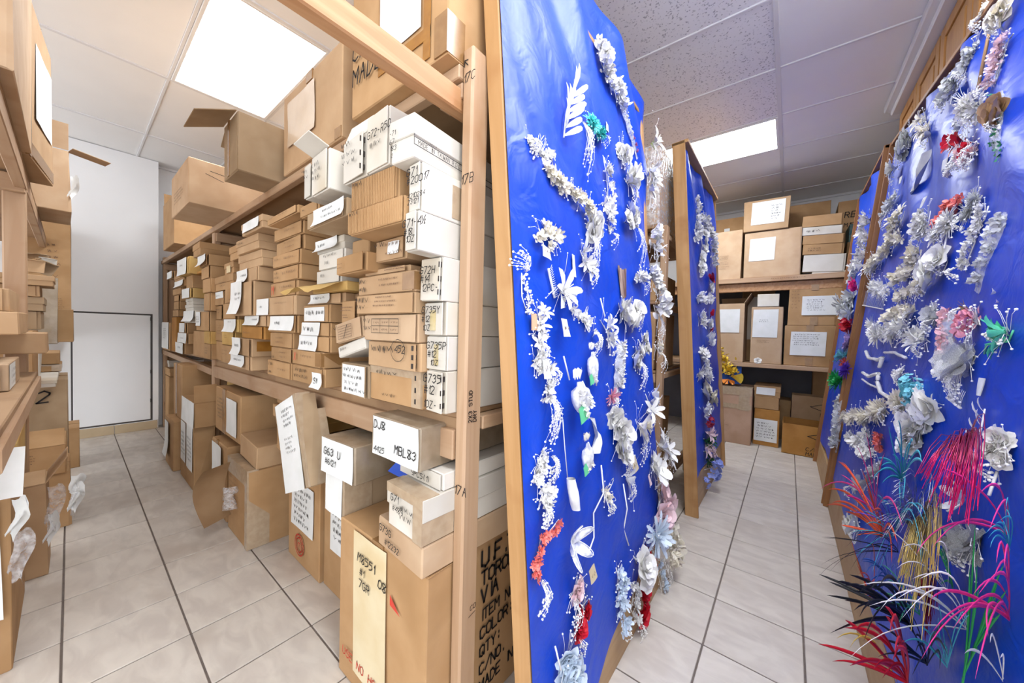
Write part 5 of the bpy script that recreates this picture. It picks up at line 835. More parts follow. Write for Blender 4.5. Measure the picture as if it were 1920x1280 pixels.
{'t':'fs', 'k':'A', 'p':((1.1396, 0.6462), (1.1561, 0.6038)), 'n':2, 'r':0.0252, 'kd':'bloss', 'c':'iv', 'l':'ivory wire loop flower with curled ribbon stem', 'st':((1.1206, 0.734), (1.1056, 0.6484), (1.0622, 0.5935), (1.0457, 0.5228), (0.9669, 0.5086)), 'pl':(5, 0.0561, 1.1561, 0.6038), 'lo':(8, 0.0524)},
{'t':'net', 'k':'A', 'p':((0.8864, 0.5812),), 'l':'big translucent net star flower near panel foot', 'n':5, 'len':0.0711, 'c':'s'},
{'t':'fs', 'k':'A', 'p':((0.8466, 0.6579), (0.7957, 0.6454), (0.7551, 0.6488), (0.74, 0.6148), (0.7122, 0.5923), (0.7279, 0.5579)), 'n':24, 'r':0.0165, 'kd':'bloss', 'c':'co', 'l':'coral blossom arch at left foot of near panel', 'pl':(9, 0.0949, 0.7279, 0.5579)},
{'t':'fs', 'k':'A', 'p':((0.9359, 0.4445), (0.9146, 0.4295), (0.8824, 0.4231)), 'n':5, 'r':0.026, 'kd':'rose', 'c':'lp', 'l':'pale pink rosette under a cream tag', 'pl':(6, 0.092, 0.8824, 0.4231), 'tg':(0.9845, 0.4466, 0.0431, 0.0398, 'iv')},
{'t':'fs', 'k':'A', 'p':((0.9444, 0.3693), (0.9719, 0.3374), (0.9254, 0.3493), (0.9192, 0.3223), (0.901, 0.3033)), 'n':9, 'r':0.0237, 'kd':'rose', 'c':'rd', 'l':'red ribbon roses hanging low on near panel', 'pl':(4, 0.0465, 0.901, 0.3033)},
{'t':'fs', 'k':'A', 'p':((0.8501, 0.2853), (0.8259, 0.2735), (0.8501, 0.2275), (0.8013, 0.2492)), 'n':6, 'r':0.0446, 'kd':'rose', 'c':'lb', 'l':'large pale blue white rose bunch at panel foot', 'st':((0.7849, 0.3576), (0.7899, 0.299)), 'pl':(5, 0.0446, 0.8013, 0.2492)},
{'t':'fs', 'k':'A', 'p':((1.3494, 0.6187),), 'n':1, 'r':0.0568, 'kd':'lily', 'c':'w', 'l':'white bell lily on a long twig', 'pl':(6, 0.1261, 1.3494, 0.6187), 'st':((1.3044, 0.6122), (1.3017, 0.5223), (1.3056, 0.4403), (1.3331, 0.3677))},
{'t':'fs', 'k':'A', 'p':((1.3866, 0.3016), (1.4216, 0.2531)), 'n':2, 'r':0.0716, 'kd':'rose', 'c':'w', 'l':'big pale hydrangea rose at end of twig', 'lf':(2, 0.0434, 'w'), 'pl':(5, 0.0651, 1.4216, 0.2531)},
{'t':'fs', 'k':'A', 'p':((1.5409, 0.2467), (1.5434, 0.1819), (1.4709, 0.1634), (1.4249, 0.1237), (1.3861, 0.0419)), 'n':10, 'r':0.0401, 'kd':'rose', 'c':'rd', 'l':'red silk flowers down the right foot of near panel', 'pl':(3, 0.0635, 1.3861, 0.0419)},
{'t':'fs', 'k':'A', 'p':((1.2137, 0.3419), (1.2309, 0.2895), (1.2199, 0.248), (1.2307, 0.185), (1.2323, 0.1273)), 'n':13, 'r':0.0318, 'kd':'bloss', 'c':'lb', 'l':'pale blue delphinium garland beside red flowers', 'pl':(3, 0.0504, 1.2323, 0.1273)},
{'t':'fs', 'k':'A', 'p':((1.3455, 0.2293), (1.3648, 0.1677), (1.3291, 0.1271), (1.3657, 0.0647)), 'n':9, 'r':0.0277, 'kd':'bloss', 'c':'w', 'l':'thin white petal string between delphinium and red flowers', 'pl':(4, 0.0754, 1.3657, 0.0647)},
{'t':'fs', 'k':'A', 'p':((1.5811, 0.307),), 'n':1, 'r':0.0851, 'kd':'mum', 'c':'lb', 'l':'single pale blue chrysanthemum on right edge', 'pl':(5, 0.0709, 1.5811, 0.307)},
{'t':'fs', 'k':'A', 'p':((1.7342, 0.443), (1.7889, 0.3679), (1.6621, 0.3283)), 'n':6, 'r':0.0706, 'kd':'rose', 'c':'lp', 'l':'pale pink petals clustered over the right edge', 'lf':(2, 0.0628, 'lp'), 'pl':(5, 0.0785, 1.6621, 0.3283)},
{'t':'fs', 'k':'A', 'p':((1.8438, 0.19), (1.8686, 0.1263), (1.7653, 0.0843)), 'n':5, 'r':0.0607, 'kd':'ruff', 'c':'iv', 'l':'beige dried flower hanging over the right edge', 'pl':(6, 0.1544, 1.7653, 0.0843)},
{'t':'fs', 'k':'A', 'p':((1.6374, 0.6105), (1.687, 0.5403)), 'n':4, 'r':0.0563, 'kd':'bud', 'c':'w', 'l':'white folded petals above pale pink cluster', 'tg':(1.5599, 0.5497, 0.0259, 0.0423, 'lp'), 'pl':(5, 0.0751, 1.687, 0.5403)},
{'t':'fs', 'k':'A', 'p':((1.6538, 0.163), (1.6778, 0.0788), (1.7055, 0.0082)), 'n':6, 'r':0.0333, 'kd':'bloss', 'c':'lb', 'l':'pale blue drop sprig at right foot', 'pl':(4, 0.0849, 1.7055, 0.0082)},
{'t':'fs', 'k':'B', 'p':((2.8709, 2.2091), (2.8901, 2.103), (2.8689, 1.9777), (2.8707, 1.8788)), 'n':13, 'r':0.0387, 'kd':'ruff', 'c':'w', 'l':'ruched white lace column at top of far left panel'},
{'t':'fs', 'k':'B', 'p':((3.089, 2.1087), (3.2389, 2.0918), (3.3695, 2.0335), (3.4773, 1.9408), (3.4743, 1.7994)), 'n':12, 'r':0.0573, 'kd':'ruff', 'c':'w', 'l':'puffy white garland arching on far left panel'},
{'t':'fs', 'k':'B', 'p':((3.0884, 1.9899), (3.115, 1.9023), (3.0101, 1.7852), (2.95, 1.6728)), 'n':10, 'r':0.0461, 'kd':'rose', 'c':'w', 'l':'white rose string inside the puffy garland'},
{'t':'fs', 'k':'B', 'p':((3.3248, 1.6848), (3.42, 1.6612)), 'n':2, 'r':0.0451, 'kd':'rose', 'c':'rd', 'l':'red heart shaped bloom highest on far left panel'},
{'t':'fs', 'k':'B', 'p':((3.3305, 1.5909),), 'n':2, 'r':0.0503, 'kd':'rose', 'c':'w', 'l':'white bow right under the highest red bloom'},
{'t':'fs', 'k':'B', 'p':((2.8007, 1.4683), (2.9947, 1.4745), (3.2145, 1.486), (3.4094, 1.485)), 'n':6, 'r':0.0487, 'kd':'ruff', 'c':'w', 'l':'row of white rosettes across far left panel'},
{'t':'fs', 'k':'B', 'p':((2.8358, 1.3506), (2.885, 1.3059), (2.8383, 1.2571)), 'n':6, 'r':0.0498, 'kd':'bloss', 'c':'w', 'l':'white blossom clump left of the crimson pair'},
{'t':'fs', 'k':'B', 'p':((3.2895, 1.3859),), 'n':1, 'r':0.0435, 'kd':'rose', 'c':'rd', 'l':'upper crimson rose of far left panel'},
{'t':'fs', 'k':'B', 'p':((3.2751, 1.3142), (3.1314, 1.2912)), 'n':2, 'r':0.0476, 'kd':'rose', 'c':'w', 'l':'white rose between two crimson roses'},
{'t':'fs', 'k':'B', 'p':((3.2869, 1.2526),), 'n':1, 'r':0.0434, 'kd':'rose', 'c':'rd', 'l':'lower crimson rose of far left panel'},
{'t':'fs', 'k':'B', 'p':((3.0448, 1.1803), (3.1468, 1.1382), (3.2952, 1.1728)), 'n':5, 'r':0.0477, 'kd':'bud', 'c':'w', 'l':'white buds under lower crimson rose'},
{'t':'fs', 'k':'B', 'p':((2.8467, 1.0894), (2.91, 1.0085), (3.0002, 0.9432)), 'n':8, 'r':0.0501, 'kd':'bloss', 'c':'w', 'l':'white lace lilies mid far left panel', 'lf':(2, 0.0556, 's')},
{'t':'fs', 'k':'B', 'p':((2.7433, 0.9219), (3.0097, 0.8813), (3.1481, 0.9125)), 'n':6, 'r':0.0515, 'kd':'mum', 'c':'w', 'l':'white feathery blooms above ivory peony'},
{'t':'fs', 'k':'B', 'p':((2.8725, 0.8023), (3.0691, 0.7394), (3.1437, 0.6583)), 'n':6, 'r':0.064, 'kd':'rose', 'c':'iv', 'l':'ivory peony swag on far left panel', 'pl':(3, 0.0849, 3.1437, 0.6583)},
{'t':'fs', 'k':'B', 'p':((2.7749, 0.6838), (2.8803, 0.6289)), 'n':4, 'r':0.055, 'kd':'bloss', 'c':'w', 'l':'white petals above crimson hydrangea'},
{'t':'fs', 'k':'B', 'p':((2.9477, 0.5541),), 'n':1, 'r':0.0673, 'kd':'hyd', 'c':'cr', 'l':'crimson hydrangea ball low on far left panel'},
{'t':'fs', 'k':'B', 'p':((2.9735, 0.4689), (3.1393, 0.4056)), 'n':4, 'r':0.0593, 'kd':'lily', 'c':'lp', 'l':'blush lilies over the dark leaves'},
{'t':'fs', 'k':'B', 'p':((2.8839, 0.4324), (3.1303, 0.3612)), 'n':4, 'r':0.0532, 'kd':'leafy', 'c':'dg', 'l':'clump of dark green leaves on far left panel'},
{'t':'fs', 'k':'B', 'p':((2.8679, 0.3465), (3.1124, 0.2733)), 'n':4, 'r':0.0646, 'kd':'lily', 'c':'lp', 'l':'white and pink lily pair below the dark leaves', 'lf':(4, 0.0588, 'dg')},
{'t':'fs', 'k':'B', 'p':((2.972, 0.2405),), 'n':2, 'r':0.0508, 'kd':'leafy', 'c':'dg', 'l':'dark green leaves right over blue hydrangea'},
{'t':'fs', 'k':'B', 'p':((2.8819, 0.2064), (3.1793, 0.1373)), 'n':2, 'r':0.0778, 'kd':'hyd', 'c':'bx', 'l':'large periwinkle hydrangea near foot of far panel'},
{'t':'fs', 'k':'B', 'p':((2.8844, 0.1121),), 'n':1, 'r':0.0494, 'kd':'hyd', 'c':'bx', 'l':'small periwinkle hydrangea lowest on far panel'},
{'t':'stick', 'k':'C', 'p':((-1.7703, 2.2306), (-1.766, 1.9752)), 'l':'bare wooden dowel near top of right panel', 'w':0.0081, 'c':'wd'},
{'t':'fs', 'k':'C', 'p':((-1.6742, 2.1517), (-1.6841, 2.1328)), 'n':5, 'r':0.0344, 'kd':'rose', 'c':'iv', 'l':'cream silk flower at the top corner of right panel', 'pl':(6, 0.0614, -1.6841, 2.1328)},
{'t':'fs', 'k':'C', 'p':((-1.8421, 2.2717), (-1.8595, 2.2613)), 'n':5, 'r':0.0193, 'kd':'bloss', 'c':'w', 'l':'loose pearl sprig beside the dowel tip', 'pl':(8, 0.0449, -1.8595, 2.2613)},
{'t':'fs', 'k':'C', 'p':((-1.8855, 2.1784), (-1.9028, 2.1554), (-1.9305, 2.1427)), 'n':9, 'r':0.0326, 'kd':'ruff', 'c':'s', 'l':'silver white feather cluster left of dowel', 'lf':(4, 0.0395, 's'), 'pl':(5, 0.0548, -1.9305, 2.1427)},
{'t':'fs', 'k':'C', 'p':((-1.5919, 2.03), (-1.6309, 2.0274), (-1.6299, 1.9918), (-1.6413, 1.9632), (-1.6488, 1.9315)), 'n':19, 'r':0.0208, 'kd':'bloss', 'c':'lp', 'l':'long blush lace garland right of dowel', 'pl':(4, 0.0364, -1.6488, 1.9315)},
{'t':'fs', 'k':'C', 'p':((-2.0165, 2.1489), (-2.0574, 2.1416), (-2.1472, 2.1584)), 'n':9, 'r':0.0333, 'kd':'ruff', 'c':'s', 'l':'grey white satin posy above white dahlia', 'lf':(3, 0.0475, 's'), 'pl':(5, 0.0594, -2.1472, 2.1584)},
{'t':'fs', 'k':'C', 'p':((-1.7816, 1.9453), (-1.7188, 1.8936)), 'n':5, 'r':0.045, 'kd':'mum', 'c':'w', 'l':'white dahlia at the dowel end', 'lf':(2, 0.0321, 's'), 'pl':(5, 0.0482, -1.7188, 1.8936)},
{'t':'fs', 'k':'C', 'p':((-1.9088, 1.9471), (-1.8473, 1.8981)), 'n':3, 'r':0.0222, 'kd':'bloss', 'c':'s', 'l':'grey looped ribbon knot under dahlia', 'pl':(5, 0.0528, -1.8473, 1.8981), 'lo':(6, 0.0317)},
{'t':'fs', 'k':'C', 'p':((-2.5212, 2.2648), (-2.3846, 2.1469), (-2.3116, 2.0872)), 'n':7, 'r':0.0398, 'kd':'lily', 'c':'iv', 'l':'cream leaf posy along the top rail', 'lf':(6, 0.0853, 'iv'), 'pl':(5, 0.0711, -2.3116, 2.0872)},
{'t':'fs', 'k':'C', 'p':((-2.7368, 2.2706), (-2.7731, 2.2379), (-2.8813, 2.2409)), 'n':9, 'r':0.0474, 'kd':'rose', 'c':'s', 'l':'grey white ranunculus beside the top left corner', 'lf':(3, 0.0565, 's'), 'pl':(5, 0.0847, -2.8813, 2.2409)},
{'t':'fs', 'k':'C', 'p':((-2.995, 2.2065),), 'n':1, 'r':0.0693, 'kd':'rose', 'c':'w', 'l':'white rose on the far stile of right panel', 'lf':(3, 0.0619, 'w'), 'pl':(5, 0.0928, -2.995, 2.2065)},
{'t':'fs', 'k':'C', 'p':((-1.9331, 1.905), (-1.8502, 1.8621), (-1.6677, 1.7745)), 'n':7, 'r':0.0272, 'kd':'bud', 'c':'rd', 'l':'crimson bow flower on right panel', 'lf':(2, 0.0531, 'rd'), 'pl':(5, 0.0531, -1.6677, 1.7745)},
{'t':'fs', 'k':'C', 'p':((-1.8203, 1.8057), (-1.7379, 1.7663), (-1.6868, 1.7551)), 'n':9, 'r':0.03, 'kd':'mum', 'c':'lp', 'l':'blush carnation under crimson bow', 'lf':(2, 0.0329, 'lp'), 'pl':(5, 0.0494, -1.6868, 1.7551)},
{'t':'bag', 'k':'C', 'p':((-1.5949, 1.8813), (-1.4503, 1.6225)), 'l':'clear sleeve holding green leaves and brown bloom', 'w':0.0643, 'c':'g'},
{'t':'fs', 'k':'C', 'p':((-1.5406, 1.8125), (-1.4978, 1.7717)), 'n':5, 'r':0.038, 'kd':'rose', 'c':'br', 'l':'brown dried bloom over green leaf sleeve', 'pl':(5, 0.0408, -1.4978, 1.7717)},
{'t':'ribbon', 'k':'C', 'p':((-2.3127, 2.0104), (-2.3434, 1.9436), (-2.4242, 1.8735)), 'l':'wide grey satin ribbon draped on right panel', 'w':0.1013, 'c':'s'},
{'t':'card', 'k':'C', 'p':((-1.9807, 1.8368),), 'l':'blank white card under blush carnation', 'w':0.0424, 'h':0.0424},
{'t':'card', 'k':'C', 'p':((-2.805, 2.0654),), 'l':'tiny white square card on right panel stile', 'w':0.0375, 'h':0.0404},
{'t':'fs', 'k':'C', 'p':((-2.7996, 1.9851), (-2.9289, 1.9667), (-3.0108, 1.9385)), 'n':7, 'r':0.0384, 'kd':'bloss', 'c':'s', 'l':'silver looped cord piece under tiny card', 'pl':(5, 0.0914, -3.0108, 1.9385), 'lo':(8, 0.0853)},
{'t':'fs', 'k':'C', 'p':((-2.5828, 1.8391), (-2.6234, 1.7845), (-2.6647, 1.7545)), 'n':9, 'r':0.0454, 'kd':'lily', 'c':'iv', 'l':'cream leaf and bud spray left of bead mesh', 'lf':(5, 0.0757, 'iv'), 'pl':(5, 0.0811, -2.6647, 1.7545)},
{'t':'pearl', 'k':'C', 'p':((-1.8565, 1.7477),), 'l':'grey beaded mesh tail in the right panel middle', 'n':22, 'len':0.1182, 'ang':200},
{'t':'fs', 'k':'C', 'p':((-2.0899, 1.6999), (-2.0853, 1.6519), (-2.1136, 1.6135)), 'n':11, 'r':0.0378, 'kd':'bloss', 'c':'w', 'l':'white lace cluster with small card', 'tg':(-2.0853, 1.7329, 0.0331, 0.0455, 'w'), 'pl':(5, 0.0623, -2.1136, 1.6135), 'lo':(4, 0.0415)},
{'t':'fs', 'k':'C', 'p':((-1.8013, 1.6472), (-1.7347, 1.6207), (-1.8434, 1.639), (-1.8718, 1.5846)), 'n':13, 'r':0.0276, 'kd':'bloss', 'c':'co', 'l':'coral blossom clump in the right panel middle', 'pl':(3, 0.0366, -1.8718, 1.5846)},
{'t':'fs', 'k':'C', 'p':((-1.7861, 1.5786), (-1.7214, 1.5489), (-1.8423, 1.5685)), 'n':7, 'r':0.0394, 'kd':'mum', 'c':'w', 'l':'white carnation right under coral clump', 'st':((-1.7762, 1.5609), (-1.7238, 1.4824)), 'pl':(5, 0.0497, -1.8423, 1.5685)},
{'t':'fs', 'k':'C', 'p':((-1.5743, 1.5974), (-1.5973, 1.5754), (-1.6212, 1.5525)), 'n':11, 'r':0.0253, 'kd':'mum', 'c':'s', 'l':'white frilled lace wing right of coral clump', 'pl':(5, 0.0451, -1.6212, 1.5525), 'lo':(4, 0.0391)},
{'t':'bag', 'k':'C', 'p':((-1.3793, 1.5028), (-1.4688, 1.3176)), 'l':'long clear gift sleeve slanting on right panel', 'w':0.0576, 'c':'s'},
{'t':'fs', 'k':'C', 'p':((-1.5102, 1.5498), (-1.5161, 1.5171), (-1.5484, 1.5043), (-1.5546, 1.4626), (-1.5729, 1.4298), (-1.5799, 1.4013)), 'n':22, 'r':0.0205, 'kd':'bloss', 'c':'w', 'l':'pearl lace garland along the long clear sleeve', 'pl':(6, 0.0452, -1.5799, 1.4013)},
{'t':'fs', 'k':'C', 'p':((-2.501, 1.7031), (-2.5877, 1.6837), (-2.7475, 1.6699), (-2.945, 1.6685), (-3.036, 1.6371)), 'n':22, 'r':0.0441, 'kd':'bloss', 'c':'iv', 'l':'ivory cord garland sweeping to panel stile', 'pl':(5, 0.086, -3.036, 1.6371), 'lo':(6, 0.0573)},
{'t':'fs', 'k':'C', 'p':((-3.0711, 1.675), (-3.178, 1.6668)), 'n':5, 'r':0.0568, 'kd':'mum', 'c':'iv', 'l':'bushy ivory bristle flower on stile', 'pl':(5, 0.1015, -3.178, 1.6668)},
{'t':'fs', 'k':'C', 'p':((-2.1057, 1.5493), (-2.1218, 1.4997), (-2.2251, 1.4721), (-2.3306, 1.4755)), 'n':13, 'r':0.0381, 'kd':'ruff', 'c':'iv', 'l':'cream seed pearl cluster left of white peony', 'pl':(5, 0.067, -2.3306, 1.4755)},
{'t':'fs', 'k':'C', 'p':((-1.8521, 1.4454), (-1.784, 1.4084), (-1.7412, 1.4576)), 'n':7, 'r':0.049, 'kd':'rose', 'c':'w', 'l':'white peony beside the long clear sleeve', 'lf':(3, 0.042, 'w'), 'pl':(5, 0.0525, -1.7412, 1.4576)},
{'t':'fs', 'k':'C', 'p':((-2.7751, 1.508), (-2.8389, 1.4713), (-2.5194, 1.4626)), 'n':9, 'r':0.0462, 'kd':'bloss', 'c':'w', 'l':'small white fringe cluster hanging by stile', 'pl':(5, 0.0901, -2.5194, 1.4626), 'lo':(3, 0.054)},
{'t':'comb', 'k':'C', 'p':((-3.3751, 1.4318), (-2.5982, 1.3499)), 'l':'white lace comb projecting over the stile', 'w':0.0949, 'n':22},
{'t':'fs', 'k':'C', 'p':((-2.332, 1.38), (-2.1386, 1.384), (-1.9518, 1.3842), (-1.8814, 1.3947)), 'n':15, 'r':0.0328, 'kd':'bloss', 'c':'iv', 'l':'ivory lace branch above cream garland', 'lf':(4, 0.0469, 'iv'), 'pl':(5, 0.0586, -1.8814, 1.3947)},
{'t':'fs', 'k':'C', 'p':((-2.3394, 1.3032), (-2.1557, 1.2977), (-1.9898, 1.3046)), 'n':11, 'r':0.0371, 'kd':'ruff', 'c':'iv', 'l':'cream garland below ivory branch', 'lf':(3, 0.0486, 'w'), 'pl':(5, 0.0662, -1.9898, 1.3046)},
{'t':'fs', 'k':'C', 'p':((-1.7763, 1.2853), (-1.7187, 1.2564)), 'n':5, 'r':0.0311, 'kd':'net', 'c':'w', 'l':'white net flower left of pink sleeve', 'pl':(5, 0.0507, -1.7187, 1.2564)},
{'t':'fs', 'k':'C', 'p':((-2.7492, 1.2665), (-2.5433, 1.2173), (-2.2327, 1.228), (-1.9994, 1.2382)), 'n':17, 'r':0.0452, 'kd':'mum', 'c':'w', 'l':'wide white feather and lace band at mid height', 'lf':(4, 0.06, 'w'), 'pl':(5, 0.0693, -1.9994, 1.2382)},
{'t':'fs', 'k':'C', 'p':((-1.8582, 1.2026), (-1.7668, 1.1844)), 'n':5, 'r':0.0443, 'kd':'lily', 'c':'w', 'l':'white star lily at the right end of feather band', 'pl':(5, 0.0527, -1.7668, 1.1844)},
{'t':'bag', 'k':'C', 'p':((-1.6202, 1.2804), (-1.563, 1.0685)), 'l':'clear sleeve with pale pink ribbon in right panel', 'w':0.0753, 'c':'k'},
{'t':'fs', 'k':'C', 'p':((-1.442, 1.2387), (-1.4005, 1.2292), (-1.4253, 1.2488)), 'n':7, 'r':0.0313, 'kd':'ruff', 'c':'pk', 'l':'pink rose with brown cap', 'pl':(5, 0.0472, -1.4011, 1.2424)},
{'t':'fs', 'k':'C', 'p':((-1.4808, 1.2769),), 'n':1, 'r':0.0236, 'kd':'mum', 'c':'br', 'l':'brown tuft directly above pink rose', 'pl':(5, 0.0421, -1.4808, 1.2769)},
{'t':'petal', 'k':'C', 'p':((-1.299, 1.2784),), 'l':'loose pale pink petal high right', 'w':0.0261, 'c':'lp'},
{'t':'petal', 'k':'C', 'p':((-1.3146, 1.3025),), 'l':'loose white petal above pale pink petal', 'w':0.0432, 'c':'w'},
{'t':'fs', 'k':'C', 'p':((-1.4573, 1.14), (-1.3866, 1.1526), (-1.4021, 1.1224)), 'n':7, 'r':0.0481, 'kd':'net', 'c':'w', 'l':'huge white organza bloom at right panel', 'lf':(2, 0.0523, 'w'), 'pl':(14, 0.093, -1.4021, 1.1224)},
{'t':'fs', 'k':'C', 'p':((-1.2393, 1.1901), (-1.2296, 1.2126)), 'n':3, 'r':0.0404, 'kd':'lily', 'c':'mg', 'l':'mint green lily at right frame edge', 'lf':(2, 0.0444, 'mg'), 'st':((-1.3114, 1.1591), (-1.2706, 1.1782), (-1.2393, 1.1901)), 'pl':(5, 0.0333, -1.2296, 1.2126)},
{'t':'card', 'k':'C', 'p':((-1.2986, 1.0824),), 'l':'hanging white tag with brown tip below organza bloom', 'w':0.0194, 'h':0.0412},
{'t':'pipe', 'k':'C', 'p':((-2.823, 1.1226), (-2.6975, 1.0911), (-2.4549, 1.091), (-2.3529, 1.1059), (-2.3793, 1.0591)), 'l':'upper fuzzy white chenille chain', 'w':0.0212, 'c':'w'},
{'t':'pipe', 'k':'C', 'p':((-2.3525, 1.1309), (-2.1616, 1.1367), (-1.9746, 1.1221)), 'l':'short fuzzy white chenille strip right of upper chain', 'w':0.0148, 'c':'w'},
{'t':'pipe', 'k':'C', 'p':((-2.7968, 1.0014), (-2.604, 0.9965), (-2.3755, 1.0288), (-2.3633, 0.9891), (-2.2523, 0.9519), (-2.1048, 0.9522), (-1.9512, 0.9687)), 'l':'lower fuzzy white chenille chain', 'w':0.0211, 'c':'w'},
{'t':'pipe', 'k':'C', 'p':((-2.8079, 0.9636), (-2.5659, 0.9579), (-2.3745, 0.9624)), 'l':'bent white cord left of lower chain', 'w':0.0121, 'c':'w'},
{'t':'fs', 'k':'C', 'p':((-2.1145, 1.054), (-2.0175, 1.0573), (-1.9492, 1.0667)), 'n':5, 'r':0.0203, 'kd':'bloss', 'c':'w', 'l':'oval white looped cord piece', 'pl':(5, 0.0622, -1.9492, 1.0667), 'lo':(8, 0.029)},
{'t':'fs', 'k':'C', 'p':((-1.8015, 1.0263), (-1.7359, 1.0158), (-1.7675, 0.9937)), 'n':7, 'r':0.0366, 'kd':'hyd', 'c':'aq', 'l':'aqua satin flower on right panel', 'pl':(3, 0.0428, -1.7675, 0.9937)},
{'t':'fs', 'k':'C', 'p':((-1.9055, 0.9669), (-1.8306, 0.9584)), 'n':7, 'r':0.0391, 'kd':'mum', 'c':'iv', 'l':'beige bristle spray left of aqua flower', 'pl':(6, 0.0559, -1.8306, 0.9584)},
{'t':'fs', 'k':'C', 'p':((-1.5432, 0.9979), (-1.6129, 0.9623), (-1.6526, 0.9213), (-1.685, 0.871), (-1.6892, 0.8435)), 'n':19, 'r':0.0463, 'kd':'rose', 'c':'w', 'l':'long white silk petal cascade at right', 'lf':(6, 0.0563, 'w'), 'pl':(5, 0.0496, -1.6892, 0.8435)},
{'t':'comb', 'k':'C', 'p':((-1.4823, 1.0326), (-1.3809, 1.0194)), 'l':'white fan comb above silk petal cascade', 'w':0.0431, 'n':11},
{'t':'leaf', 'k':'C', 'p':((-1.2722, 0.8673), (-1.2508, 0.9236), (-1.2466, 0.9791), (-1.2496, 1.0382)), 'l':'white beaded leaf branch at right', 'n':11, 'len':0.0434, 'c':'w'},
{'t':'fs', 'k':'C', 'p':((-1.1647, 0.9922), (-1.1448, 0.9753), (-1.1645, 0.9536), (-1.1372, 0.9397)), 'n':9, 'r':0.0269, 'kd':'rose', 'c':'w', 'l':'white rose bunch at right frame edge', 'st':((-1.1402, 0.9279), (-1.1159, 0.8825)), 'pl':(5, 0.032, -1.1372, 0.9397)},
{'t':'fs', 'k':'C', 'p':((-3.1533, 0.673), (-2.8014, 0.7466), (-2.4757, 0.7966), (-2.269, 0.8467), (-2.0901, 0.9118)), 'n':26, 'r':0.0446, 'kd':'mum', 'c':'iv', 'l':"cream baby's breath band over the frame", 'pl':(5, 0.0797, -2.0901, 0.9118)},
{'t':'fs', 'k':'C', 'p':((-2.7963, 0.6438), (-2.5413, 0.643), (-2.2319, 0.6821), (-2.3419, 0.7309)), 'n':15, 'r':0.0433, 'kd':'bloss', 'c':'w', 'l':'white blossom mass under cream band', 'lf':(4, 0.0476, 'w'), 'pl':(5, 0.0714, -2.3419, 0.7309)},
{'t':'fs', 'k':'C', 'p':((-2.1757, 0.7804), (-2.0659, 0.771), (-2.1117, 0.7324)), 'n':9, 'r':0.0304, 'kd':'bloss', 'c':'co', 'l':'red and white sprig among colored feathers', 'pl':(4, 0.0535, -2.1117, 0.7324)},
{'t':'net', 'k':'C', 'p':((-1.2277, 0.8338),), 'l':'white net petals beside red tinsel', 'n':5, 'len':0.0463, 'c':'s'},
{'t':'fs', 'k':'C', 'p':((-1.2677, 0.7221), (-1.2006, 0.7427), (-1.169, 0.7818), (-1.1705, 0.7343)), 'n':9, 'r':0.0352, 'kd':'net', 'c':'w', 'l':'crumpled white tulle bloom behind hot pink feather', 'pl':(5, 0.0328, -1.1705, 0.7343)},
{'t':'fs', 'k':'C', 'p':((-2.3055, 0.3236), (-2.1726, 0.3365)), 'n':5, 'r':0.0494, 'kd':'rose', 'c':'w', 'l':'white rose under red feathers near frame foot', 'pl':(5, 0.0706, -2.1726, 0.3365)},
{'t':'fs', 'k':'C', 'p':((-2.0342, 0.6677), (-2.1068, 0.5873), (-2.5218, 0.4192)), 'n':9, 'r':0.0361, 'kd':'net', 'c':'w', 'l':'white tulle tufts behind red feathers', 'pl':(5, 0.0672, -2.5218, 0.4192)},
{'t':'bl', 'k':'C', 'p':((-1.8135, 0.4766),), 'tips':((-2.3102, 0.4357), (-2.1685, 0.6201), (-1.7937, 0.6548), (-2.283, 0.3638), (-1.6529, 0.7386), (-1.8294, 0.4621), (-1.4138, 0.685), (-1.142, 0.721)), 'w':0.0107, 'c':'or', 'n2':2, 'l':'orange red feather blades sweeping over the frame', 'lift':0.12, 'kd':'feather_bunch'},
{'t':'bl', 'k':'C', 'p':((-1.9661, 0.5148),), 'tips':((-2.62, 0.3265), (-1.8183, 0.7814), (-1.699, 0.8582), (-1.8354, 0.5775), (-1.1295, 0.7641), (-1.3975, 0.862), (-2.0359, 0.5988)), 'w':0.0083, 'c':'hp', 'n2':1, 'l':'pink and magenta feather blades above orange ones', 'lift':0.12, 'kd':'feather_bunch'},
{'t':'bl', 'k':'C', 'p':((-1.7222, 0.7163),), 'tips':((-1.4139, 0.9344), (-1.3321, 0.9651), (-1.1822, 0.9439), (-1.4718, 0.8261), (-1.0836, 0.9225), (-1.165, 0.8116), (-1.4845, 0.7566)), 'w':0.0085, 'c':'tq', 'n2':2, 'l':'turquoise feather blades at top of feather mass', 'lift':0.12, 'kd':'feather_bunch'},
{'t':'bl', 'k':'C', 'p':((-1.6921, 0.5341),), 'tips':((-1.6258, 0.5234), (-1.5042, 0.6482), (-1.3919, 0.7407), (-1.0865, 0.8183), (-1.0016, 0.8213), (-1.4923, 0.5072), (-0.9825, 0.7672), (-1.2909, 0.5605), (-1.3305, 0.7485), (-1.1799, 0.8314)), 'w':0.0042, 'c':'tq', 'n2':2, 'l':'fine teal hair plumes in the feather mass', 'lift':0.12, 'kd':'feather_bunch'},
{'t':'bl', 'k':'C', 'p':((-1.5431, 0.6212),), 'tips':((-1.3919, 0.7407), (-1.2759, 0.8252), (-1.4027, 0.6737), (-1.2029, 0.8621), (-0.9966, 0.8862), (-1.2652, 0.6752)), 'w':0.0038, 'c':'si', 'n2':2, 'l':'iridescent silver tinsel plume left of red burst', 'lift':0.12, 'kd':'feather_bunch', 'n':50, 'fan':(100, 250)},
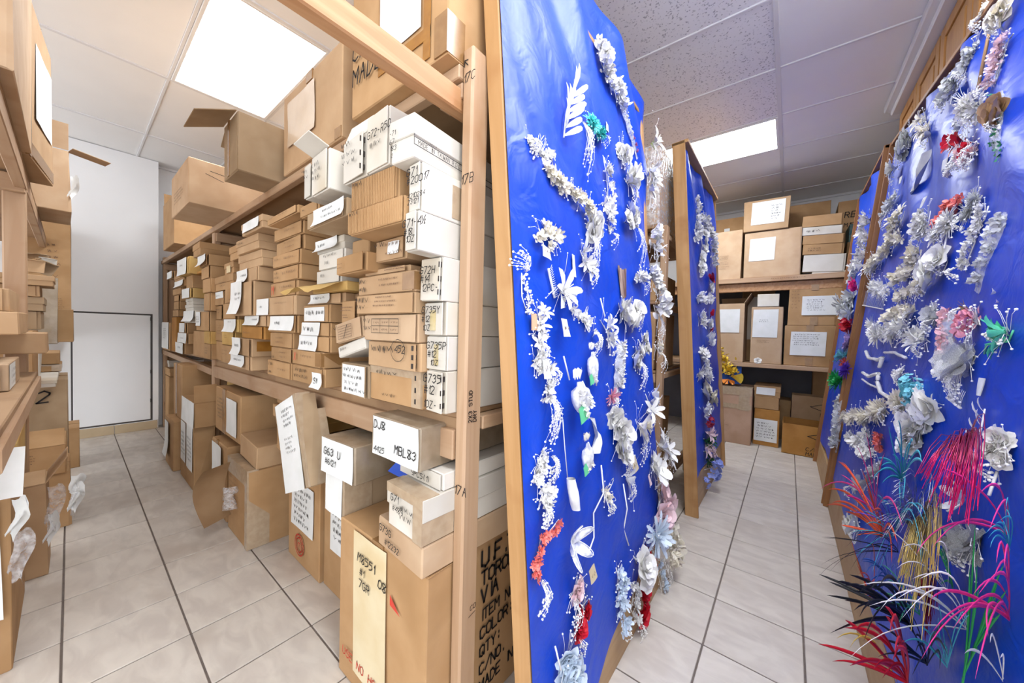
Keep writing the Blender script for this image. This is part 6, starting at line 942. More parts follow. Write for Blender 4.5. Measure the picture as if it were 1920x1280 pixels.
{'t':'bl', 'k':'C', 'p':((-1.3153, 0.8699),), 'tips':((-0.9693, 0.9227), (-0.895, 0.9301), (-0.831, 0.9128), (-0.764, 0.9119), (-0.7018, 0.9287), (-0.6882, 0.9623), (-0.757, 0.9343)), 'w':0.003, 'c':'mgt', 'n2':2, 'l':'magenta foil burst like a fountain', 'lift':0.16, 'kd':'tinsel_burst', 'n':90, 'fan':(175, 280)},
{'t':'bl', 'k':'C', 'p':((-1.4839, 0.6089),), 'tips':((-1.0082, 0.6981), (-0.8983, 0.6736), (-0.8398, 0.6965), (-0.8297, 0.8019), (-0.8685, 0.8255), (-1.0573, 0.705)), 'w':0.0036, 'c':'go', 'n2':2, 'l':'gold foil tinsel cascade at right panel foot', 'lift':0.14, 'kd':'tinsel_burst', 'n':130, 'fan':(190, 300)},
{'t':'bl', 'k':'C', 'p':((-1.3915, 0.5585),), 'tips':((-1.145, 0.5425), (-1.1062, 0.5764), (-1.0875, 0.6305), (-1.1109, 0.5185)), 'w':0.0044, 'c':'dr', 'n2':2, 'l':'dark red foil strands behind gold cascade', 'lift':0.06, 'kd':'tinsel_burst', 'n':24, 'fan':(240, 300)},
{'t':'bl', 'k':'C', 'p':((-1.3862, 0.4265),), 'tips':((-1.434, 0.436), (-1.2419, 0.4843), (-1.1182, 0.463), (-1.0645, 0.617), (-1.036, 0.6585), (-0.8654, 0.7256), (-0.8963, 0.6545), (-0.8152, 0.7654), (-1.153, 0.5755)), 'w':0.009, 'c':'bk', 'n2':2, 'l':'black goose feather blades arching left over the floor', 'lift':0.2, 'kd':'feather_bunch'},
{'t':'bl', 'k':'C', 'p':((-1.2554, 0.4173),), 'tips':((-1.1127, 0.6244), (-1.0289, 0.6298), (-1.1875, 0.4558), (-0.8605, 0.705), (-0.7997, 0.715), (-0.9208, 0.5801), (-1.1732, 0.507)), 'w':0.006, 'c':'nv', 'n2':2, 'l':'dark navy twigs at the foot of feather mass', 'lift':0.12, 'kd':'feather_bunch'},
{'t':'bl', 'k':'C', 'p':((-1.3367, 0.2991),), 'tips':((-1.2299, 0.352), (-0.997, 0.5802), (-0.9129, 0.6162), (-0.8941, 0.5581), (-0.7705, 0.7572), (-0.7267, 0.7448), (-0.6919, 0.7386)), 'w':0.0098, 'c':'rd', 'n2':2, 'l':'red feather blades lowest left', 'lift':0.2, 'kd':'feather_bunch'},
{'t':'bl', 'k':'C', 'p':((-1.4091, 0.2447),), 'tips':((-0.9232, 0.5702), (-1.0419, 0.5053)), 'w':0.0046, 'c':'ye', 'n2':1, 'l':'single yellow feather blade lowest left', 'lift':0.2, 'kd':'feather_bunch'},
{'t':'bl', 'k':'C', 'p':((-1.1181, 0.6041),), 'tips':((-0.8304, 0.7443), (-0.6984, 0.7832), (-0.648, 0.8311), (-0.7499, 0.7576), (-0.5835, 0.8974), (-0.8045, 0.6265), (-0.6108, 0.8312)), 'w':0.0034, 'c':'w', 'n2':1, 'l':'long white grass blades arching over gold tinsel', 'lift':0.22, 'kd':'feather_bunch'},
{'t':'bl', 'k':'C', 'p':((-1.6139, 0.5183),), 'tips':((-1.4817, 0.532), (-1.4191, 0.4757), (-1.1363, 0.6689), (-1.2723, 0.532), (-0.9684, 0.7193)), 'w':0.0027, 'c':'bk', 'n2':2, 'l':'thin black hair plumes over the floor', 'lift':0.2, 'kd':'feather_bunch'},
{'t':'bl', 'k':'C', 'p':((-1.0908, 0.5111),), 'tips':((-1.0538, 0.8373), (-1.0152, 0.7784), (-0.9927, 0.7506)), 'w':0.0075, 'c':'gn', 'n2':2, 'l':'tall green stems at right of feather mass', 'lift':0.05, 'kd':'feather_bunch'},
{'t':'bl', 'k':'C', 'p':((-1.2153, 0.6359),), 'tips':((-1.2702, 0.7507), (-1.1639, 0.7415), (-1.1057, 0.7238)), 'w':0.0056, 'c':'gn', 'n2':2, 'l':'slanting green stems behind gold tinsel', 'lift':0.06, 'kd':'feather_bunch'},
{'t':'bl', 'k':'C', 'p':((-1.0805, 0.576),), 'tips':((-0.933, 0.8228), (-0.934, 0.767), (-0.9103, 0.7907)), 'w':0.0073, 'c':'gn', 'n2':2, 'l':'broad green leaves right of tall green stems', 'lift':0.05, 'kd':'feather_bunch'},
{'t':'bl', 'k':'C', 'p':((-1.0569, 0.8349),), 'tips':((-0.8561, 0.8192), (-0.7982, 0.8592), (-0.6966, 0.9796), (-0.6549, 0.9503), (-0.8216, 0.9757)), 'w':0.0053, 'c':'hp', 'n2':1, 'l':'hot pink antler feather at right frame', 'lift':0.16, 'kd':'feather_bunch'},
{'t':'bl', 'k':'C', 'p':((-0.9955, 0.7119),), 'tips':((-0.7535, 0.7126), (-0.7397, 0.7637), (-0.6863, 0.8057), (-0.614, 0.7975), (-0.6086, 0.8519), (-0.7688, 0.7926), (-0.6464, 0.877)), 'w':0.0057, 'c':'hp', 'n2':1, 'l':'lowest hot pink antler feather at right frame', 'lift':0.16, 'kd':'feather_bunch'},
{'t':'bl', 'k':'C', 'p':((-1.0052, 0.7346),), 'tips':((-0.6255, 0.9272), (-0.6235, 0.9099), (-0.6096, 0.9299), (-0.6571, 0.8704)), 'w':0.0051, 'c':'hp', 'n2':1, 'l':'hot pink feather tips at middle right frame', 'lift':0.16, 'kd':'feather_bunch'},
{'t':'bl', 'k':'C', 'p':((-1.0389, 0.8137),), 'tips':((-0.7692, 0.9289), (-0.7685, 0.8952), (-0.7523, 0.9544), (-0.7888, 0.9047)), 'w':0.0037, 'c':'tq', 'n2':2, 'l':'turquoise blades at right frame edge', 'lift':0.12, 'kd':'feather_bunch'},
{'t':'bl', 'k':'C', 'p':((-0.9706, 0.6147),), 'tips':((-0.7765, 0.7638), (-0.747, 0.7634), (-0.8335, 0.7038)), 'w':0.0049, 'c':'w', 'n2':1, 'l':'pale green white leaves in lower right corner', 'lift':0.1, 'kd':'feather_bunch'},
{'t':'bl', 'k':'C', 'p':((-1.6587, 0.4032),), 'tips':((-1.4252, 0.5338), (-1.2634, 0.5326), (-1.2643, 0.6043), (-1.0566, 0.6114), (-1.3593, 0.5137)), 'w':0.0055, 'c':'bl', 'n2':2, 'l':'blue curled feathers at panel foot', 'lift':0.12, 'kd':'feather_bunch'},
{'t':'bl', 'k':'C', 'p':((-1.7622, 0.2425),), 'tips':((-1.6107, 0.5116), (-1.4429, 0.5078), (-1.3496, 0.6199), (-1.3541, 0.5089)), 'w':0.006, 'c':'or', 'n2':2, 'l':'rust hackle feathers along the bare board', 'lift':0.12, 'kd':'feather_bunch'},
{'t':'bl', 'k':'C', 'p':((-1.6531, 0.5706),), 'tips':((-1.6549, 0.6439), (-1.4969, 0.7692), (-1.2742, 0.6852), (-1.3602, 0.7068), (-1.6891, 0.5729), (-1.2017, 0.7976)), 'w':0.0041, 'c':'pu', 'n2':2, 'l':'thin purple plumes inside the feather mass', 'lift':0.12, 'kd':'feather_bunch'},
{'t':'bl', 'k':'C', 'p':((-1.2328, 0.6124),), 'tips':((-0.8421, 0.8267), (-0.7704, 0.8872), (-0.8459, 0.7875), (-0.7111, 0.8996), (-0.9109, 0.8225), (-0.7716, 0.8119)), 'w':0.0029, 'c':'w', 'n2':1, 'l':'fine white grass wisps behind green stems', 'lift':0.18, 'kd':'feather_bunch'},
{'t':'bl', 'k':'C', 'p':((-1.3536, 0.4788),), 'tips':((-1.2212, 0.5583), (-1.2224, 0.627), (-1.0387, 0.5884), (-1.2285, 0.4973), (-1.0706, 0.6855)), 'w':0.0043, 'c':'mg', 'n2':2, 'l':'sea green curled quills near panel foot', 'lift':0.12, 'kd':'feather_bunch'},
{'t':'bl', 'k':'C', 'p':((-1.1633, 0.4859),), 'tips':((-0.9307, 0.6646), (-0.884, 0.6592), (-0.9957, 0.5853), (-0.8801, 0.738), (-0.7975, 0.7834)), 'w':0.0045, 'c':'tq', 'n2':2, 'l':'turquoise and grey quills at the lower edge', 'lift':0.12, 'kd':'feather_bunch'},
{'t':'fs', 'k':'D', 'p':((-3.5295, 2.0834), (-3.5812, 2.0112), (-3.6249, 1.9263), (-3.6701, 1.8387), (-3.658, 1.7385)), 'n':16, 'r':0.0585, 'kd':'bloss', 'c':'w', 'l':'white blossom column at top of far right panel', 'lf':(4, 0.0624, 'w')},
{'t':'fs', 'k':'D', 'p':((-3.4031, 1.9491), (-3.3759, 1.8004), (-3.3489, 1.6527)), 'n':9, 'r':0.0488, 'kd':'lily', 'c':'w', 'l':'second white petal column on far right panel'},
{'t':'bag', 'k':'D', 'p':((-3.8407, 1.7681), (-4.1891, 1.6647)), 'l':'small clear bag hanging on far right panel', 'w':0.0836, 'c':'s'},
{'t':'fs', 'k':'D', 'p':((-3.5681, 1.5896),), 'n':2, 'r':0.0523, 'kd':'ruff', 'c':'hp', 'l':'hot pink pompom on far right panel'},
{'t':'fs', 'k':'D', 'p':((-3.68, 1.5112), (-3.8496, 1.4427), (-3.6033, 1.3781)), 'n':8, 'r':0.0888, 'kd':'mum', 'c':'s', 'l':'grey feather boa tuft under hot pink pompom'},
{'t':'fs', 'k':'D', 'p':((-3.4115, 1.3002), (-3.5863, 1.2746)), 'n':4, 'r':0.059, 'kd':'ruff', 'c':'rd', 'l':'red feather tuft on far right panel'},
{'t':'fs', 'k':'D', 'p':((-3.43, 1.2103), (-3.4768, 1.1413)), 'n':5, 'r':0.0516, 'kd':'mum', 'c':'lv', 'l':'lilac feather tuft below red tuft'},
{'t':'fs', 'k':'D', 'p':((-3.4982, 1.0709),), 'n':2, 'r':0.0636, 'kd':'mum', 'c':'aq', 'l':'sky blue feather tuft below lilac tuft'},
{'t':'fs', 'k':'D', 'p':((-3.4283, 1.0162),), 'n':2, 'r':0.051, 'kd':'mum', 'c':'or', 'l':'orange feather tuft on far right panel'},
{'t':'fs', 'k':'D', 'p':((-3.3128, 0.9673),), 'n':2, 'r':0.0602, 'kd':'mum', 'c':'pu', 'l':'purple feather tuft above green tuft'},
{'t':'fs', 'k':'D', 'p':((-3.6739, 0.8822), (-3.4999, 0.8508)), 'n':4, 'r':0.0758, 'kd':'mum', 'c':'gn', 'l':'green feather boa tuft at edge of far right panel'},
{'t':'bag', 'k':'D', 'p':((-3.4021, 0.7804), (-3.286, 0.4005)), 'l':'clear plastic bag hanging low on far right panel', 'w':0.1284, 'c':'s'},
]
for b in BOXES: carton(dict(zip(('x0','y0','z0','w','d','h','st','m','label','ex','g','f'), b)))
# ------------------------------------------------------------------ hair ornaments pinned to the panels
def petal(mb, L, Wd, elev, az, curl=.35, cup=.2, base=.08, tip=1.0):
    ce, se, ca, sa = math.cos(elev), math.sin(elev), math.cos(az), math.sin(az)
    pts = []
    prof = ((0, .25), (.3, .82), (.58, 1.0), (.84, .72 if tip < 1.3 else .95), (1, .12*tip if tip < 1.3 else .3*tip))
    for t, wd in prof:
        el = elev-curl*t*1.5+.2; rr = base+L*t
        x = base+L*(math.sin(elev+.2)-math.sin(el))/(curl*1.5) if abs(curl) > .05 else base+L*t*ce
        z = L*(math.cos(el)-math.cos(elev+.2))/(curl*1.5) if abs(curl) > .05 else L*t*se
        for s in (-1, 0, 1):
            y = s*Wd*wd*.5; zz = z+(cup*Wd*wd*.5 if s else 0)
            pts.append((x*ca-y*sa, x*sa+y*ca, zz))
    n = len(prof); mb.add(pts, [(i*3+j, i*3+j+1, (i+1)*3+j+1, (i+1)*3+j) for i in range(n-1) for j in range(2)], True)
_fm = {}
def flower(kind, col):
    v = RN.randrange(3); key = (kind, col, v)
    if key in _fm: return _fm[key]
    r = random.Random(len(kind)*31+v*7+ord(kind[0])); q = MB(); A = math.radians; j = lambda s: r.uniform(-s, s)
    if kind == 'rose':
        for n, e, L, Wd in ((6, 18, 1.0, .95), (5, 45, .8, .8), (4, 66, .6, .6), (3, 80, .45, .4)):
            o = r.uniform(0, 6)
            for i in range(n): petal(q, L*r.uniform(.88, 1.1), Wd, A(e)+j(.15), o+i*2*pi/n+j(.15), .35, .3)
    elif kind == 'lily':
        o = r.uniform(0, 6)
        for i in range(6): petal(q, 1.15*r.uniform(.85, 1.15), .42, A(38)+j(.2), o+i*pi/3+j(.2), .5, .35, tip=.2)
        for i in range(5): q.tube([(0,0,0), (j(.25), j(.25), .6)], .03, 3)
    elif kind == 'mum':
        for n, e, L in ((14, 12, 1.05), (12, 34, .9), (9, 58, .7), (5, 78, .5)):
            o = r.uniform(0, 6)
            for i in range(n): petal(q, L*r.uniform(.8, 1.15), .2, A(e)+j(.2), o+i*2*pi/n+j(.15), .3, .3, tip=1.6)
    elif kind == 'bloss':
        for c in range(3):
            cx, cy, cz = (0, 0, .2) if c == 0 else (j(.55), j(.55), r.uniform(-.1, .3)); o = r.uniform(0, 6); s = .75 if c == 0 else .6; n0 = len(q.v)
            for i in range(5): petal(q, s*r.uniform(.85, 1.1), .55*s, A(35)+j(.25), o+i*2*pi/5+j(.15), .3, .3)
            ax, ay = j(.5), j(.5)
            for k in range(n0, len(q.v)):
                x, y, z = q.v[k]; q.v[k] = (x+cx+z*ax, y+cy+z*ay, z+cz-x*ax-y*ay)
            q.bead((cx, cy, cz+.12), .13)
    elif kind == 'ruff':
        for i in range(24):
            n0 = len(q.v); petal(q, r.uniform(.45, .75), r.uniform(.4, .6), r.uniform(0, 1.3), r.uniform(0, 6.28), j(.6)+.1, j(.6)); dx, dy, dz = j(.5), j(.5), r.uniform(-.1, .35)
            for k in range(n0, len(q.v)): x, y, z = q.v[k]; q.v[k] = (x+dx, y+dy, z+dz)
    elif kind == 'bud':
        o = r.uniform(0, 6)
        for i in range(6): petal(q, 1.2*r.uniform(.85, 1.1), .75, A(62 if i % 2 else 48), o+i*pi/3, .5, .45)
        n0 = 0; tx, ty = j(.8), -.6
        q.v = [(x+z*tx, y+z*ty, z*.8) for x, y, z in q.v]
    elif kind == 'hyd':
        for i in range(20):
            th, fi = r.uniform(0, 6.28), math.acos(r.uniform(0, 1)); c = Vector((math.sin(fi)*math.cos(th), math.sin(fi)*math.sin(th), math.cos(fi)*.8))*.8; n0 = len(q.v)
            for k in range(4): petal(q, .3, .28, .3, k*pi/2+i, .2, .2, .02)
            Q = Vector((0,0,1)).rotation_difference(c.normalized())
            for k in range(n0, len(q.v)): p = Q @ Vector(q.v[k]); q.v[k] = tuple(p+c)
    elif kind == 'net':
        o = r.uniform(0, 6)
        for i in range(7): petal(q, r.uniform(.8, 1.15), .85, A(25)+j(.4), o+i*2*pi/7+j(.3), .35, .25, tip=2.4)
    elif kind == 'leafy':
        for i in range(22):
            n0 = len(q.v); petal(q, r.uniform(.5, .8), .3, r.uniform(0, 1), r.uniform(0, 6.28), .3, .2, tip=.3); dx, dy = j(.5), j(.5)
            for k in range(n0, len(q.v)): x, y, z = q.v[k]; q.v[k] = (x+dx, y+dy, z+r.uniform(0, .02))
    m = q.mesh('flower_head', NET if kind == 'net' else petal_mat(col)); _fm[key] = m; return m
_lm = {}
def leafmesh(col):
    if col not in _lm:
        q = MB(); petal(q, 1, .36, .45, 0, .4, .25, .0, tip=.2); _lm[col] = q.mesh('leaf', petal_mat(col))
    return _lm[col]
def rot_up(r=.35):
    return Matrix.Rotation(RN.uniform(0, 6.28), 4, 'Z') if r == 0 else (Matrix.Rotation(RN.uniform(-r, r), 4, 'X') @ Matrix.Rotation(RN.uniform(-r, r), 4, 'Y') @ Matrix.Rotation(RN.uniform(0, 6.28), 4, 'Z'))
def pearls(n, L, ang=-90, spread=28):
    q = MB(); big = L > .05
    n = int(n*1.5)
    for i in range(n):
        a = math.radians(ang+RN.uniform(-spread, spread)); l = L*RN.uniform(.45, 1.1); dx = RN.uniform(-.12, .12)*L
        pts = []
        for k in range(5):
            t = k/4; x = dx+math.cos(a)*l*t*(1-.45*t*(1 if ang == -90 else 0)); y = math.sin(a)*l*t; pts.append((x, y, .012+.02*math.sin(t*pi)+RN.uniform(0, .006)))
        q.tube(pts, .0006, 3)
        for k in range(1, 5):
            for t in (0, .5):
                if RN.random() < .72:
                    p = Vector(pts[k]).lerp(Vector(pts[k-1]), t); q.bead(p+Vector((RN.uniform(-.002, .002), 0, .001)), RN.uniform(.0016, .0032), False)
        q.bead(pts[-1], .0034, True)
    return q
def sheetcard(w, h, bend=.002):
    q = MB(); q.sheet(lambda u, v: ((u-.5)*w, (v-.5)*h, bend*math.sin(u*3+v*2)), 3, 3); 
    n = len(q.v); q.v += [(x, y, z-.0012) for x, y, z in q.v]; q.f += [tuple(i+n for i in f[::-1]) for f in list(q.f)]; q.sm = [True]*len(q.f)
    return q
def loopwire(n, R_):
    q = MB()
    for i in range(n):
        a = RN.uniform(0, 6.28); l = R_*RN.uniform(.7, 1.15); w = l*.36; pts = []
        for k in range(11):
            t = k/10*2*pi; x = l/2-l/2*math.cos(t); y = w/2*math.sin(t)*(1 if x > 0 else 1); pts.append((x*math.cos(a)-y*math.sin(a), x*math.sin(a)+y*math.cos(a), .01+x*.35))
        q.tube(pts, .0013, 3)
    return q
CATS = {'fs':('flower_spray','hair ornament'),'it':('','')}
NM = {'bag':'plastic_sleeve','leaf':'leaf_branch','card':'price_card','pearl':'pearl_curtain','comb':'hair_comb','drop':'beaded_teardrop','fan':'silk_fan','pouch':'favour_pouch','ribbon':'ribbon_tail','stick':'wooden_dowel','roll':'lace_bundle','net':'net_flower','pipe':'chenille_chain','petal':'loose_petal'}
GRP = {'A':'hair ornaments on the near left panel','B':'flowers on the far left panel','C':'hair ornaments on the near right panel','D':'ornaments on the far right panel'}
PB = {}
for k, (a, s, sg) in {'A':(-.435,-.0935,1),'B':(-.446,-.0684,1),'C':(.262,.0967,-1),'D':(.255,.0904,-1)}.items():
    V = Vector((s, 0, 1)).normalized(); U = Vector((0, 1, 0))*sg; PB[k] = (Vector((a, 0, 0)), U, V, U.cross(V))
for e in ORN:
    k = e['k']; O, U, V, Nn = PB[k]; p0 = e['p'][0]; t = e['t']
    M = Matrix((U, V, Nn)).transposed().to_4x4(); M.translation = O+U*p0[0]+V*p0[1]+Nn*.006
    nm = 'flower_spray' if t == 'fs' else (e['kd'] if t == 'bl' else NM[t])
    r = bpy.data.objects.new(nm, None); COL.objects.link(r); r.matrix_world = M; r.empty_display_size = .02
    tag(r, e['l'], {'fs':'flower','bl':'feathers','bag':'plastic bag','card':'card','stick':'stick','pouch':'pouch','ribbon':'ribbon'}.get(t, 'ornament'), GRP[k])
    P = [Vector((x-p0[0], y-p0[1], 0)) for x, y in e['p']]
    def along(s):
        if len(P) == 1: return P[0].copy()
        s *= len(P)-1; i = min(int(s), len(P)-2); return P[i].lerp(P[i+1], s-i)
    if t == 'fs':
        n, R_ = e['n'], e['r']
        if len(P) > 1 or 'st' in e:
            q = MB()
            if len(P) > 1: q.tube([p+Vector((0, 0, .004)) for p in P], .0018, 4)
            if 'st' in e:
                pts = [Vector((x-p0[0], y-p0[1], .012+.012*math.sin(i*2))) for i, (x, y) in enumerate(e['st'])]; q.tube(pts, .0026, 5)
            build(q, 'stem', WIRE if e['c'] not in ('gn','mg') else petal_mat(e['c']), r)
        for i in range(n):
            s = along((i+.5)/n if n > 1 else .5); big = RN.uniform(.8, 1.15)
            off = Vector((RN.uniform(-.5, .5), RN.uniform(-.5, .5), 0))*R_*(0 if n == 1 else .8)
            m4 = Matrix.Translation(s+off+Vector((0, 0, .004+RN.uniform(0, .5)*R_))) @ rot_up(.5) @ Matrix.Scale(R_*big, 4)
            h = link('flower_head', flower(e['kd'], e['c']), r, m4=m4)
        if k in 'AC' and e['c'] not in ('br', 'co'):
            q = MB()
            for i in range(5+2*min(n, 9)):
                s = along(RN.random()); a = RN.uniform(0, 6.28); l = R_*RN.uniform(1.1, 2.1); tip = s+Vector((math.cos(a)*l, math.sin(a)*l, R_*RN.uniform(.2, .9)))
                q.tube([s+Vector((0, 0, .008)), s.lerp(tip, .55)+Vector((0, .15*l, .1*l)), tip], .0006, 3); q.bead(tip, RN.uniform(.0018, .0034), True)
            build(q, 'stamens', PEARL, r)['kind'] = 'stuff'
        if 'lf' in e:
            n2, L, c = e['lf']
            for i in range(n2):
                s = along(RN.random()); a = RN.uniform(0, 6.28)
                link('leaf', leafmesh(c), r, m4=Matrix.Translation(s+Vector((0, 0, .006))) @ Matrix.Rotation(a, 4, 'Z') @ Matrix.Scale(L*RN.uniform(.8, 1.2), 4))
        if 'pl' in e:
            n2, L, x, y = e['pl']; o = build(pearls(n2, L), 'pearl_spray', PEARL, r, loc=(x-p0[0], y-p0[1], .004)); o['kind'] = 'stuff'
        if 'tg' in e:
            x, y, w, h, c = e['tg']; o = build(sheetcard(w, h), 'price_tag', TAGP[c], r, m4=Matrix.Translation((x-p0[0], y-p0[1], .03)) @ Matrix.Rotation(RN.uniform(-.15, .15), 4, 'Z') @ Matrix.Rotation(-.15, 4, 'X'))
            if w > .03:
                ink = MB(); scribble(ink, -w*.38, -h*.2, w*.38, h*.2, 1, lambda a, b: (a, b, .0035)); build(ink, 'lettering', GREY, o)
        if 'lo' in e: build(loopwire(*e['lo']), 'wire_loops', WIRE, r, loc=along(.5)); 
    elif t == 'bag':
        L = (P[1]-P[0]).length; w = e['w']; d = (P[1]-P[0]).normalized(); sd = Vector((-d.y, d.x, 0))
        def bagf(top):
            def f(u, v):
                b = math.sin(u*pi)*math.sin(min(1, v*1.1)*pi)**.5*.35*w; sq = .75+.25*math.sin(v*pi)
                return tuple(P[0]+d*L*v+sd*(u-.5)*w*sq+Vector((0, 0, .003+(b if top else 0)+.003*math.sin(u*17+v*23))))
            return f
        q = MB(); q.sheet(bagf(True), 8, 12); q.sheet(bagf(False), 4, 6); build(q, 'film', CLEAR, r)
        c = e['c']
        for i in range(9):
            v = (i+.6)/10; cc = {'v':'v' if v > .6 else 'w', 'g':'g', 'k':'k' if v < .7 else 'w'}.get(c, c)
            m4 = Matrix.Translation(P[0]+d*L*v+sd*RN.uniform(-.2, .2)*w+Vector((0, 0, .01))) @ rot_up(.6) @ Matrix.Scale(w*.34, 4)
            link('flower_head', flower('leafy' if c == 'g' else 'ruff', cc), r, m4=m4)
    elif t == 'leaf':
        q = MB(); q.tube([p+Vector((0, 0, .012)) for p in P], .003, 5, .0015); build(q, 'stem', WIRE, r)
        for i in range(e['n']):
            s = (i+.5)/e['n']; p = along(s); dd = (along(min(1, s+.05))-along(max(0, s-.05))); a = math.atan2(dd.y, dd.x)+(.7 if i % 2 else -.7)*(1.1-s*.6)
            link('leaf', leafmesh(e['c']), r, m4=Matrix.Translation(p+Vector((0, 0, .012))) @ Matrix.Rotation(a, 4, 'Z') @ Matrix.Diagonal((e['len']*RN.uniform(.8, 1.15), e['len']*.55, e['len'], 1)))
    elif t == 'card':
        o = build(sheetcard(e['w'], e['h']), 'card', PAPER['w'], r, loc=(0, 0, .012))
    elif t == 'pearl':
        o = build(pearls(e['n'], e['len'], e.get('ang', 90)-180 if 'ang' in e else -90, 16), 'pearl_strands', PEARL, r); o['kind'] = 'stuff'
    elif t == 'comb':
        d = (P[1]-P[0]); L = d.length; d.normalize(); sd = Vector((-d.y, d.x, 0)); q = MB(); q.tube([P[0]+Vector((0,0,.012)), P[1]+Vector((0,0,.012))], .0035, 5); build(q, 'comb_spine', petal_mat('w'), r)
        q = MB()
        for i in range(e['n']):
            p = P[0]+d*L*(i+.5)/e['n']+Vector((0, 0, .012)); q.tube([p, p+sd*e['w']*.6+d*.003*(i-e['n']/2)/e['n'], p+sd*e['w']+d*.02*(i-e['n']/2)/e['n']], .0015, 3, .0006)
        build(q, 'comb_teeth', petal_mat('w'), r)
    elif t == 'drop':
        d = P[1]-P[0]; L = d.length; q = MB()
        for i in range(70):
            v = RN.random()**.7; w = e['w']*.5*math.sin(min(1, v*.95+.05)*pi*.75)*1.1; q.bead(tuple(d*v+Vector((RN.uniform(-w, w), 0, RN.uniform(.004, .018)))), RN.uniform(.002, .0045), True)
        o = build(q, 'bead_field', PEARL, r); o['kind'] = 'stuff'
        q = MB(); q.tube([tuple(d*0), (e['w']*.5, d.y*.6, .01), tuple(d), (-e['w']*.5, d.y*.6, .01), tuple(d*0)], .0016, 4); build(q, 'wire_outline', WIRE, r)
        o = build(pearls(9, .07, 130, 50), 'pearl_spray', PEARL, r); o['kind'] = 'stuff'
        build(sheetcard(.03, .045), 'price_tag', BROWNTAG, r, loc=(d.x+.012, d.y-.02, .014))
    elif t == 'fan':
        w, h = e['w'], e['h']; q = MB(); q.sheet(lambda u, v: ((u-.5)*w*(.55+.45*v), (v-.5)*h-.1*h*math.cos((u-.5)*3), .01+.006*math.sin(u*26)), 24, 5); build(q, 'pleated_silk', mottled('brown rose silk', (188,164,148), (92,62,58), 9, rough=.4, stretch=(3,.4,1)), r)
    elif t == 'pouch':
        L = (P[0]-P[1]).length; w = e['w']; c = P[1]-P[0]; q = MB()
        def pf(u, v):
            a = u*2*pi; y = v; rr = w/2*(math.sin(min(1, .1+y*.95)*pi)**.6 if y > .18 else .25+y*.8)*(1+.06*math.sin(a*7)); return (math.cos(a)*rr+c.x*v, c.y*v, .012+w*.28+math.sin(a)*rr*.45)
        q.sheet(pf, 18, 9); build(q, 'pouch_body', NET, r)
        q = MB(); q.sheet(lambda u, v: ((u-.5)*w*.5, .01+v*w*.28+.006*math.sin(u*20), .012+w*.2+v*.01*math.sin(u*9)), 10, 3); build(q, 'ruffle', petal_mat(e['c']), r)
        for i in range(9): link('flower_head', flower('bloss' if i % 2 else 'ruff', e['c']), r, m4=Matrix.Translation(c*(.30+.07*i)+Vector((RN.uniform(-.3, .3)*w, 0, w*.5))) @ rot_up() @ Matrix.Scale(w*.2, 4))
        q = MB(); q.tube([(w*.2, 0, w*.4), (w*.5, c.y*.5, w*.5), (w*.6, c.y*1.05, w*.3)], .0025, 4); build(q, 'ribbon', petal_mat('w'), r)
        build(sheetcard(w*.5, w*.5), 'price_tag', GREENTAG, r, m4=Matrix.Translation((-w*.45+c.x, c.y*.8, w*.6)) @ Matrix.Rotation(.3, 4, 'Z'))
    elif t == 'ribbon':
        w = e['w']; q = MB(); q.sheet(lambda u, v: tuple(along(v)+Vector(((u-.5)*w*(.7+.3*v), 0, .012+.012*math.sin(u*4+v*5)))), 8, 12); build(q, 'ribbon', petal_mat(e['c']) , r)
    elif t == 'stick':
        q = MB(); q.tube([p+Vector((0, 0, .012)) for p in P], e['w']*.5, 6); build(q, 'rod', FRAME[2] if e['c'] == 'wd' else WIRE, r)
    elif t == 'roll':
        d = P[1]-P[0]; w = e['w']; q = MB(); q.sheet(lambda u, v: (math.cos(u*2*pi)*w*.5*(.55+.45*math.sin(v*pi))*(1+.1*math.sin(u*20+v*9))+d.x*v, d.y*v, .014+w*.3+math.sin(u*2*pi)*w*.32), 14, 8); build(q, 'lace_roll', petal_mat('w'), r)
        q = MB(); q.tube([(x-p0[0], y-p0[1], .012) for x, y in e['stem']], .0015, 4); build(q, 'string', WIRE, r)
    elif t == 'net':
        for i in range(e['n']):
            a = .5+i*2*pi/e['n']; L = e['len']; q = MB(); q.sheet(lambda u, v: (L*u, (v-.5)*L*.45*math.sin(min(1, .12+u*.9)*pi)**.7, .35*L*u*u+.05*L*math.sin(v*6)), 8, 4)
            o = build(q, 'net_petal', NET, r, m4=Matrix.Translation((0, 0, .02)) @ Matrix.Rotation(a, 4, 'Z') @ Matrix.Rotation(-.25, 4, 'Y'))
            q = MB(); pts = [(L*(.5-.5*math.cos(s*2*pi/14)), .225*L*math.sin(s*2*pi/14), .35*L*(.5-.5*math.cos(s*2*pi/14))**2) for s in range(15)]; q.tube(pts, .0014, 3); build(q, 'wire_rim', WIRE, o)
    elif t == 'pipe':
        q = MB(); rr = e['w']*.5; pts = []
        for i in range(25): pts.append(along(i/24)+Vector((RN.uniform(-.15, .15)*rr, RN.uniform(-.15, .15)*rr, .006+rr)))
        q.tube(pts, rr*.75, 6)
        for i in range(160):
            p = along(RN.random())+Vector((0, 0, .006+rr)); d = Vector((RN.gauss(0, 1), RN.gauss(0, 1), RN.gauss(0, 1))).normalized()*rr*1.35; q.add([p, p+d+Vector((.001, 0, 0)), p+d-Vector((.001, 0, 0))], [(0, 1, 2)])
        build(q, 'chenille', petal_mat('w'), r)
    elif t == 'petal':
        link('petal', leafmesh(e['c']), r, m4=Matrix.Translation((-e['w']*.5, 0, .008)) @ Matrix.Scale(e['w'], 4))
    elif t == 'bl':
        tips = [Vector((x-p0[0], y-p0[1], e['lift'])) for x, y in e['tips']]; w = e['w']; cm_ = petal_mat(e['c']); many = 'n' in e
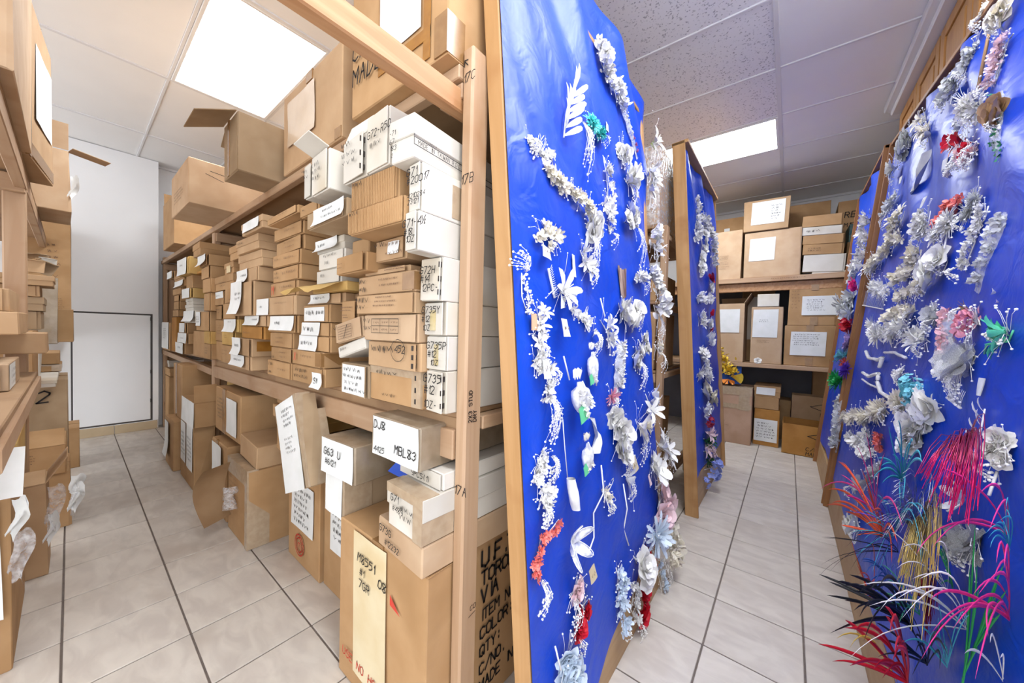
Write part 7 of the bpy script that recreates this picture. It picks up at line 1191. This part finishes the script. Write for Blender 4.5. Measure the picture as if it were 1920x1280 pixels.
        if many:
            q = MB()
            for i in range(e['n']):
                a, b = RN.sample(tips, 2) if len(tips) > 1 else (tips[0], tips[0]); s = RN.random()**2*.5; T_ = a.lerp(b, s); T_ = T_*RN.uniform(.6, 1.03)
                arch = abs(T_.x)*.25+T_.length*.18; c1 = T_*.45+Vector((0, arch, RN.uniform(-.01, .02)))
                pts = [(1-h)**2*Vector((RN.uniform(-w, w), RN.uniform(-w, w), .012))+2*h*(1-h)*c1+h*h*T_ for h in (0, .2, .4, .6, .8, 1)]
                q.tube(pts, .0010, 3, .0005)
            q.tube([(0, -.05, .01), (0, .01, .012)], w*.9, 6)
            o = build(q, 'foil_strands', cm_, r); o['kind'] = 'stuff'
        else:
            tips = [a for T0 in tips for a in ([T0] if e['n2'] < 2 else [T0*RN.uniform(.6, 1.02)+Vector((RN.uniform(-.03, .03), RN.uniform(-.05, .03), 0)) if q_ else T0 for q_ in range(e['n2'])])]
            for i, T_ in enumerate(tips):
                b0 = Vector((RN.uniform(-1, 1)*w*.6, RN.uniform(-1, 1)*w*.6, .012)); arch = abs(T_.x)*.22+.02; c1 = T_*.5+Vector((RN.uniform(-.01, .01), arch*RN.uniform(.4, 1.1), e['lift']*.2*RN.uniform(.0, 1.2)))
                q = MB(); N_ = 9; pts = [(1-h/N_)**2*b0+2*(h/N_)*(1-h/N_)*c1+(h/N_)**2*T_ for h in range(N_+1)]
                for s in range(N_+1):
                    tt = (pts[min(s+1, N_)]-pts[max(s-1, 0)]).normalized(); sd = tt.cross(Vector((0, 0, 1))); sd = sd.normalized() if sd.length > .01 else Vector((1, 0, 0)); wd = w*.5*(.35+.65*math.sin(min(1, .15+s/N_*.8)*pi))*(1 if s < N_ else .1); up = tt.cross(sd)*wd*.35
                    q.v += [tuple(pts[s]-sd*wd), tuple(pts[s]+up), tuple(pts[s]+sd*wd), tuple(pts[s]-up)]
                q.f = [(s*4+a, s*4+(a+1) % 4, (s+1)*4+(a+1) % 4, (s+1)*4+a) for s in range(N_) for a in range(4)]; q.sm = [True]*len(q.f)
                build(q, 'feather', cm_, r)
# ------------------------------------------------------------------ single things
# yellow feather chick toy on the pink carton, blue card behind it
r = bpy.data.objects.new('feather_chick', None); COL.objects.link(r); r.location = (-.53, 4.675, .648); tag(r, 'fluffy yellow feather ornament with orange foil foot on pinkish carton', 'ornament')
YE = petal_mat('ye'); OR = mat('orange foil', (244,150,60), .35)
q = MB(); rr = random.Random(3)
for i in range(300):
    c = Vector((-.07+rr.gauss(0, .045), rr.gauss(0, .03), .24+rr.gauss(0, .06))) if i < 190 else Vector((.02+rr.gauss(0, .03), rr.gauss(0, .03), .16+rr.gauss(0, .035)))
    d = Vector((rr.gauss(0, 1), rr.gauss(0, 1), rr.gauss(0, 1)+.3)).normalized()*.045; s = d.cross(Vector((rr.random(), rr.random(), rr.random()))).normalized()*.008; q.add([c-s, c+d*.6-s*1.4, c+d, c+d*.6+s*1.4, c+s], [(0, 1, 2, 3, 4)], True)
o = build(q, 'plumage', YE, r); o['kind'] = 'stuff'
q = MB(); q.sheet(lambda u, v: (.04+.09*v+.02*math.sin(u*6), -.02+.06*(u-.5), .10+.06*math.cos(u*5)*v-.02*v), 8, 6); build(q, 'foil_wing', YE, r)
q = MB()
for i in range(16): a = i*.4; q.add([(0, 0, .06), (math.cos(a)*.10-.03, math.sin(a)*.05-.01, .002+.04*(i % 2)), (math.cos(a+.3)*.10-.03, math.sin(a+.3)*.05-.01, .01)], [(0, 1, 2)])
build(q, 'foil_base', OR, r)
q = MB(); q.box(-.70, -.408, 4.72, 4.726, .655, .965, .001); o = build(q, 'blue_card', mat('cobalt card', (24,92,190), .5)); tag(o, 'plain blue card standing behind the yellow feather ornament', 'card')
# white silk flower on the back middle shelf
r = bpy.data.objects.new('silk_flower', None); COL.objects.link(r); r.location = (-.26, 4.685, .912); tag(r, 'single white silk flower lying on the back middle shelf edge', 'flower')
link('flower_head', flower('rose', 'w'), r, m4=Matrix.Translation((0, 0, .02)) @ Matrix.Rotation(1.2, 4, 'X') @ Matrix.Scale(.04, 4))
# folded lids and scraps jammed on the left shelving
for i in range(8):
    rr = random.Random(i); q = MB(); w, h = rr.uniform(.06, .10), rr.uniform(.05, .09)
    q.box(-.004, 0, -w/2, w/2, 0, h, .001); q.box(-.004, .04, -w/2, w/2, h-.004, h, .001)
    o = build(q, 'folded_lid', CARD['tbgpwtgb'[i]]); y = -.175+.015*(i % 5); z = 1.005+.475+.03+.055*i*.55
    o.location = (-3.95-.03*i, y+.02, 1.494+.0*i+(0 if i < 4 else .058)); o.rotation_euler = (rr.uniform(-.5, .5), 0, rr.uniform(-.4, .4)); tag(o, ['tan folded lid at the front of scraps on left shelving', 'brown folded lid leaning deepest among left shelving scraps', 'pink tan folded lid upright in left shelving scraps', 'grey tan folded lid between white and brown scraps at left', 'white folded lid stacked over the tan scrap at left', 'upper tan folded lid tilted over left shelving scraps', 'upper grey folded lid by the dark printed carton', 'brown lid scrap topmost beside the dark printed carton'][i], 'cardboard scrap', 'folded carton lids on left shelving')
# blue scrap stuck behind the flap of the tape wrapped box
q = MB(); q.add([(-1.04, .66, .70), (-.93, .70, .665), (-.90, .70, .74), (-.97, .68, .775)], [(0, 1, 2, 3)]); n = len(q.v); q.v += [(x, y+.004, z) for x, y, z in q.v]; q.f += [(7, 6, 5, 4), (0, 4, 5, 1), (1, 5, 6, 2), (2, 6, 7, 3), (3, 7, 4, 0)]; q.sm = [False]*6
o = build(q, 'plastic_scrap', mat('blue plastic scrap', (24,72,180), .35)); tag(o, 'blue plastic scrap poking out beside the upright flap of tape wrapped box', 'scrap')
